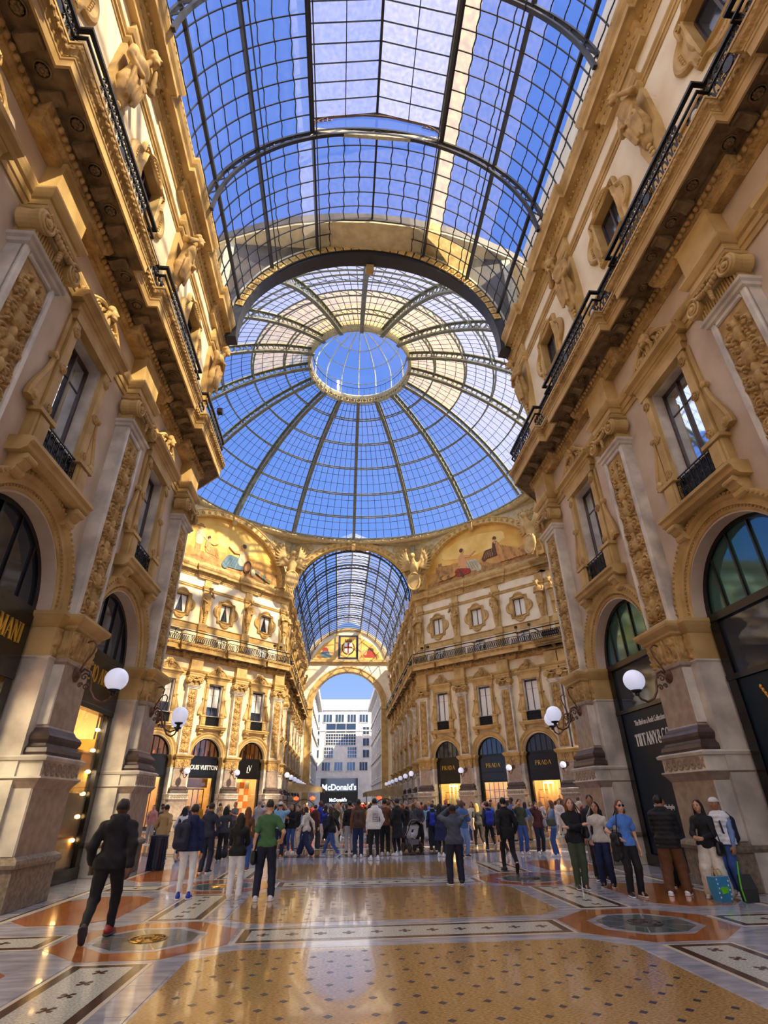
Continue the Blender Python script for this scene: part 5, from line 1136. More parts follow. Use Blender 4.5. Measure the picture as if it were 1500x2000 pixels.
def sans(name, txt, size, m, parent, loc, sx=1.0, rz=PI, ext=0.01, bold=0.0):
    cu = bpy.data.curves.new(name, 'FONT'); cu.body = txt; cu.size = size; cu.align_x = 'CENTER'; cu.extrude = ext; cu.offset = bold; cu.materials.append(M[m])
    t = bpy.data.objects.new(name, cu); C.objects.link(t); dg = bpy.context.evaluated_depsgraph_get(); me = bpy.data.meshes.new_from_object(t.evaluated_get(dg)); bpy.data.objects.remove(t)
    o = ob(name, me, parent, loc, rot=(PI/2, 0, rz)); o.scale = (sx, 1, 1); return o
# ---------------------------------------------------------------- shop fronts
M['warm'] = mat('warm_shop_wall', (240, 204, 140), 0.6, (226, 180, 104), 1.0)
M['wood'] = mat('polished_wood', (150, 98, 50), 0.4, (118, 72, 34), 4.0, stretch=(1, 1, 6))
M['brass'] = mat('polished_brass', (220, 170, 80), 0.25, metal=0.9)
M['orange'] = mat('orange_panel', (236, 120, 40), 0.6); M['cream2'] = mat('cream_panel', (246, 214, 160), 0.6)
M['bulb'] = mat('shop_spotlight', (255, 220, 160), 0.5, emit=14, emit_c=(255, 206, 130))
M['green_v'] = mat('dark_green_velvet', (52, 62, 46), 0.8); M['leather'] = mat('dark_leather', (34, 26, 22), 0.4); M['tan'] = mat('tan_leather', (176, 120, 66), 0.45)
M['mint'] = mat('pale_mint_curtain', (190, 214, 196), 0.8)
M['skinm'] = mat('white_mannequin', (232, 220, 200), 0.5); M['maroon'] = mat('maroon_cloth', (90, 34, 34), 0.7)
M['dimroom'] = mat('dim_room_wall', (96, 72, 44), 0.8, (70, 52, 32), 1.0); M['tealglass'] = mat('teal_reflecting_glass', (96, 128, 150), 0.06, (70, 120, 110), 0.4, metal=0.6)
def warm_light(loc, power, parent, size=1.6, col=(1.0, 0.80, 0.50)):
    d = bpy.data.lights.new('shop_light', 'AREA'); d.energy = power; d.size = size; d.color = col; d.shape = 'SQUARE'
    o = bpy.data.objects.new('shop_light', d); C.objects.link(o); o.location = loc; o.parent = parent; return o
def fan(R, y, n, bar=0.05):
    b = MB(); b.arch(R-0.16, [(0, y-0.06), (0, y+0.06), (0.18, y+0.06), (0.18, y-0.06)], 0, 5.55, n=28)
    for i in range(1, n):
        x = -R+2*R*i/n; z = 5.55+math.sqrt(max(0, (R-0.08)**2-x*x)); b.box(x-bar/2, x+bar/2, y-0.05, y+0.05, 5.5, z)
    b.box(-R, R, y-0.07, y+0.08, 5.4, 5.58); return b
def shop(w, x, R, label, board, lower, text=None, fanm='shopglass', nf=5, power=70, room='warm', group='shop fronts'):
    e = empty('shop_front', w.pt(x, 0), w.th); tag(e, label, 'shop front', group); y = WB-0.38
    ob('arch_frame', fan(R, y, nf).mesh('arch_frame', M['black']), e)
    g = MB(); n = 24; A = [((R-0.1)*math.cos(a), 5.55+(R-0.1)*math.sin(a)) for a in np.linspace(0, PI, n+1)]
    ob('fanlight', MB().prism(A, y-0.012, y+0.0).mesh('fanlight', M[fanm]), e)
    fr = MB()
    for s in (-1, 1): fr.box(min(s*R, s*(R-0.28)), max(s*R, s*(R-0.28)), y-0.25, y+0.06, 0, 5.45)
    fr.box(-R, R, y-0.25, y+0.08, 0, 0.28); fr.box(-R, R, y-0.2, y+0.08, board[0]-0.12, board[0])
    ob('door_frame', fr.mesh('door_frame', M['black']), e)
    if board[2]: ob('fascia', MB().cbox(-R+0.02, R-0.02, y-0.1, y+0.1, board[0], board[1]).mesh('fascia', M[board[2]]), e)
    if lower: ob('display_glass', MB().box(-R+0.25, R-0.25, y-0.015, y-0.005, 0.28, board[0]-0.1).mesh('display_glass', M[lower]), e)
    if room:
        rm_ = MB(); yb = y-2.3; h = 7.2
        rm_.add([(-R, y-.1, 0), (R, y-.1, 0), (R, yb, 0), (-R, yb, 0), (-R, y-.1, h), (R, y-.1, h), (R, yb, h), (-R, yb, h)], [(0, 1, 2, 3), (3, 2, 6, 7), (0, 3, 7, 4), (1, 5, 6, 2), (4, 7, 6, 5)])
        ob('shop_interior', rm_.mesh('shop_interior', M[room], fix=False), e)
        if power: warm_light((0, y-1.1, 4.6), power, e)
    return e, y
def letters(e, b, m, loc, parent=None, name='lettering'): return ob(name, b.mesh(name, M[m]), parent or e, loc)
def shelf_display(e, y, R):
    sh = ob('shelf_unit', MB().box(-R+0.3, -R+0.36, y-0.9, y-0.1, 0.3, 3.4).box(R-0.9, R-0.84, y-0.9, y-0.1, 0.3, 3.4).box(-R+0.3, R-0.84, y-0.9, y-0.1, 1.0, 1.06).box(-R+0.3, R-0.84, y-0.9, y-0.1, 2.0, 2.05).box(-R+0.3, R-0.84, y-0.9, y-0.1, 3.0, 3.05).mesh('shelf_unit', M['brass']), e)
    ob('velvet_back', MB().box(-R+0.3, R-0.84, y-0.95, y-0.9, 1.1, 2.95).mesh('velvet_back', M['green_v']), e)
    ob('display_plinth', MB().cbox(-R+0.35, R-0.9, y-0.8, y-0.15, 0.28, 0.95).mesh('display_plinth', M['warm']), e)
    for i in range(6): ob('spotlight', piece('spot', lambda: MB().lathe([(0.02, -0.05), (0.06, -0.04), (0.07, 0.0), (0.05, 0.03), (0.01, 0.04)], 10).mesh('spotlight', M['bulb'], True)), e, (-R+0.42, y-0.12, 0.9+0.55*i))
    ob('light_rail', MB().box(-R+0.38, -R+0.41, y-0.14, y-0.11, 0.5, 4.0).mesh('light_rail', M['brass']), e)
def handbag(w, x, y, z, m, lab):
    o = empty('handbag', w.pt(x, y, z), w.th); tag(o, lab, 'handbag', 'handbags in the shop window')
    b = MB(); b.loft([[(-a, -d, zz), (a, -d, zz), (a, d, zz), (-a, d, zz)] for a, d, zz in ((0.22, 0.09, 0), (0.24, 0.1, 0.05), (0.21, 0.08, 0.22), (0.18, 0.05, 0.3))])
    ob('bag_body', b.mesh('bag_body', M[m], True), o); ob('handle', MB().tube([(0.12*math.cos(a), 0, 0.29+0.2*math.sin(a)) for a in np.linspace(0, PI, 12)], 0.014, 6).mesh('handle', M[m]), o)
    ob('clasp', MB().cbox(-0.03, 0.03, 0.08, 0.105, 0.16, 0.2).mesh('clasp', M['brass']), o)
# near left: black fascia with gold letters, warm display windows
for i, (x, lab) in enumerate(((-BAYN[0], 'tall black shop front with gold letters beside the litter bin'), (-BAYN[1], 'arched black shop front with gold letters at the left edge'), (-BAYN[2], 'black shop front nearest the viewer on the left wall'))):
    e, y = shop(wl, x, 1.80, lab, (4.15, 5.42, 'blackboard'), 'shopglass', power=130, fanm='pane_d')
    b = serif_text('GIORGIO ARMANI', 0.42, 0.62); letters(e, b, 'goldtext', (0, y+0.1, 4.72))
    if i < 2:
        shelf_display(e, y, 1.80); warm_light((0.2, y-0.35, 3.95), 110, e, 0.5); warm_light((-0.6, y-0.35, 2.6), 40, e, 0.3)
        for j, (dx, z, m_) in enumerate(((-0.6, 1.06, 'leather'), (0.1, 2.05, 'tan'), (-0.5, 3.05, 'leather'), (0.2, 0.95, 'tan'))):
            if i == 0: handbag(wl, x+dx, y-0.45, z, m_, ('%s handbag on the %s of the lit window display' % ('dark' if m_ == 'leather' else 'tan', ('lower shelf', 'middle shelf', 'top shelf', 'low plinth')[j])))
# near right: dark blue hoarding panels
def tiff(x, lab, main, nm):
    e, y = shop(wr, x, 1.80, lab, (4.15, 5.42, None), None, fanm='tealglass', nf=5, room=None, power=0)
    ob('dark_glass_strip', MB().box(-1.7, 1.7, y-0.02, y-0.01, 4.15, 5.42).mesh('dark_glass_strip', M['pane_d']), e)
    ob('hoarding_panel', MB().cbox(-1.55, 1.55, y-0.12, y+0.02, 0.28, 4.04).mesh('hoarding_panel', M['navy']), e)
    if main:
        letters(e, serif_text('TIFFANY&CO.', 0.34, 0.66), 'whitetext', (0, y+0.02, 3.05)); sans('subtitle', 'The Bird on a Rock Collection', 0.22, 'whitetext', e, (0, y+0.025, 3.62), 0.62)
        sans('small_notice', 'Visit our new Milan flagship', 0.15, 'whitetext', e, (0.3, y+0.025, 1.42), 0.62); sans('small_notice', 'Via Monte Napoleone', 0.15, 'whitetext', e, (0.3, y+0.025, 1.22), 0.62)
    else:
        nk = MB(); pts = [(0.9-0.25*math.sin(t*2.2)-0.5*t, 0, 3.75-2.0*t) for t in np.linspace(0, 1, 26)]
        for p in pts: nk.ball((p[0], 0, p[2]), (0.045, 0.02, 0.055), 6, 4)
        nk.ball((pts[-1][0], 0, pts[-1][2]-0.15), (0.14, 0.03, 0.16), 10, 6)
        ob('printed_necklace', nk.mesh('printed_necklace', M['brass']), e, (0, y+0.03, 0))
        ob('printed_swirl', MB().tube([(-0.5+0.5*math.cos(t)*(1-t/14), 0, 2.0+0.7*math.sin(t)*(1-t/14)) for t in np.linspace(0, 9, 40)], 0.03, 5).mesh('printed_swirl', M['tealglass']), e, (0, y+0.02, 0))
    return e
tiff(BAYN[0], 'dark blue hoarding with white lettering beside the queue', True, 0); tiff(BAYN[1], 'dark blue hoarding with printed necklace at the right edge', False, 1); tiff(BAYN[2], 'dark blue hoarding nearest the viewer on the right wall', False, 2)
# octagon left: black fascias, white lettering, orange interiors
def monogram(e, y, z, s=0.5):
    b = MB()
    for q in (serif_text('L', s, 1.0), serif_text('V', s, 1.0)):
        pass
    l = serif_text('L', s, 0.9); v_ = serif_text('V', s, 0.9); letters(e, l, 'whitetext', (0.1, y, z-0.1), name='monogram'); letters(e, v_, 'whitetext', (-0.12, y, z+0.05), name='monogram')
for i, b_ in enumerate(DB):
    lab = ('black shop front with a white monogram and orange chequered window', 'black shop front with white lettering across its fascia', 'black shop front partly behind the left near wall')[i]
    e, y = shop(wdl, -b_, 1.54, lab, (3.95, 5.42, 'blackboard'), 'shopglass', power=110, room='warm', nf=6)
    if i == 1: sans('lettering', 'LOUIS VUITTON', 0.5, 'whitetext', e, (0, y+0.12, 4.5), 0.8, bold=0.012)
    else: monogram(e, y+0.1, 4.45)
    if i == 0:
        for a in range(4):
            for c_ in range(6): ob('chequer_tile', piece(('chq', (a+c_) % 2), lambda: MB().cbox(-0.27, 0.27, 0, 0.04, -0.27, 0.27).mesh('chequer_tile', M['orange' if (a+c_) % 2 else 'cream2'])), e, (1.0-0.55*a, y-0.9, 0.6+0.55*c_))
    else:
        ob('inner_door', MB().box(-1.1, -1.04, y-1.0, y-0.94, 0.1, 3.0).box(1.04, 1.1, y-1.0, y-0.94, 0.1, 3.0).box(-0.03, 0.03, y-1.0, y-0.94, 0.1, 3.0).box(-1.1, 1.1, y-1.0, y-0.94, 2.94, 3.04).box(-0.55, -0.5, y-1, y-.94, 0.1, 3).box(0.5, 0.55, y-1, y-.94, 0.1, 3).mesh('inner_door', M['black']), e)
        ob('wooden_lintel', MB().box(-1.25, 1.25, y-1.0, y-0.8, 3.1, 3.85).mesh('wooden_lintel', M['wood']), e)
        for z in (2.0, 2.4): ob('pendant_lamp', piece('pend_l', lambda: MB().ball((0, 0, 0), 0.12, 10, 7).mesh('pendant_lamp', M['bulb'], True)), e, (0.35, y-1.6, z))
    for j in range(5): ob('fanlight_stock', piece(('fst', j % 3), lambda: MB().cbox(-0.14, 0.14, -0.1, 0.1, 0, (0.5, 0.3, 0.7)[j % 3]).mesh('fanlight_stock', M[('tan', 'orange', 'leather')[j % 3]])), e, (-1.0+0.5*j, y-0.8, 5.6))
    ob('fanlight_shelf', MB().box(-1.4, 1.4, y-1.0, y-0.6, 5.5, 5.6).mesh('fanlight_shelf', M['wood']), e)
# octagon right: black fascias with gold capitals
for i, b_ in enumerate(DB):
    lab = ('black shop front with gold capitals nearest the far arm', 'middle black shop front with gold capitals right of the octagon', 'black shop front with gold capitals next to the near right wall')[i]
    e, y = shop(wdr, b_, 1.54, lab, (3.35, 5.42, 'blackboard'), 'shopglass', power=120, room='warm', nf=6, fanm='pane_d')
    letters(e, serif_text('PRADA', 0.36, 0.95), 'goldtext', (0, y+0.1, 4.45)); ob('fascia_groove', MB().box(-1.5, 1.5, y+0.09, y+0.11, 4.02, 4.07).mesh('fascia_groove', M['iron']), e)
    if i != 1:
        for j in range(4): ob('curtain', MB().lathe([(0.16, 0.1), (0.14, 1.5), (0.06, 3.2)], 10).mesh('curtain', M['mint' if i == 0 else 'cream2'], True), e, (0.9-0.45*j, y-1.2, 0))
        [ob('wall_shelf', piece('wsh', lambda: MB().box(0.5, 1.4, -1.5, -1.2, 0, 0.05).mesh('wall_shelf', M['wood'])), e, (0, y, zz)) for zz in (1.3, 1.9, 2.5)]
        ob('ceiling_lamp', MB().lathe([(0.05, 0), (0.45, 0.03), (0.4, 0.12), (0.1, 0.16)], 16).mesh('ceiling_lamp', M['bulb'], True), e, (0.3, y-1.0, 3.0))
        m_ = empty('mannequin', wdr.pt(b_-0.7, y-0.6, 0.28), wdr.th); tag(m_, ('pale mannequin in a dark jacket in the window nearest the far arm', '', 'pale mannequin in a maroon top in the window near the right wall')[i], 'mannequin', 'shop window mannequins')
        ob('mannequin_body', sdf_np('mannequin_body', [cap((0, 0, 0.9), (0, 0, 1.05), 0.15, 0.13), cap((0, 0, 1.05), (0, 0, 1.4), 0.13, 0.17), cap((0, 0, 1.4), (0, 0, 1.62), 0.06, 0.05), ell((0, 0.02, 1.76), (0.09, 0.1, 0.13)), cap((-0.1, 0, 0.9), (-0.1, 0, 0.0), 0.1, 0.05), cap((0.1, 0, 0.9), (0.1, 0, 0.0), 0.1, 0.05), cap((-0.2, 0, 1.42), (-0.25, 0, 0.9), 0.06, 0.04), cap((0.2, 0, 1.42), (0.25, 0, 0.9), 0.06, 0.04)], 'skinm'), m_)
        ob('jacket', sdf_np('jacket', [cap((0, 0, 0.85), (0, 0, 1.42), 0.2, 0.19), cap((-0.2, 0, 1.42), (-0.25, 0, 0.95), 0.08, 0.06), cap((0.2, 0, 1.42), (0.25, 0, 0.95), 0.08, 0.06)], 'leather' if i == 0 else 'maroon'), m_)
    else:
        gr = MB()
        for xx in np.linspace(-1.2, 1.2, 6): gr.box(xx-0.025, xx+0.025, y-0.12, y-0.08, 0.28, 3.2)
        for zz in (1.0, 1.9, 2.6): gr.box(-1.25, 1.25, y-0.12, y-0.08, zz-0.02, zz+0.02)
        ob('glazing_grid', gr.mesh('glazing_grid', M['black']), e)
        for j in range(4): ob('stock_shelf', piece('stsh', lambda: MB().box(-1.2, 1.2, -0.2, 0.2, 0, 0.04).mesh('stock_shelf', M['wood'])), e, (0, y-1.7, 0.8+0.55*j))
# arches of the far arm
for w, side, lst in ((wfl, 'left', [-q for q in BF]), (wfr, 'right', BF)):
    for i, x in enumerate(lst):
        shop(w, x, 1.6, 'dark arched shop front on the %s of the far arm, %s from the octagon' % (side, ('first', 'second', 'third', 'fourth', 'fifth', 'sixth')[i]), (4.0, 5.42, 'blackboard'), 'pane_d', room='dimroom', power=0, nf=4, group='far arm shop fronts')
# ---------------------------------------------------------------- globe lamps
def lamp_meshes():
    a = MB(); a.lathe([(0.17, -0.02), (0.17, 0.02), (0.12, 0.05), (0.05, 0.1)], 14, (0, 0, 4.35), 'y')
    arm = MB()
    def arc(c, r, a0, a1, n=14): return [(0, c[0]+r*math.cos(math.radians(q)), c[1]+r*math.sin(math.radians(q))) for q in np.linspace(a0, a1, n)]
    arm.tube([(0, 0.04, 4.35), (0, 0.16, 4.48), (0, 0.3, 4.42), (0, 0.36, 4.25), (0, 0.4, 4.0), (0, 0.52, 3.82), (0, 0.7, 3.74), (0, 0.85, 3.80), (0, 0.92, 3.92)], 0.028, 7)
    arm.tube([(0, 0.05, 4.4), (0, 0.12, 4.6), (0, 0.26, 4.85), (0, 0.3, 5.05), (0, 0.2, 5.14), (0, 0.05, 5.1)], 0.022, 6)
    for cy, cz, r in ((0.2, 4.3, 0.09), (0.28, 4.08, 0.075), (0.14, 4.12, 0.06)):
        arm.tube([(0, cy+r*(1-t/9)*math.cos(t), cz+r*(1-t/9)*math.sin(t)) for t in np.linspace(0, 8, 24)], 0.018, 5)
    cup = MB().lathe([(0.03, 3.88), (0.06, 3.9), (0.05, 3.95), (0.12, 3.98), (0.13, 4.02), (0.04, 4.03)], 14, (0, 0.93, 0))
    gl = MB(); gl.ball((0, 0.93, 4.25), 0.255, 28, 18)
    return (('wall_plate', a.mesh('wall_plate', M['rust'])), ('scroll_arm', arm.mesh('scroll_arm', M['rust'], True)), ('cup', cup.mesh('cup', M['iron'])), ('globe', gl.mesh('globe', M['globe'], True)))
LM = lamp_meshes()
def lamp(w, x, lab, y=0.08, rz=0.0, grp='opal globe wall lamps', z=0.0):
    p = w.pt(x, y); e = empty('globe_lamp', (p.x, p.y, z), w.th+rz); tag(e, lab, 'wall lamp', grp)
    for n_, m_ in LM: ob(n_, m_, e)
lamp(wl, -12.95, 'large opal globe lamp on the nearest left pier'); lamp(wl, -18.55, 'opal globe lamp on the corner pier of the left wall')
lamp(wr, 12.95, 'large opal globe lamp on the nearest right pier'); lamp(wr, 18.55, 'opal globe lamp on the corner pier of the right wall')
lamp(wl, -20.1, 'second opal globe just behind the left corner lamp', y=-0.2, rz=-PI/4+PI/8); lamp(wr, 20.1, 'second opal globe just behind the right corner lamp', y=-0.2, rz=PI/4-PI/8)
for i, p in enumerate(DP[:3]):
    lamp(wdr, p, 'small opal globe lamp between the gold-lettered shop fronts, %s' % ('nearest the far arm', 'middle of three', 'next to the right wall')[i], grp='octagon globe lamps')
    lamp(wdl, -p, 'small opal globe lamp between the orange-lit shop fronts, %s' % ('nearest the far arm', 'middle of three', 'next to the left wall')[i], grp='octagon globe lamps')
for w, s, nm in ((wfl, -1, 'left'), (wfr, 1, 'right')):
    for i, p in enumerate(PF): lamp(w, s*p if s > 0 else -p, 'row of opal globes on the %s of the far arm, %s lamp' % (nm, ('first', 'second', 'third', 'fourth', 'fifth', 'sixth', 'seventh')[i]), grp='far arm globe lamps')
# ---------------------------------------------------------------- balcony railings
def baluster():
    b = MB(); b.tube([(0.085*math.sin(t), 0, 0.33+0.29*math.cos(t)) for t in np.linspace(0, 2*PI, 17)], 0.024, 4)
    b.tube([(0, 0, 0.02), (0, 0, 0.1)], 0.02, 4); b.tube([(0, 0, 0.56), (0, 0, 0.68)], 0.02, 4)
    b.tube([(0.09*(1-t/16)*math.cos(t), 0, 0.83+0.13*(1-t/16)*math.sin(t)) for t in np.linspace(0, 11, 20)], 0.022, 4); b.ball((0, 0, 0.33), 0.03, 6, 4)
    return b.mesh('baluster', M['iron'])
BAL = baluster()
def scroll_panel():
    b = MB(); grille(b, 0.62, 0.92); b.lathe([(0.15, -0.03), (0.16, 0.0), (0.15, 0.03)], 16, (0, 0, 0.46), 'y'); return b.mesh('scroll_panel', M['iron'])
SCP = scroll_panel()
def railing(w, label, near):
    e = empty('balcony_railing', w.o, w.th); tag(e, label, 'railing', 'iron balcony railings'); pts = w.breaks(WB, 0.27, 1.45); off = 0.74
    e.location.z = 0
    prof = lambda z, hgt, wd: [(off-wd, z), (off+wd, z), (off+wd, z+hgt), (off-wd, z+hgt), (off-wd, z)]
    ob('handrail', MB().path(pts, prof(15.9, 0.08, 0.05)).mesh('handrail', M['iron']), e); ob('bottom_rail', MB().path(pts, prof(14.88, 0.05, 0.03)).mesh('bottom_rail', M['iron']), e)
    ob('frieze_rail', MB().path(pts, prof(15.56, 0.05, 0.03)).mesh('frieze_rail', M['iron']), e)
    st = MB()
    for pa, pb in zip(pts[:-1], pts[1:]):
        d = Vector((pb[0]-pa[0], pb[1]-pa[1])); L = d.length
        if L < 0.6: continue
        d /= L; nr = Vector((-d.y, d.x)); n = max(2, int(L/0.2)); an = math.atan2(d.y, d.x)
        for i in range(n):
            c = Vector(pa)+d*(L*(i+0.5)/n)+nr*off; t_ = (i+0.5)/n
            if near and c.x > w.x0-3 and c.x < w.x1+3:
                if abs(t_-0.5) < 0.5/n*1.5 and L > 2: 
                    if i == n//2: ob('scroll_panel', SCP, e, (c.x, c.y, 14.9), an)
                else: ob('baluster', BAL, e, (c.x, c.y, 14.9), an)
            else:
                st.tube([(c.x+0.07*math.sin(q)*d.x, c.y+0.07*math.sin(q)*d.y, 15.25+0.28*math.cos(q)) for q in np.linspace(0, 2*PI, 9)], 0.034, 4)
    if st.n: o = ob('iron_scrollwork', st.mesh('iron_scrollwork', M['iron'], fix=False), e); o['kind'] = 'stuff'
    return e
for w, lab, nr in ((wl, 'black iron balcony railing along the near left facade', True), (wr, 'black iron balcony railing along the near right facade', True), (wdl, 'iron balcony railing under the left lunette', False), (wdr, 'iron balcony railing under the right lunette', False), (wfl, 'iron balcony railing along the left of the far arm', False), (wfr, 'iron balcony railing along the right of the far arm', False)): railing(w, lab, nr)
# enamel ovals hung on the railings
for w, s, nm in ((wl, -1, 'left'), (wr, 1, 'right')):
    for i, p in enumerate(BAYN[1:3]):
        q = w.pt(s*(p+1.0), WB+0.84, 15.4); o = empty('oval_plaque', q, w.th); tag(o, 'white oval plaque on the %s balcony railing, %s from the dome' % (nm, ('first', 'second')[i]), 'plaque', 'oval plaques on railings')
        ob('enamel_face', MB().lathe([(0.17, 0), (0.17, 0.03), (0.02, 0.05)], 18, (0, 0, 0), 'y').mesh('enamel_face', M['whitetext']), o, scale=(1, 1, 1.35)); ob('plaque_rim', MB().lathe([(0.2, -0.02), (0.2, 0.02), (0.17, 0.035)], 18, (0, 0, 0), 'y').mesh('plaque_rim', M['iron']), o, scale=(1, 1, 1.35))
# ---------------------------------------------------------------- carved herm figures
HM = [herm_mesh(i) for i in range(4)]
def herms(w, xs, txt, g):
    n = 0
    for i, x in enumerate(xs):
        o = ob('herm_figure', HM[(i+n) % 4], None, w.pt(x, 0), w.th); tag(o, txt(i), 'statue', g)
num = ('first', 'second', 'third', 'fourth', 'fifth', 'sixth', 'seventh')
herms(wl, [-p for p in PILN], lambda i: 'carved stone herm on the near left attic, %s from the dome' % num[i], 'stone herms of the near arm')
herms(wr, PILN, lambda i: 'carved stone herm on the near right attic, %s from the dome' % num[i], 'stone herms of the near arm')
herms(wdl, [-8.1]+[-p for p in DP], lambda i: 'sunlit stone herm under the left lunette, %s from the far arm' % num[i], 'stone herms of the octagon')
herms(wdr, [8.1]+list(DP), lambda i: 'sunlit stone herm under the right lunette, %s from the far arm' % num[i], 'stone herms of the octagon')
herms(wfl, [-p for p in PF], lambda i: 'small stone herm on the far arm left attic, %s from the octagon' % num[i], 'stone herms of the far arm')
herms(wfr, PF, lambda i: 'small stone herm on the far arm right attic, %s from the octagon' % num[i], 'stone herms of the far arm')
# ---------------------------------------------------------------- gilt eagles in the octagon corners
def eagle():
    p = [cap((0, 0.3, 1.0), (0, 0.35, 1.9), 0.3, 0.36), cap((0, 0.4, 1.9), (0.05, 0.55, 2.5), 0.22, 0.15), ell((0.08, 0.66, 2.62), (0.16, 0.22, 0.17)), cap((0.1, 0.8, 2.62), (0.12, 0.95, 2.5), 0.06, 0.03), cap((0, 0.3, 1.0), (0, 0.2, 0.3), 0.22, 0.1)]
    for s in (-1, 1):
        for i in range(9):
            t = i/8; an = math.radians(82-95*t); L = 1.5-0.5*t; bx, bz = s*(0.25+0.55*(1-t)*0.6), 1.75+0.5*(1-t)
            p.append(cap((bx, 0.2, bz), (bx+s*L*math.cos(an), 0.05, bz+L*math.sin(an)), 0.15, 0.07))
        p.append(cap((s*0.2, 0.3, 1.7), (s*0.75, 0.22, 2.3), 0.2, 0.16)); p.append(cap((s*0.14, 0.4, 0.9), (s*0.16, 0.55, 0.5), 0.1, 0.06))
    p += [ell((0.02, 0.62, 2.72), (0.22, 0.26, 0.22)), cap((0.04, 0.8, 2.72), (0.06, 1.02, 2.58), 0.09, 0.03)]
    me = sdf_mesh('eagle', p, 0.07, 0.06); me.materials.append(M['stone']); return me
EG = eagle()
SH = MB().prism([(-0.5, 0.7), (-0.5, 0.0), (0, -0.7), (0.5, 0.0), (0.5, 0.7)], 0.3, 0.55).tube([(0.52*math.cos(a), 0.5, 0.1+0.75*math.sin(a)) for a in np.linspace(0, 2*PI, 18)], 0.09, 5).mesh('shield', M['stone'])
for x, y, rz, lab in ((-7.6, 57.6, PI+PI/8, 'stone eagle with shield left of the far arm opening'), (7.6, 57.6, PI-PI/8, 'stone eagle with shield right of the far arm opening'), (-18.7, 46.2, -PI/2-PI/8, 'stone eagle with shield at the left end of the left lunette'), (18.7, 46.2, PI/2+PI/8, 'stone eagle with shield at the right end of the right lunette')):
    e = empty('eagle', (x-0.9*math.sin(rz), y+0.9*math.cos(rz), 22.95), rz); e.scale = (1.35, 1.35, 1.35); tag(e, lab, 'statue', 'stone eagles of the octagon'); ob('eagle_body', EG, e, (0, 0, 0.4)); ob('shield', SH, e, (0, 0.1, 0.6))
# floodlights on the rails
fm = MB().box(-0.12, 0.12, -0.08, 0.14, 0, 0.2).bar((0, 0, 0), (0, 0, -0.3), 0.03).mesh('floodlight', M['iron'])
for w, x, lab in ((wl, -18.0, 'small black floodlight on the left balcony near the dome'), (wdl, -7.4, 'left floodlight on the rail by the far arm'), (wdl, -6.6, 'second floodlight on the left octagon rail'), (wdr, 7.4, 'right floodlight on the rail by the far arm'), (wdr, 6.6, 'second floodlight on the right octagon rail'), (wdr, -4.0, 'floodlight on the right octagon rail near the corner'), (wdr, -5.4, 'last floodlight on the right octagon rail')):
    tag(ob('floodlight', fm, None, w.pt(x, WB+0.98 if w is not wl else WB+1.08, 16.32), w.th), lab, 'floodlight', 'floodlights on the railings')
# ---------------------------------------------------------------- street beyond the far arch
M['white_f'] = mat('white_stone_facade', (224, 222, 220), 0.6, (206, 204, 204), 1.0); M['grey_f'] = mat('grey_street_facade', (200, 198, 196), 0.7, (176, 174, 174), 1.0)
M['winb'] = mat('blue_office_glass', (66, 92, 130), 0.08, metal=0.5)
st = empty('office_building', (0, 140, 0)); tag(st, 'white office building with large windows closing the street', 'building')
ob('facade', MB().box(-16, 16, 0, 6, 0, 22.6).box(-16, 16, 0.8, 6, 22.6, 25).mesh('facade', M['white_f']), st)
ob('cornice_band', MB().box(-16, 16, -0.3, 0.1, 22.3, 22.7).box(-16, 16, -0.15, 0.1, 17.4, 17.7).mesh('cornice_band', M['white_f']), st)
def owin(x, z, w_, h_, nx, nz):
    f = ob('window', MB().box(-w_/2, w_/2, -0.05, 0.02, 0, h_).mesh('window', M['winb']), st, (x, 0, z)); b = MB()
    for i in range(nx+1): b.box(-w_/2+w_*i/nx-0.05, -w_/2+w_*i/nx+0.05, -0.12, 0, 0, h_)
    for i in range(nz+1): b.box(-w_/2, w_/2, -0.12, 0, h_*i/nz-0.05, h_*i/nz+0.05)
    o = ob('mullions', b.mesh('mullions', M['white_f']), f); o['kind'] = 'stuff'
for x in (-7.3, -4.3, -1.3, 1.7, 4.7, 7.7):
    owin(x, 8.6, 2.0, 1.9, 3, 1); owin(x, 19.4, 2.2, 1.9, 3, 1)
for z in (11.4, 14.0, 16.6): owin(5.3, z, 1.6, 1.8, 2, 1); owin(-7.0, z, 1.8, 1.8, 2, 1)
owin(-0.9, 14.2, 7.4, 2.6, 12, 4); owin(-3.8, 11.4, 2.2, 2.4, 4, 3); owin(1.9, 11.4, 2.2, 2.4, 4, 3); owin(-0.9, 17.0, 7.4, 2.2, 3, 1)
for x in (-6.0, 4.0): ob('pillar', MB().box(x-0.6, x+0.6, -0.6, 0.2, 0, 7.2).mesh('pillar', M['white_f']), st)
ob('entrance_glass', MB().box(-5.4, 3.4, -0.2, -0.1, 0, 7.0).mesh('entrance_glass', M['pane_d']), st); ob('sign_board', MB().box(-5.4, 3.4, -0.45, -0.2, 4.3, 6.0).mesh('sign_board', M['pane_d']), st); ob('lower_board', MB().box(-5.4, 3.4, -0.4, -0.2, 1.9, 4.3).mesh('lower_board', M['black']), st)
M['litsign'] = mat('lit_white_sign', (245, 250, 255), 0.5, emit=1.2, emit_c=(235, 245, 255))
sans('lettering', "McDonald's", 1.75, 'litsign', st, (-1.0, -0.5, 4.55), 0.98, rz=0, ext=0.05, bold=0.03); sans('lettering', "McDonald's", 0.95, 'litsign', st, (-1.2, -0.45, 2.2), 0.9, rz=0, ext=0.05, bold=0.03)
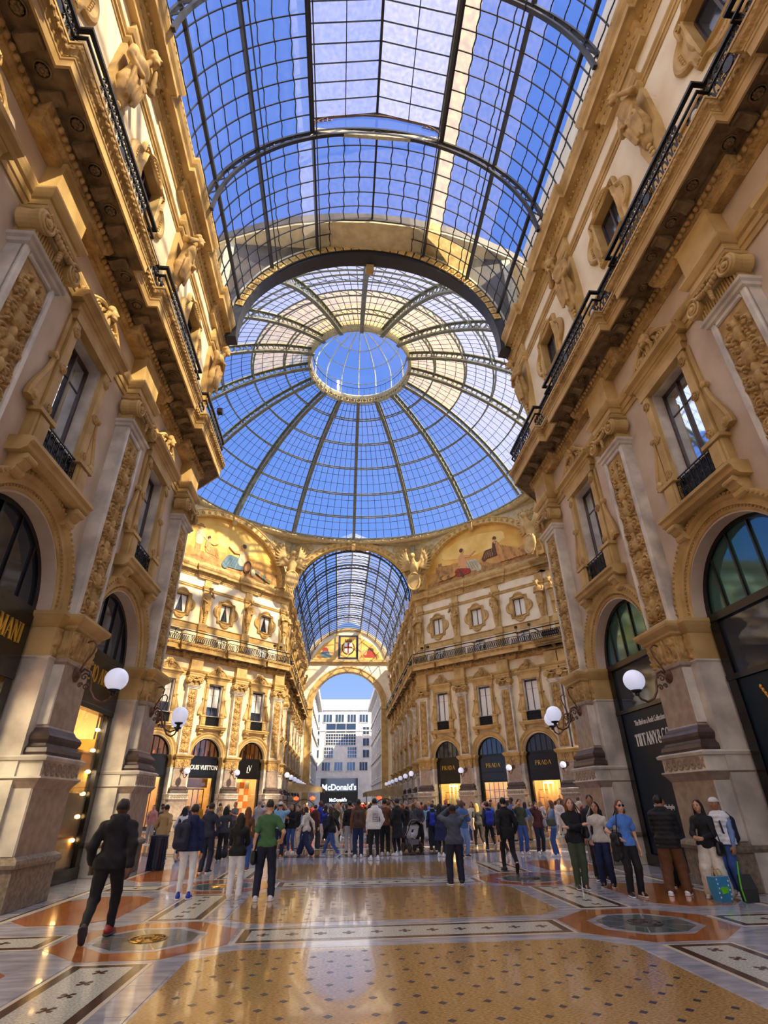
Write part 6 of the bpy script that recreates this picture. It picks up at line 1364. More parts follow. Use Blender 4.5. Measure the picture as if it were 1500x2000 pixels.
for s, nm in ((-1, 'left'), (1, 'right')):
    e = empty('street_building', (s*6.4, 97.5, 0)); tag(e, 'pale street building beyond the arch on the %s' % nm, 'building')
    x0, x1 = (0, 9) if s > 0 else (-9, 0)
    ob('walls', MB().box(x0, x1, 0, 38, 0, 21.2).mesh('walls', M['grey_f']), e); ob('roof_cornice', MB().box(x0-0.9 if s > 0 else x0, x1 if s > 0 else x1+0.9, -0.2, 38.2, 21.2, 22.2).mesh('roof_cornice', M['white_f']), e)
    for z in (5.2, 9.4, 13.6, 17.4): ob('string_course', MB().box(-0.25 if s > 0 else -0.05, 0.05 if s > 0 else 0.25, 0, 38, z-0.15, z+0.15).mesh('string_course', M['grey_f']), e)
    wm = piece('stwin', lambda: MB().box(-0.06, 0.06, -0.6, 0.6, 0, 2.2).mesh('window', M['winb'])); fr_ = piece('stwinf', lambda: MB().box(-0.1, 0.1, -0.8, -0.6, -0.1, 2.4).box(-0.1, 0.1, 0.6, 0.8, -0.1, 2.4).box(-0.12, 0.12, -0.8, 0.8, 2.2, 2.4).box(-0.16, 0.16, -0.85, 0.85, -0.2, 0.0).mesh('window_frame', M['white_f']))
    for j in range(10):
        for z in (1.5, 6.0, 10.2, 14.4, 18.0): f_ = ob('window', wm, e, (0, 2.2+3.6*j, z)); ob('window_frame', fr_, f_)
# café awnings at the foot of the far arm
M['awning'] = mat('grey_beige_awning_canvas', (150, 132, 100), 0.8, (128, 112, 84), 2.0); M['heater'] = mat('glowing_red_heater', (255, 60, 30), 0.5, emit=4.0, emit_c=(255, 56, 24)); M['leafg'] = mat('dark_green_leaves', (40, 70, 36), 0.6)
for s, nm, y0_, xi, xo, zi, zo in ((-1, 'left', 60.6, -2.7, -6.2, 3.15, 3.7), (1, 'right', 64.0, 1.95, 5.9, 2.75, 3.35)):
    e = empty('cafe_awning', (0, y0_, 0)); tag(e, 'scalloped cafe awning with red heaters on the %s of the far arm' % nm, 'awning'); L_ = 10.0
    ob('canvas', MB().add([(xo, 0, zo), (xi, 0, zi), (xi, L_, zi), (xo, L_, zo), (xo, 0, zo+.05), (xi, 0, zi+.05), (xi, L_, zi+.05), (xo, L_, zo+.05)], [(0, 1, 2, 3), (7, 6, 5, 4), (0, 4, 5, 1), (1, 5, 6, 2), (2, 6, 7, 3), (3, 7, 4, 0)]).mesh('canvas', M['awning']), e)
    b = MB(); n = 65; T_ = np.linspace(0, 1, n)
    tp = [(xi+(xo-xi)*t, zi+(zo-zi)*t) for t in T_]; zb = [zi-0.36-0.10*abs(math.sin(i*PI/4)) for i in range(n)]
    b.add([(x, y, z) for y in (-0.03, 0.0) for x, z in tp]+[(x, y, z) for y in (-0.03, 0.0) for (x, _), z in zip(tp, zb)], [(i, i+1, 2*n+i+1, 2*n+i) for i in range(n-1)]+[(n+i, 3*n+i, 3*n+i+1, n+i+1) for i in range(n-1)])
    Y_ = np.linspace(0, L_, 161); b.add([(xi, y, zi) for y in Y_]+[(xi, y, zi-0.34-0.09*abs(math.sin(i*PI/4))) for i, y in enumerate(Y_)], [(i, i+1, 161+i+1, 161+i) for i in range(160)])
    ob('scalloped_valance', b.mesh('scalloped_valance', M['awning'], fix=False), e)
    for x in (xi, xo): ob('awning_post', MB().tube([(x, 0.1, 0), (x, 0.1, zi-0.1)], 0.05, 6).mesh('awning_post', M['iron']), e)
    ob('arched_screen', MB().tube([((xi+xo)/2+1.1*math.cos(a), 0.05, 1.1+1.0*math.sin(a)) for a in np.linspace(0, PI, 16)], 0.05, 5).mesh('arched_screen', M['iron']), e)
    for q in ((0.28, 0.75) if s < 0 else (0.35,)):
        ob('heater', piece('heat', lambda: MB().lathe([(0.05, -0.15), (0.24, -0.1), (0.28, 0.05), (0.1, 0.16), (0.03, 0.2)], 12).mesh('heater', M['heater'], True)), e, (xi+(xo-xi)*q, 0.3, 2.2))
    for q in (0.2, 0.55, 0.9):
        pp = empty('planter', (xi+(xo-xi)*q, y0_-0.5, 0)); tag(pp, 'leafy planter in front of the %s cafe awning, %s' % (nm, {0.2: 'by its inner post', 0.55: 'in the middle', 0.9: 'near the wall'}[q]), 'planter', 'cafe planters')
        ob('pot', MB().lathe([(0.16, 0), (0.24, 0.4), (0.26, 0.42), (0.22, 0.42)], 12).mesh('pot', M['iron']), pp); lf = MB(); rr = random.Random(int(q*100)+s)
        for k in range(60):
            a, t = rr.uniform(0, 2*PI), rr.uniform(0.2, 1.5); d_ = rr.uniform(0.1, 0.45); c_ = np.array((d_*math.cos(a), d_*math.sin(a), 0.4+t)); u = np.array((math.cos(a), math.sin(a), 0.5))*0.14; w_ = np.array((-math.sin(a), math.cos(a), 0))*0.04
            lf.add([c_, c_+u*0.5+w_, c_+u, c_+u*0.5-w_], [(0, 1, 2, 3)])
        o = ob('foliage', lf.mesh('foliage', M['leafg'], fix=False), pp); o['kind'] = 'stuff'
# ---------------------------------------------------------------- people
def ik(a, t, l1, l2, pole):
    a, t, pole = np.array(a, float), np.array(t, float), np.array(pole, float); d = t-a; L = np.linalg.norm(d)
    if L > (l1+l2)*0.995: t = a+d/L*(l1+l2)*0.995; d = t-a; L = np.linalg.norm(d)
    u = d/L; q = (l1*l1-l2*l2+L*L)/(2*L); h_ = math.sqrt(max(l1*l1-q*q, 0)); n = pole-u*(pole @ u); n /= np.linalg.norm(n)+1e-9
    return a+u*q+n*h_, t
POSE = {
 'stand': dict(),
 'stand2': dict(hl=(-0.24, 0.08, 0.84), hr=(0.22, 0.12, 0.95), fl=(-0.13, 0.02), fr=(0.10, -0.04), head=0.3),
 'pocket': dict(hl=(-0.21, 0.10, 0.93), hr=(0.21, 0.10, 0.93), el=(-1, -0.6, 0), er=(1, -0.6, 0)),
 'photo_up': dict(hl=(-0.07, 0.36, 1.62), hr=(0.09, 0.36, 1.60), el=(-1, 0.2, -0.6), er=(1, 0.2, -0.6), look=0.35, fl=(-0.14, 0), fr=(0.12, 0.05)),
 'phone': dict(hl=(-0.05, 0.30, 1.22), hr=(0.06, 0.32, 1.24), el=(-0.6, -0.3, -1), er=(0.6, -0.3, -1), look=-0.35),
 'call': dict(hr=(0.12, 0.12, 1.58), er=(1, 0.3, -0.6), hl=(-0.24, 0.06, 0.84)),
 'crossed': dict(hl=(0.14, 0.21, 1.17), hr=(-0.15, 0.23, 1.22), el=(-1, -0.1, -0.8), er=(1, -0.1, -0.8), fl=(-0.06, 0.08), fr=(0.08, 0.0)),
 'front': dict(hl=(-0.04, 0.24, 0.98), hr=(0.05, 0.25, 0.99), el=(-1, -0.4, -0.3), er=(1, -0.4, -0.3)),
 'hip': dict(hl=(-0.24, 0.05, 0.83), hr=(0.2, 0.08, 1.05), er=(1, -0.7, 0)),
 'hold': dict(hl=(-0.27, 0.02, 0.80), hr=(0.28, 0.14, 1.02), er=(0.6, -0.8, -0.3), fl=(-0.15, 0.0), fr=(0.15, 0.0)),
 'walk': dict(fl=(-0.09, 0.24, 0.09), fr=(0.09, -0.36, 0.22), pr=0.9, hl=(-0.26, -0.14, 0.86), hr=(0.27, 0.16, 0.88), lean=0.05),
 'walkr': dict(fr=(0.09, 0.24, 0.09), fl=(-0.09, -0.36, 0.22), pl=0.9, hr=(0.26, -0.14, 0.86), hl=(-0.27, 0.16, 0.88), lean=0.05),
 'stride': dict(fr=(0.08, 0.36, 0.10), fl=(-0.08, -0.34, 0.13), pl=0.5, hr=(0.26, -0.2, 0.9), hl=(-0.24, 0.24, 0.95), lean=0.06),
 'queue': dict(hl=(-0.06, 0.30, 1.06), hr=(0.1, 0.32, 1.08), el=(-0.6, -0.5, -0.8), er=(0.6, -0.5, -0.8), look=-0.5, fl=(-0.14, -0.05), fr=(0.14, 0.1)),
 'child': dict(),
}
def rig(name):
    p = POSE[name]; ln = p.get('lean', 0.0); J = {}
    drop = 0.035 if 'walk' in name or name == 'stride' else 0.0
    J['pel'] = np.array((0, 0, 0.95-drop)); J['wai'] = np.array((0, ln*0.3, 1.10-drop)); J['che'] = np.array((0, ln*0.8, 1.31-drop)); J['nec'] = np.array((0, ln*1.1-0.01, 1.47-drop)); J['hea'] = np.array((0, ln*1.3+0.02, 1.635-drop))
    for s, k in ((-1, 'l'), (1, 'r')):
        sh = np.array((s*0.172, ln*0.9-0.01, 1.395-drop)); t = p.get('h'+k, (s*0.25, 0.03, 0.83)); el, wr = ik(sh, t, 0.29, 0.26, p.get('e'+k, (s*0.5, -1, 0)))
        J['sh'+k], J['el'+k], J['wr'+k] = sh, el, wr
        f = p.get('f'+k, (s*0.11, 0.0)); f = (f[0], f[1], f[2] if len(f) > 2 else 0.085)
        hp = np.array((s*0.09, 0, 0.91-drop)); kn, an = ik(hp, f, 0.425, 0.42, (s*0.1, 1, 0)); J['hp'+k], J['kn'+k], J['an'+k] = hp, kn, an
        J['pt'+k] = p.get('p'+k, 0.0)
    J['look'] = p.get('look', 0.0); return J
def head_prims(J, fem):
    c = J['hea']; q = [ell(c+(0, 0, 0.01), (0.076, 0.097, 0.112)), ell(c+(0, 0.03, -0.06), (0.055, 0.06, 0.055)), ell(c+(0, 0.098, -0.012), (0.014, 0.02, 0.022)), cap(c+(0, 0.095, 0.02), c+(0, 0.108, -0.018), 0.008, 0.012), ell(c+(0, 0.082, -0.055), (0.024, 0.014, 0.012))]
    for s in (-1, 1): q += [ell(c+(s*0.077, -0.005, -0.005), (0.012, 0.022, 0.032)), ell(c+(s*0.045, 0.06, -0.02), (0.025, 0.025, 0.025))]
    q.append(cap(J['nec']-(0, 0, 0.06), c-(0, 0.01, 0.08), 0.058 if not fem else 0.048, 0.052 if not fem else 0.045)); return q
def hand_prims(J, k, fine):
    s = -1 if k == 'l' else 1; w = J['wr'+k]; d = w-J['el'+k]; d /= np.linalg.norm(d); side = np.array((0, 1.0, 0)) if abs(d[1]) < 0.7 else np.array((-s*1.0, 0, 0)); side = side-d*(side @ d); side /= np.linalg.norm(side); nrm = np.cross(d, side)
    q = [cap(w, w+d*0.075, 0.026, 0.034, 1.0), cap(w+d*0.05-side*0.018, w+d*0.085-side*0.02, 0.022), cap(w+d*0.05+side*0.018, w+d*0.085+side*0.018, 0.022)]
    inn = np.array((-s*1.0, 0.25, 0)); inn = inn-d*(inn @ d)
    for i, L in enumerate((0.062, 0.074, 0.07, 0.054)):
        b = w+d*0.09+side*(0.03-0.02*i); m = b+d*L*0.55+inn*0.008; e = m+d*L*0.4+inn*0.028; r = 0.0105 if fine else 0.013
        q += [cap(b, m, r, r*0.95), cap(m, e, r*0.95, r*0.8)]
    b = w+d*0.03+side*0.03; m = b+d*0.03+side*0.03+inn*0.015; q += [cap(b, m, 0.014, 0.012), cap(m, m+d*0.035+inn*0.012, 0.012, 0.009)]
    return q
def body_mesh(pose, fem, h):
    J = rig(pose); q = head_prims(J, fem); t = 0.83 if fem else 0.96
    q += [cap((-0.07, 0, J['pel'][2]), (0.07, 0, J['pel'][2]), 0.115, s=0.85), cap(J['pel'], J['wai'], 0.125*t, 0.115*t, 0.8), cap(J['wai'], J['che'], 0.115*t, 0.13*t, 0.8), cap(J['che']+(-0.06, 0, 0.03), J['che']+(0.06, 0, 0.03), 0.115*t, s=0.85), cap(J['shl'], J['nec']-(0, 0, 0.03), 0.048*t, 0.055), cap(J['shr'], J['nec']-(0, 0, 0.03), 0.048*t, 0.055), cap(J['che'], J['nec'], 0.09, 0.06)]
    for k in 'lr':
        q += [cap(J['sh'+k], J['el'+k], 0.052*t, 0.042*t), cap(J['el'+k], J['wr'+k], 0.041*t, 0.028*t), cap(J['hp'+k], J['kn'+k], 0.088, 0.058), cap(J['kn'+k], J['an'+k], 0.056, 0.038), cap(J['an'+k], J['an'+k]+(0, 0.12, -0.045), 0.036, 0.028)]
        if h > 0.013: q += hand_prims(J, k, False)
    P_, Q_ = sdf_mesh('body', q, h, 0.022, raw=True)
    if h <= 0.018:
        for k in 'lr':
            p2, q2 = sdf_mesh('hand', hand_prims(J, k, True)+[cap(J['el'+k]*0.3+J['wr'+k]*0.7, J['wr'+k], 0.03*t, 0.028*t)], 0.0065, 0.008, raw=True); Q_ = np.concatenate((Q_, q2+len(P_))); P_ = np.concatenate((P_, p2))
    return np_mesh('body', P_, Q_)
def wr_warp(amp, seed=0):
    def f(X, Y, Z): return (amp*np.sin(Z*38+3*np.sin(X*9+seed)+Y*14)*np.sin(X*17+Z*7+seed)).astype(np.float32)
    return f
def top_mesh(pose, style, fem, h, seed=0):
    J = rig(pose); t = 0.84 if fem else 0.98; add = {'tee': 0.014, 'long': 0.016, 'shirt': 0.022, 'jacket': 0.027, 'coat': 0.03, 'hoodie': 0.028, 'puffer': 0.042, 'vest': 0.05, 'suit': 0.03, 'crop': 0.016}[style]
    hem = {'tee': 0.90, 'long': 0.90, 'shirt': 0.86, 'jacket': 0.86, 'coat': 0.52, 'hoodie': 0.86, 'puffer': 0.80, 'vest': 0.88, 'suit': 0.78, 'crop': 0.98}[style]
    dz_ = J['pel'][2]-0.95
    q = [cap((-0.07, 0, J['pel'][2]), (0.07, 0, J['pel'][2]), 0.12+add, s=0.84), cap(J['pel'], J['wai'], max(0.124, 0.132*t)+add, 0.122*t+add, 0.8), cap(J['wai'], J['che'], 0.122*t+add, 0.138*t+add, 0.8), cap(J['che']+(-0.07, 0, 0.03), J['che']+(0.07, 0, 0.03), 0.118*t+add, s=0.86), cap(J['shl']+(0.02, 0, 0.005), J['nec']-(0, 0, 0.03), 0.048*t+add*0.7, 0.055+add*0.4), cap(J['shr']+(-0.02, 0, 0.005), J['nec']-(0, 0, 0.03), 0.048*t+add*0.7, 0.055+add*0.4), cap((-0.055, 0, J['pel'][2]), (-0.06, 0, J['pel'][2]-0.3), 0.115+add, 0.118+add, 0.82), cap((0.055, 0, J['pel'][2]), (0.06, 0, J['pel'][2]-0.3), 0.115+add, 0.118+add, 0.82), cap(J['che']+(0, 0, 0.08), J['nec']+(0, 0, -0.02), 0.085+add*0.6, 0.062+add*0.4)]
    if style == 'coat': q += [cap((-0.06, 0, 0.92), (-0.09, -0.02, 0.45), 0.14, 0.18, 0.85), cap((0.06, 0, 0.92), (0.09, -0.02, 0.45), 0.14, 0.18, 0.85)]
    for k in 'lr':
        if style == 'vest': continue
        e, w, s = J['el'+k], J['wr'+k], J['sh'+k]
        if style == 'tee': q += [cap(s, s+(e-s)*0.66, 0.054*t+add, 0.058*t+add)]
        else: q += [cap(s, e, 0.052*t+add*0.8, 0.046*t+add*0.8), cap(e, e+(w-e)*0.97, 0.046*t+add*0.8, 0.034*t+add*0.6)]
    if style in ('hoodie', 'jacket', 'puffer'):
        n = J['nec']; q += [cap(n+(-0.06, -0.02, 0.03), n+(0.06, -0.02, 0.03), 0.05, s=1.1)]
        if style == 'hoodie': q += [ell(n+(0, -0.10, -0.04), (0.12, 0.06, 0.11)), cap(n+(-0.08, -0.04, 0.03), n+(0.08, -0.04, 0.03), 0.045)]
    if style in ('suit', 'shirt', 'coat'): q += [cap(J['nec']+(-0.04, -0.01, 0.02), J['nec']+(0.04, -0.01, 0.02), 0.05)]
    wp = wr_warp(0.006 if style != 'puffer' else 0.004, seed)
    if style in ('puffer', 'vest'):
        w0 = wp; wp = lambda X, Y, Z: w0(X, Y, Z)+(0.0045*np.cos(Z*2*PI/0.085)).astype(np.float32)
    zh = hem+dz_
    return sdf_mesh('top', q, h, 0.028, cut=lambda X, Y, Z: np.broadcast_to(((zh+0.02*np.sin(X*12))-Z)*(1-0.0), (1, 1, 1)).astype(np.float32) if 0 else (zh-Z+0.0*X+0.0*Y).astype(np.float32) if False else np.where((np.abs(X) < 0.245) , zh-Z, -1.0+0*Z).astype(np.float32)+0*Y.astype(np.float32), warp=wp)
def leg_mesh(pose, style, h, seed=0):
    J = rig(pose); z = J['pel'][2]; a, b, c_ = {'slim': (0.10, 0.068, 0.05), 'straight': (0.108, 0.082, 0.07), 'wide': (0.118, 0.115, 0.125), 'flare': (0.105, 0.08, 0.12), 'baggy': (0.122, 0.11, 0.085)}[style]
    q = [cap((-0.058, 0, z-0.02), (0.058, 0, z-0.02), 0.108, s=0.86), cap((0, 0, z-0.02), (0, 0, z+0.12), 0.122, 0.108, 0.8)]
    for k in 'lr':
        an = J['an'+k]; kn = J['kn'+k]; d = an-kn; q += [cap(J['hp'+k], kn, a, b), cap(kn, kn+d*0.96, b, c_)]
    return sdf_mesh('legs', q, h, 0.025, cut=lambda X, Y, Z: (Z-(z+0.09)+0*X+0*Y).astype(np.float32), warp=wr_warp(0.005, seed+2))
def skirt_mesh(pose, h):
    return sdf_mesh('skirt', [cap((0, 0, 1.02), (0, 0, 0.3), 0.14, 0.36, 0.8)], h, 0.02, cut=lambda X, Y, Z: np.maximum(Z-1.05, 0.16-Z+0*X+0*Y).astype(np.float32), warp=lambda X, Y, Z: (0.02*np.sin(np.arctan2(Y+0*X, X+0*Y)*9)*np.clip(1.0-Z, 0, 1)).astype(np.float32))
def hair_mesh(pose, style, h):
    J = rig(pose); c = J['hea']
    q = [ell(c+(0, -0.018, 0.035), (0.088, 0.10, 0.10))]
    cut = lambda X, Y, Z: np.minimum(np.maximum(Y-c[1]-0.055+0*X, -1), 9).astype(np.float32)+0*Z.astype(np.float32)
    if style == 'short': cut = lambda X, Y, Z: np.maximum((Y-c[1]-0.06)*0.8+(c[2]+0.05-Z)*0.6, c[2]-0.05-Z)+0*X
    elif style == 'crew': q = [ell(c+(0, -0.012, 0.028), (0.081, 0.10, 0.100))]; cut = lambda X, Y, Z: np.maximum((Y-c[1]-0.05)*0.8+(c[2]+0.055-Z)*0.6, c[2]-0.03-Z)+0*X
    elif style in ('long', 'vlong'):
        z1 = 1.30 if style == 'long' else 1.12
        q += [cap(c+(0, -0.05, 0.0), (0, c[1]-0.085, z1), 0.095, 0.075, 0.75), cap(c+(-0.07, -0.02, 0.0), (-0.10, c[1]-0.05, z1+0.05), 0.045, 0.04), cap(c+(0.07, -0.02, 0.0), (0.10, c[1]-0.05, z1+0.05), 0.045, 0.04)]
        cut = lambda X, Y, Z: (Y-c[1]-0.055)*0.85+(c[2]+0.06-Z)*0.25+0*X
    elif style == 'bob':
        q += [cap(c+(-0.07, -0.03, 0), c+(-0.08, -0.03, -0.11), 0.045, 0.04), cap(c+(0.07, -0.03, 0), c+(0.08, -0.03, -0.11), 0.045, 0.04), cap(c+(0, -0.06, 0), c+(0, -0.06, -0.11), 0.08, 0.07)]
        cut = lambda X, Y, Z: (Y-c[1]-0.055)*0.85+(c[2]+0.06-Z)*0.25+0*X
    elif style == 'bun': q += [ell(c+(0, -0.12, 0.07), 0.05)]; cut = lambda X, Y, Z: (Y-c[1]-0.06)*0.8+(c[2]+0.03-Z)*0.6+0*X
    elif style == 'scarf':
        q += [cap(c+(0, -0.02, -0.05), J['nec']+(0, 0, -0.05), 0.10, 0.14, 0.9)]; cut = lambda X, Y, Z: np.minimum(1, np.maximum((Y-c[1]-0.06), -(np.sqrt(X*X+(Z-c[2]+0.01)**2)-0.0)-1))+0*X+0*Z if 0 else np.maximum(Y-c[1]-0.085+0*X+0*Z, 0.062-np.sqrt(X*X+((Z-c[2]+0.01)*0.75)**2)-np.where(Y < c[1]+0.03, 1.0, 0.0))
    return sdf_mesh('hair', q, h, 0.015, cut=lambda X, Y, Z: cut(X, Y, Z).astype(np.float32), warp=lambda X, Y, Z: (0.004*np.sin(X*90+Z*15)+0*Y).astype(np.float32))
def shoe_mesh(h):
    up = [cap((0, -0.05, 0.05), (0, 0.03, 0.06), 0.048, 0.046), cap((0, 0.03, 0.05), (0, 0.15, 0.035), 0.046, 0.036), cap((0, -0.03, 0.06), (0, -0.02, 0.11), 0.042, 0.04)]
    a = sdf_mesh('shoe', up, h, 0.02, cut=lambda X, Y, Z: (0.012-Z+0*X+0*Y).astype(np.float32))
    so = sdf_mesh('sole', [cap((0, -0.055, 0.012), (0, 0.02, 0.012), 0.052), cap((0, 0.02, 0.012), (0, 0.155, 0.012), 0.05, 0.042)], h, 0.02, cut=lambda X, Y, Z: np.maximum(Z-0.026, -Z+0*X+0*Y).astype(np.float32))
    return a, so
MC = {}
def cm(key, fn):
    if key not in MC: MC[key] = fn(); MC[key].materials.append(None)
    return MC[key]
CM = {}
def cmat(c, rough=0.75, name='cloth'):
    k = (tuple(c), rough)
    if k not in CM: CM[k] = mat('%s_%02x%02x%02x' % ((name,)+tuple(c)), c, rough, tuple(int(v*0.95) for v in c), 22.0, 0.12, 60)
    return CM[k]
COL = dict(black=(22, 22, 26), navy=(24, 34, 78), white=(232, 232, 236), cream=(222, 214, 200), grey=(112, 114, 122), lgrey=(176, 178, 184), dgrey=(58, 60, 68), green=(72, 114, 72), olive=(62, 72, 52), blue=(84, 134, 218), lblue=(126, 178, 220), jean=(52, 84, 148), ljean=(120, 150, 200), djean=(30, 42, 84), brown=(104, 66, 40), dbrown=(70, 48, 40), tan=(190, 150, 96), red=(150, 30, 26), yellow=(190, 136, 34), denim=(74, 108, 160), royal=(26, 52, 170), khaki=(150, 142, 110), maroon=(84, 36, 40), pink=(206, 150, 150), slate=(74, 82, 100), ink=(28, 34, 58))
HC = dict(black=(22, 18, 18), brown=(70, 46, 32), blond=(190, 150, 86), auburn=(110, 62, 36), grey=(150, 146, 140), dark=(38, 30, 28), white=(226, 224, 220), navy=(30, 40, 110), cream=(226, 206, 170))
SK = dict(l=(226, 176, 146), m=(198, 146, 112), t=(164, 112, 78), d=(104, 68, 48))
def part(name, me, m, parent, loc=(0, 0, 0), rot=(0, 0, 0), scale=None):
    o = ob(name, me, parent, loc, rot=rot, scale=scale); o.material_slots[0].link = 'OBJECT'; o.material_slots[0].material = m; return o
TN = {'tee': 't_shirt', 'long': 'sweater', 'shirt': 'shirt', 'jacket': 'jacket', 'coat': 'coat', 'hoodie': 'hoodie', 'puffer': 'puffer_jacket', 'vest': 'padded_vest', 'suit': 'suit_jacket', 'crop': 'top'}
def person(x, y, deg, H, pose, top, tc, leg, lc, shoe, hair, hc, skin='m', label=None, group='people in the crowd', fem=False, lod=2, face=False, bag=None, wide=1.0, headturn=0.0, sole='white'):
    h = (0.0135, 0.02, 0.028)[lod]; e = empty('person', (x, y, 0), math.radians(deg)); s = H/1.75; J = rig(pose)
    e.scale = (s*wide, s*wide, s); tag(e, label, 'person', group)
    sk = cmat(SK[skin], 0.5, 'skin')
    part('body', cm(('b', pose, fem, lod), lambda: body_mesh(pose, fem, h)), sk, e)
    part(TN[top], cm(('t', pose, top, fem, lod), lambda: top_mesh(pose, top, fem, h)), cmat(COL[tc], 0.8), e)
    if top == 'vest': part('shirt', cm(('t', pose, 'long', fem, lod), lambda: top_mesh(pose, 'long', fem, h)), cmat(COL['ljean'], 0.8), e)
    if leg == 'skirt': part('skirt', cm(('skirt', pose, lod), lambda: skirt_mesh(pose, h)), cmat(COL[lc], 0.8), e)
    else: part('trousers', cm(('l', pose, leg, lod), lambda: leg_mesh(pose, leg, h)), cmat(COL[lc], 0.8), e)
    if hair == 'cap':
        part('hair', cm(('h', pose, 'crew', lod), lambda: hair_mesh(pose, 'crew', min(h, 0.016))), cmat(HC['dark'], 0.6), e)
        part('cap', cm(('cap', lod), lambda: sdf_mesh('cap', [ell((0, -0.005, 0.05), (0.094, 0.115, 0.088)), ell((0, 0.12 if 1 else 0, 0.045), (0.075, 0.075, 0.012))], min(h, 0.016), 0.012, cut=lambda X, Y, Z: (0.035-Z+0*X+0*Y).astype(np.float32))), cmat(HC[hc], 0.7), e, tuple(J['hea']), (0, 0, headturn))
    elif hair != 'bald': part('hair', cm(('h', pose, hair, lod), lambda: hair_mesh(pose, hair, min(h, 0.018))), cmat(HC[hc], 0.55), e)
    sm = cm(('shoe', lod), lambda: shoe_mesh(h)[0]); sl = cm(('sole', lod), lambda: shoe_mesh(h*0.8)[1])
    for k, sx_ in (('l', -1), ('r', 1)):
        a = J['an'+k]; o = part('shoe', sm, cmat(COL[shoe], 0.5), e, (a[0], a[1], a[2]-0.085), (-J['pt'+k], 0, -sx_*0.15)); part('sole', sl, cmat(COL[sole], 0.6), o)
    if face:
        c = J['hea']
        for sx_ in (-1, 1):
            part('eye', cm('eye', lambda: MB().ball((0, 0, 0), (0.013, 0.008, 0.008), 10, 6).mesh('eye')), cmat((40, 30, 26), 0.2), e, (sx_*0.03, c[1]+0.088, c[2]+0.018)); part('eyebrow', cm('brow', lambda: MB().ball((0, 0, 0), (0.02, 0.006, 0.004), 8, 5).mesh('eyebrow')), cmat((50, 36, 30), 0.6), e, (sx_*0.032, c[1]+0.09, c[2]+0.042))
        part('lips', cm('lips', lambda: MB().ball((0, 0, 0), (0.024, 0.008, 0.007), 10, 6).mesh('lips')), cmat((170, 90, 84), 0.4), e, (0, c[1]+0.093, c[2]-0.052))
    for b in (bag or []):
        if b[0] == 'backpack':
            q = cm(('bp', lod), lambda: sdf_mesh('backpack', [cap((-0.08, 0, 1.0), (0.08, 0, 1.0), 0.09), cap((-0.08, 0, 1.32), (0.08, 0, 1.32), 0.08), cap((-0.08, -0.01, 1.0), (-0.08, 0, 1.32), 0.085), cap((0.08, -0.01, 1.0), (0.08, 0, 1.32), 0.085), cap((-0.05, -0.06, 1.05), (0.05, -0.06, 1.05), 0.06)], min(h, 0.02), 0.03))
            o = part('backpack', q, cmat(COL[b[1]], 0.7), e, (b[2] if len(b) > 2 else 0, -0.215, 0)); st_ = cm('strap', lambda: MB().tube([(0, -0.05, 1.36), (0, 0.08, 1.47), (0, 0.2, 1.44), (0, 0.33, 1.3), (0, 0.31, 1.1), (0, 0.12, 0.98)], 0.02, 5).mesh('strap', None, True))
            for sx_ in (-0.12, 0.12): part('strap', st_, cmat(COL[b[1]], 0.7), o, (sx_, 0.03, 0))
        elif b[0] == 'bag':
            z = b[2] if len(b) > 2 else 0.85; sx_ = b[3] if len(b) > 3 else 1
            q = cm(('sb', lod), lambda: sdf_mesh('shoulder_bag', [cap((0, -0.1, 0.0), (0, 0.1, 0.0), 0.06), cap((0, -0.09, 0.14), (0, 0.09, 0.14), 0.045), ell((0, 0, 0.06), (0.07, 0.15, 0.13))], min(h, 0.02), 0.03))
            o = part('shoulder_bag', q, cmat(COL[b[1]], 0.5), e, (sx_*0.25, 0.06, z)); part('strap', cm('bstrap', lambda: MB().tube([(0, -0.1, 0.12), (-0.05, -0.14, 0.4), (-0.16, -0.04, 0.66), (-0.05, 0.12, 0.45), (0, 0.1, 0.14)], 0.012, 5).mesh('strap', None, True)), cmat(COL[b[1]], 0.5), o, scale=(sx_, 1, 1))
        elif b[0] == 'phone':
            w_ = J['wr'+b[1]]; d = w_-J['el'+b[1]]; d /= np.linalg.norm(d); p_ = w_+d*0.12
            part('phone', cm('phone', lambda: MB().cbox(-0.038, 0.038, -0.005, 0.005, -0.08, 0.08, 0.002).mesh('phone')), cmat((14, 14, 16), 0.2), e, (p_[0], p_[1]+0.02, p_[2]+0.02), (b[2] if len(b) > 2 else -0.3, 0, 0))
        elif b[0] == 'sunglasses':
            c = J['hea']; part('sunglasses', cm('sung', lambda: MB().ball((-0.034, 0, 0), (0.032, 0.012, 0.024), 12, 8).ball((0.034, 0, 0), (0.032, 0.012, 0.024), 12, 8).tube([(-0.07, -0.1, 0.005), (-0.066, 0, 0.006), (0, 0.008, 0.006), (0.066, 0, 0.006), (0.07, -0.1, 0.005)], 0.005, 5).mesh('sunglasses', None, True)), cmat((12, 12, 14), 0.15), e, (0, c[1]+0.095, c[2]+0.016))
        elif b[0] == 'coat_on_arm':
            w_ = J['wr'+b[2]]; part('folded_coat', cm(('fold', lod), lambda: sdf_mesh('folded_coat', [cap((-0.06, 0, 0.05), (0.06, 0.02, 0.05), 0.07), cap((-0.05, 0, 0.0), (-0.07, 0.02, -0.42), 0.08, 0.06), cap((0.05, 0.02, 0.0), (0.07, 0, -0.36), 0.085, 0.07), cap((0, 0.05, 0), (0, 0.06, -0.3), 0.07, 0.06)], min(h, 0.02), 0.03, warp=wr_warp(0.008))), cmat(COL[b[1]], 0.7), e, (w_[0]+0.02, w_[1]-0.04, w_[2]-0.02))
        elif b[0] == 'print':
            part('printed_back', cm('prt', lambda: sum_print()), cmat((40, 44, 54), 0.8), e, (0, J['che'][1]-0.163, 1.28))
    return e
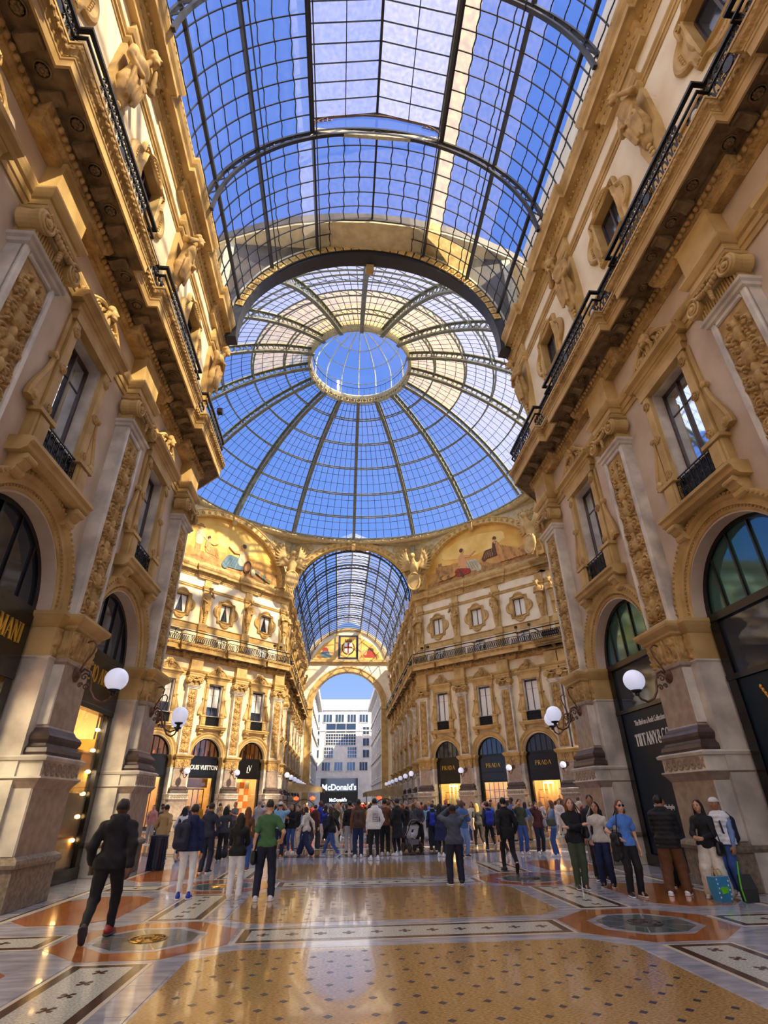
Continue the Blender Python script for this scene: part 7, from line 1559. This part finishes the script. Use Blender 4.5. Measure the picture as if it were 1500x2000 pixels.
def sum_print():
    b = MB(); r = np.random.RandomState(3)
    for j in range(5):
        for i in range(6): b.box(-0.10+0.035*i, -0.10+0.035*i+0.012+0.012*r.rand(), -0.004, 0.004, -0.05*j, -0.05*j+0.02+0.015*r.rand())
    return b.mesh('printed_back')
Pp = person
# foreground figures
F = 'foreground visitors'
Pp(-4.44, 9.80, 8, 1.80, 'walkr', 'hoodie', 'black', 'slim', 'black', 'red', 'crew', 'dark', 'd', 'man in black hoodie and red shoes walking away on the left', F, lod=0, wide=1.12, bag=[('phone', 'l')], sole='dgrey')
Pp(-4.13, 13.37, 4, 1.68, 'stand', 'hoodie', 'navy', 'slim', 'white', 'royal', 'short', 'dark', 'm', 'man in navy hooded jacket, white trousers and blue shoes, backpack on one shoulder', F, lod=0, bag=[('backpack', 'ink', -0.17)])
Pp(-3.10, 13.19, -4, 1.50, 'front', 'jacket', 'black', 'straight', 'white', 'cream', 'vlong', 'black', 'm', 'small person in black jacket and white trousers left of the green t-shirt', F, True, lod=0)
Pp(-2.47, 12.89, 2, 1.75, 'hold', 'tee', 'green', 'straight', 'ink', 'white', 'crew', 'dark', 'l', 'man in green t-shirt and dark trousers holding a dark bag', F, lod=0, bag=[('bag', 'black', 0.66, -1)])
Pp(1.73, 14.48, 0, 1.60, 'photo_up', 'shirt', 'slate', 'straight', 'ink', 'black', 'crew', 'dark', 'd', 'stocky man in grey shirt raising a phone to take a picture', F, lod=0, bag=[('phone', 'r', 0.1)], wide=1.16)
Pp(3.63, 16.68, 0, 1.78, 'walk', 'suit', 'black', 'slim', 'black', 'black', 'short', 'black', 'l', 'man in black suit walking away right of the grey-shirted photographer', F, lod=0, sole='black')
Pp(4.20, 13.29, 172, 1.69, 'crossed', 'jacket', 'black', 'straight', 'olive', 'dgrey', 'long', 'auburn', 'l', 'woman in black top with crossed arms and olive trousers', F, True, lod=0, face=True, bag=[('bag', 'black', 1.02, -1)])
Pp(4.85, 13.45, 150, 1.61, 'stand2', 'long', 'cream', 'straight', 'djean', 'black', 'vlong', 'black', 'm', 'long-haired woman in cream sweater and dark blue jeans', F, True, lod=0, face=True, bag=[('bag', 'lgrey', 1.0, 1)])
Pp(4.80, 12.12, 178, 1.64, 'hip', 'tee', 'blue', 'straight', 'black', 'black', 'bob', 'auburn', 'l', 'woman in blue t-shirt and sunglasses with a coat over her arm', F, True, lod=0, face=True, bag=[('sunglasses',), ('coat_on_arm', 'black', 'r'), ('bag', 'black', 0.95, 1)])
Pp(5.66, 12.10, -38, 1.72, 'queue', 'puffer', 'black', 'baggy', 'brown', 'white', 'short', 'black', 'm', 'man in black puffer jacket and brown trousers in the queue', F, lod=0, wide=1.06)
Pp(6.25, 11.70, 128, 1.62, 'queue', 'jacket', 'black', 'wide', 'cream', 'cream', 'vlong', 'black', 'm', 'long-haired woman in black leather jacket and cream wide trousers', F, True, lod=0, face=True, bag=[('bag', 'black', 0.8, -1)])
Pp(6.86, 12.05, 105, 1.66, 'stand2', 'vest', 'white', 'straight', 'jean', 'cream', 'cap', 'white', 't', 'man in white padded vest and cap with a dark backpack', F, lod=0, face=True, bag=[('backpack', 'ink')], headturn=PI)
Pp(6.35, 13.25, 160, 1.70, 'phone', 'jacket', 'dgrey', 'wide', 'black', 'black', 'short', 'dark', 't', 'person in dark grey behind the queue by the hoarding', F, lod=1)
Pp(5.25, 14.6, 165, 1.76, 'stand', 'jacket', 'black', 'straight', 'black', 'black', 'short', 'black', 't', 'man in black standing behind the woman in the cream sweater', F, lod=1)
# middle ground
G = 'visitors near the octagon'
mid = [(-7.1, 21.85, 0, 1.74, 'stride', 'coat', 'tan', 'slim', 'dgrey', 'dbrown', 'short', 'black', 'm', 'man in long tan coat walking beside the left wall', 0, None),
 (-6.55, 22.3, 20, 1.66, 'stride', 'shirt', 'white', 'flare', 'white', 'black', 'vlong', 'black', 'm', 'long-haired woman dressed all in white', 1, None),
 (-4.78, 18.23, -15, 1.72, 'pocket', 'jacket', 'ink', 'straight', 'ink', 'black', 'short', 'black', 'm', 'man in dark blue behind the navy hooded jacket', 0, None),
 (-5.0, 21.84, 12, 1.66, 'walk', 'long', 'dgrey', 'flare', 'black', 'white', 'bob', 'black', 'l', 'woman in patterned grey sweater with a small black handbag', 1, [('bag', 'black', 0.75, -1)]),
 (-3.75, 18.6, 0, 1.60, 'stand', 'long', 'brown', 'straight', 'jean', 'brown', 'vlong', 'auburn', 'l', 'brown-haired woman in brown sweater behind the small black jacket', 1, None),
 (-3.16, 22.51, -10, 1.74, 'photo_up', 'tee', 'lblue', 'straight', 'ink', 'yellow', 'cap', 'white', 'm', 'man in light blue shirt and white cap beside the green t-shirt', 0, [('bag', 'black', 0.9, -1)]),
 (-2.85, 24.44, 150, 1.68, 'phone', 'jacket', 'black', 'slim', 'jean', 'white', 'vlong', 'black', 'm', 'woman in black jacket and blue jeans looking at her phone', 1, [('bag', 'black', 0.9, 1)]),
 (-2.75, 26.2, 150, 1.62, 'stand2', 'vest', 'black', 'straight', 'cream', 'black', 'bun', 'brown', 'l', 'woman in dark vest and beige trousers behind the phone reader', 1, None),
 (-2.2, 23.2, 60, 1.60, 'stride', 'hoodie', 'cream', 'wide', 'djean', 'white', 'long', 'dark', 'm', 'woman in cream hoodie and very wide dark jeans', 1, None),
 (-1.25, 22.35, 70, 1.60, 'stride', 'jacket', 'black', 'slim', 'jean', 'ljean', 'long', 'brown', 'l', 'woman in black jacket with brown bag striding in blue jeans', 1, [('bag', 'brown', 0.85, 1)]),
 (-1.06, 28.19, 40, 1.72, 'stand', 'jacket', 'khaki', 'straight', 'ljean', 'white', 'vlong', 'blond', 'l', 'blond woman in khaki jacket and pale jeans in the crowd centre', 1, None),
 (-0.58, 23.83, 8, 1.74, 'stand', 'long', 'black', 'straight', 'lgrey', 'black', 'short', 'black', 'm', 'man in black sweater and grey trousers in the centre group', 0, None),
 (-0.30, 22.0, 0, 1.80, 'stand', 'jacket', 'brown', 'straight', 'djean', 'white', 'crew', 'dark', 'd', 'man in brown jacket with dark backpack in the centre group', 0, [('backpack', 'dbrown')]),
 (0.22, 20.92, 10, 1.80, 'stand2', 'hoodie', 'white', 'slim', 'black', 'white', 'short', 'black', 'm', 'man in white hoodie with printed back in the centre group', 0, [('print',)]),
 (0.72, 22.81, -8, 1.79, 'phone', 'long', 'brown', 'straight', 'black', 'white', 'short', 'black', 'm', 'man in brown sweater beside the white hoodie', 0, None),
 (1.02, 25.0, 0, 1.72, 'stand', 'jacket', 'yellow', 'straight', 'khaki', 'khaki', 'short', 'brown', 'l', 'person in mustard jacket half hidden in the centre group', 0, None),
 (1.16, 22.48, 40, 1.80, 'pocket', 'coat', 'black', 'slim', 'black', 'white', 'short', 'black', 'm', 'man all in black with white trainers left of the stroller', 0, None),
 (1.75, 24.6, 60, 1.72, 'front', 'jacket', 'black', 'straight', 'dgrey', 'tan', 'crew', 'grey', 'l', 'grey-haired man in black behind the stroller', 0, None),
 (2.35, 25.4, 200, 1.70, 'front', 'jacket', 'dgrey', 'straight', 'black', 'black', 'bald', 'grey', 'l', 'bald man in dark grey jacket right of the stroller', 0, None),
 (2.75, 24.16, 0, 1.62, 'stand', 'jacket', 'ink', 'straight', 'ink', 'black', 'short', 'brown', 'l', 'person in navy with bright blue backpack left of the photographer', 0, [('backpack', 'royal')]),
 (2.62, 21.67, -40, 1.60, 'phone', 'coat', 'navy', 'slim', 'ink', 'white', 'long', 'black', 'm', 'woman in navy coat beside the grey-shirted photographer', 1, None),
 (3.36, 21.27, 195, 1.72, 'phone', 'jacket', 'denim', 'straight', 'ljean', 'black', 'bald', 'dark', 'd', 'man in denim jacket and pale jeans facing the viewer', 0, None),
 (4.77, 24.94, 5, 1.62, 'walk', 'tee', 'black', 'slim', 'black', 'khaki', 'vlong', 'blond', 'l', 'blond woman in black t-shirt walking away on the right', 1, None),
 (4.95, 23.82, 0, 1.66, 'walk', 'jacket', 'ink', 'slim', 'black', 'black', 'short', 'black', 'm', 'man with royal blue backpack left of the black suit', 0, [('backpack', 'royal')]),
 (5.0, 22.0, 15, 1.66, 'stride', 'coat', 'black', 'slim', 'black', 'brown', 'vlong', 'black', 'm', 'long-haired woman in black coat beside the black suit', 1, None),
 (5.68, 21.94, 185, 1.72, 'call', 'tee', 'olive', 'straight', 'jean', 'white', 'short', 'black', 'm', 'man in olive t-shirt and jeans phoning right of the suit', 0, [('bag', 'black', 0.95, 1)]),
 (6.3, 21.95, 190, 1.62, 'call', 'jacket', 'maroon', 'straight', 'ink', 'white', 'bob', 'black', 'm', 'woman in maroon jacket with grey bag beside the olive t-shirt', 1, [('bag', 'lgrey', 0.95, -1)]),
 (6.45, 20.71, 70, 1.66, 'crossed', 'shirt', 'ljean', 'straight', 'jean', 'white', 'bob', 'auburn', 'l', 'woman in pale blue shirt and jeans with green shoulder bag', 1, [('bag', 'olive', 1.0, -1)])]
for (x, y, d, H, pose, top, tc, leg, lc, sh, hr, hc, sk_, lab, fem, bag) in mid: Pp(x, y, d, H, pose, top, tc, leg, lc, sh, hr, hc, sk_, lab, G, bool(fem), lod=1, bag=bag, face=(120 < d < 240))
# background crowd
r = random.Random(11); used = set(); poses = ['stand', 'stand2', 'pocket', 'phone', 'photo_up', 'walk', 'walkr', 'front', 'stride', 'call']
CN = dict(black='black', navy='navy', white='white', cream='cream', grey='grey', lgrey='pale grey', dgrey='dark grey', green='green', olive='olive', blue='blue', lblue='sky blue', brown='brown', tan='tan', red='red', yellow='mustard', denim='denim blue', royal='royal blue', maroon='maroon', pink='pink', slate='slate', ink='dark navy')
spots = []
for (x0, x1, y0, y1, n, place) in ((-12, -6, 27, 44, 20, 'in front of the orange-lit shops'), (-5.5, -0.5, 25.5, 40, 20, 'left of the crowd centre'), (-0.5, 4.5, 26.5, 42, 20, 'behind the centre group'), (4.5, 13, 26, 42, 24, 'in front of the gold-lettered shops'), (-4.5, 4.5, 44, 58, 12, 'deep in the octagon'), (-4.5, 4.5, 60, 90, 10, 'far along the far arm')):
    k = 0; tries = 0
    while k < n and tries < 400:
        tries += 1; x, y = r.uniform(x0, x1), r.uniform(y0, y1)
        if any((x-a)**2+(y-b)**2 < 0.6 for a, b in spots): continue
        tc = r.choice([c for c in CN]); fem = r.random() < 0.45; pose = r.choice(poses); hc = r.choice(['black', 'brown', 'dark', 'blond', 'auburn', 'grey']); hr = r.choice(['long', 'vlong', 'bob', 'bun']) if fem else r.choice(['short', 'crew', 'short', 'bald'])
        top = r.choice(['jacket', 'long', 'tee', 'hoodie', 'coat'] if not fem else ['jacket', 'long', 'shirt', 'coat']); lc = r.choice(['jean', 'black', 'djean', 'ink', 'khaki', 'lgrey', 'cream', 'dgrey'])
        who = ('%s-haired woman' % {'black': 'black', 'brown': 'brown', 'dark': 'dark', 'blond': 'blond', 'auburn': 'auburn', 'grey': 'grey'}[hc]) if fem else 'man'
        lab = '%s in %s %s and %s trousers %s' % (who, CN[tc], TN[top].replace('_', ' '), {'jean': 'blue', 'black': 'black', 'djean': 'dark blue', 'ink': 'navy', 'khaki': 'khaki', 'lgrey': 'grey', 'cream': 'cream', 'dgrey': 'charcoal'}[lc], place)
        if lab in used: continue
        used.add(lab); spots.append((x, y)); k += 1
        Pp(x, y, r.choice([0, 10, -20, 45, -60, 90, -90, 150, 180, 200]), r.uniform(1.58, 1.84) if not fem else r.uniform(1.55, 1.72), pose, top, tc, r.choice(['slim', 'straight', 'straight', 'wide']), lc, r.choice(['white', 'black', 'brown', 'white']), hr, hc, r.choice('lmmtd'), lab, 'background crowd', fem, lod=2)
# ---------------------------------------------------------------- things people stand with
tb = empty('shopping_bag', (6.05, 11.35, 0), 0.25); tag(tb, 'blue shopping bag with green print standing on the floor', 'bag')
ob('bag_body', MB().loft([[(-a, -b, z), (a, -b, z), (a, b, z), (-a, b, z)] for a, b, z in ((0.15, 0.07, 0), (0.17, 0.09, 0.2), (0.18, 0.08, 0.38))]).mesh('bag_body', cmat((60, 140, 190), 0.4)), tb)
for s in (-1, 1): ob('handle', MB().tube([(0.07*math.cos(a), s*0.05, 0.38+0.12*math.sin(a)) for a in np.linspace(0, PI, 10)], 0.008, 5).mesh('handle', cmat((200, 170, 90), 0.5)), tb)
ob('green_print', MB().prism(bl(0, 0.18, 0.1, 0.06, 0.0, 14, 0.25), -0.10, -0.088).mesh('green_print', cmat((110, 210, 40), 0.5)), tb, (0, 0, 0))
dts = MB()
for i in range(10): dts.ball(((-0.13 if i % 2 else 0.12)+0.01*(i % 3), -0.088, 0.04+0.034*i), (0.016, 0.006, 0.016), 8, 5)
ob('white_dots', dts.mesh('white_dots', cmat((235, 240, 240), 0.5)), tb)['kind'] = 'stuff'
t2 = empty('tote_bag', (6.48, 11.2, 0), -0.2); tag(t2, 'dark tote bag with green edge beside the blue bag', 'bag')
ob('bag_body', MB().loft([[(-a, -b, z), (a, -b, z), (a, b, z), (-a, b, z)] for a, b, z in ((0.12, 0.06, 0), (0.14, 0.07, 0.2), (0.1, 0.03, 0.42))]).mesh('bag_body', cmat((30, 34, 34), 0.6)), t2); ob('green_edge', MB().tube([(-0.12, -0.065, 0.02), (-0.14, -0.075, 0.2), (-0.1, -0.035, 0.42), (-0.05, 0, 0.62)], 0.014, 5).mesh('green_edge', cmat((90, 190, 40), 0.5)), t2)
# stroller
sr = empty('stroller', (1.84, 23.66, 0), 0.3); tag(sr, 'black baby stroller with grey basket in the crowd', 'stroller'); bk = cmat((24, 24, 28), 0.5); gy = cmat((120, 122, 128), 0.8)
wh = MB().lathe([(0.0, -0.02), (0.11, -0.025), (0.15, -0.03), (0.16, 0), (0.15, 0.03), (0.11, 0.025), (0.0, 0.02)], 18, axis='x').mesh('wheel', bk)
for x_ in (-0.24, 0.24):
    for y_ in (-0.28, 0.34): ob('wheel', wh, sr, (x_, y_, 0.16))
b = MB()
for x_ in (-0.24, 0.24): b.tube([(x_, -0.28, 0.16), (x_, 0.05, 0.55), (x_, -0.2, 0.75), (x_, -0.5, 1.05)], 0.018, 6); b.tube([(x_, 0.34, 0.16), (x_, 0.0, 0.62)], 0.018, 6)
b.tube([(-0.24, -0.5, 1.05), (0.24, -0.5, 1.05)], 0.022, 6); b.tube([(-0.24, -0.28, 0.16), (0.24, -0.28, 0.16)], 0.014, 6); ob('frame', b.mesh('frame', bk, True), sr)
ob('seat', sdf_mesh('seat', [cap((-0.14, 0.1, 0.55), (0.14, 0.1, 0.55), 0.1), cap((-0.14, -0.12, 0.85), (0.14, -0.12, 0.85), 0.09), cap((-0.14, 0, 0.6), (-0.14, -0.12, 0.85), 0.09), cap((0.14, 0, 0.6), (0.14, -0.12, 0.85), 0.09)], 0.025), sr); sr.children[-1].data.materials.append(gy)
cn = MB(); cn.loft([[(0.25*math.cos(t), -0.15+0.34*math.sin(a)*abs(math.sin(t))-0.1, 0.85+0.26*math.cos(a)*math.sin(t)) for t in np.linspace(0.02, PI-0.02, 14)] for a in np.linspace(-0.9, 1.2, 9)], closed=False, cap=False); ob('canopy', cn.mesh('canopy', bk, True), sr)
ob('basket', MB().loft([[(-a, -0.2, z), (a, -0.2, z), (a, 0.22, z), (-a, 0.22, z)] for a, z in ((0.17, 0.26), (0.2, 0.42))]).mesh('basket', gy), sr)
# litter bin by the left corner pier
lb = empty('litter_bin', (-6.45, 19.3, 0)); tag(lb, 'dark slatted litter bin beside the left corner pier', 'litter bin'); b = MB()
ob('bin_liner', MB().lathe([(0.20, 0.04), (0.24, 0.8), (0.22, 0.82), (0.02, 0.5)], 20).mesh('bin_liner', cmat((34, 36, 52), 0.5)), lb)
sl_ = MB().box(-0.022, 0.022, 0.235, 0.255, 0.05, 0.86).mesh('slat', cmat((40, 44, 62), 0.4))
for k in range(18): ob('slat', sl_, lb, rz=k*PI/9)
ob('bin_rim', MB().tube([(0.25*math.cos(a), 0.25*math.sin(a), 0.87) for a in np.linspace(0, 2*PI, 25)], 0.025, 6).mesh('bin_rim', cmat((40, 44, 62), 0.4)), lb); ob('bin_base', MB().lathe([(0.26, 0.0), (0.26, 0.06), (0.2, 0.08)], 20).mesh('bin_base', M['iron']), lb)
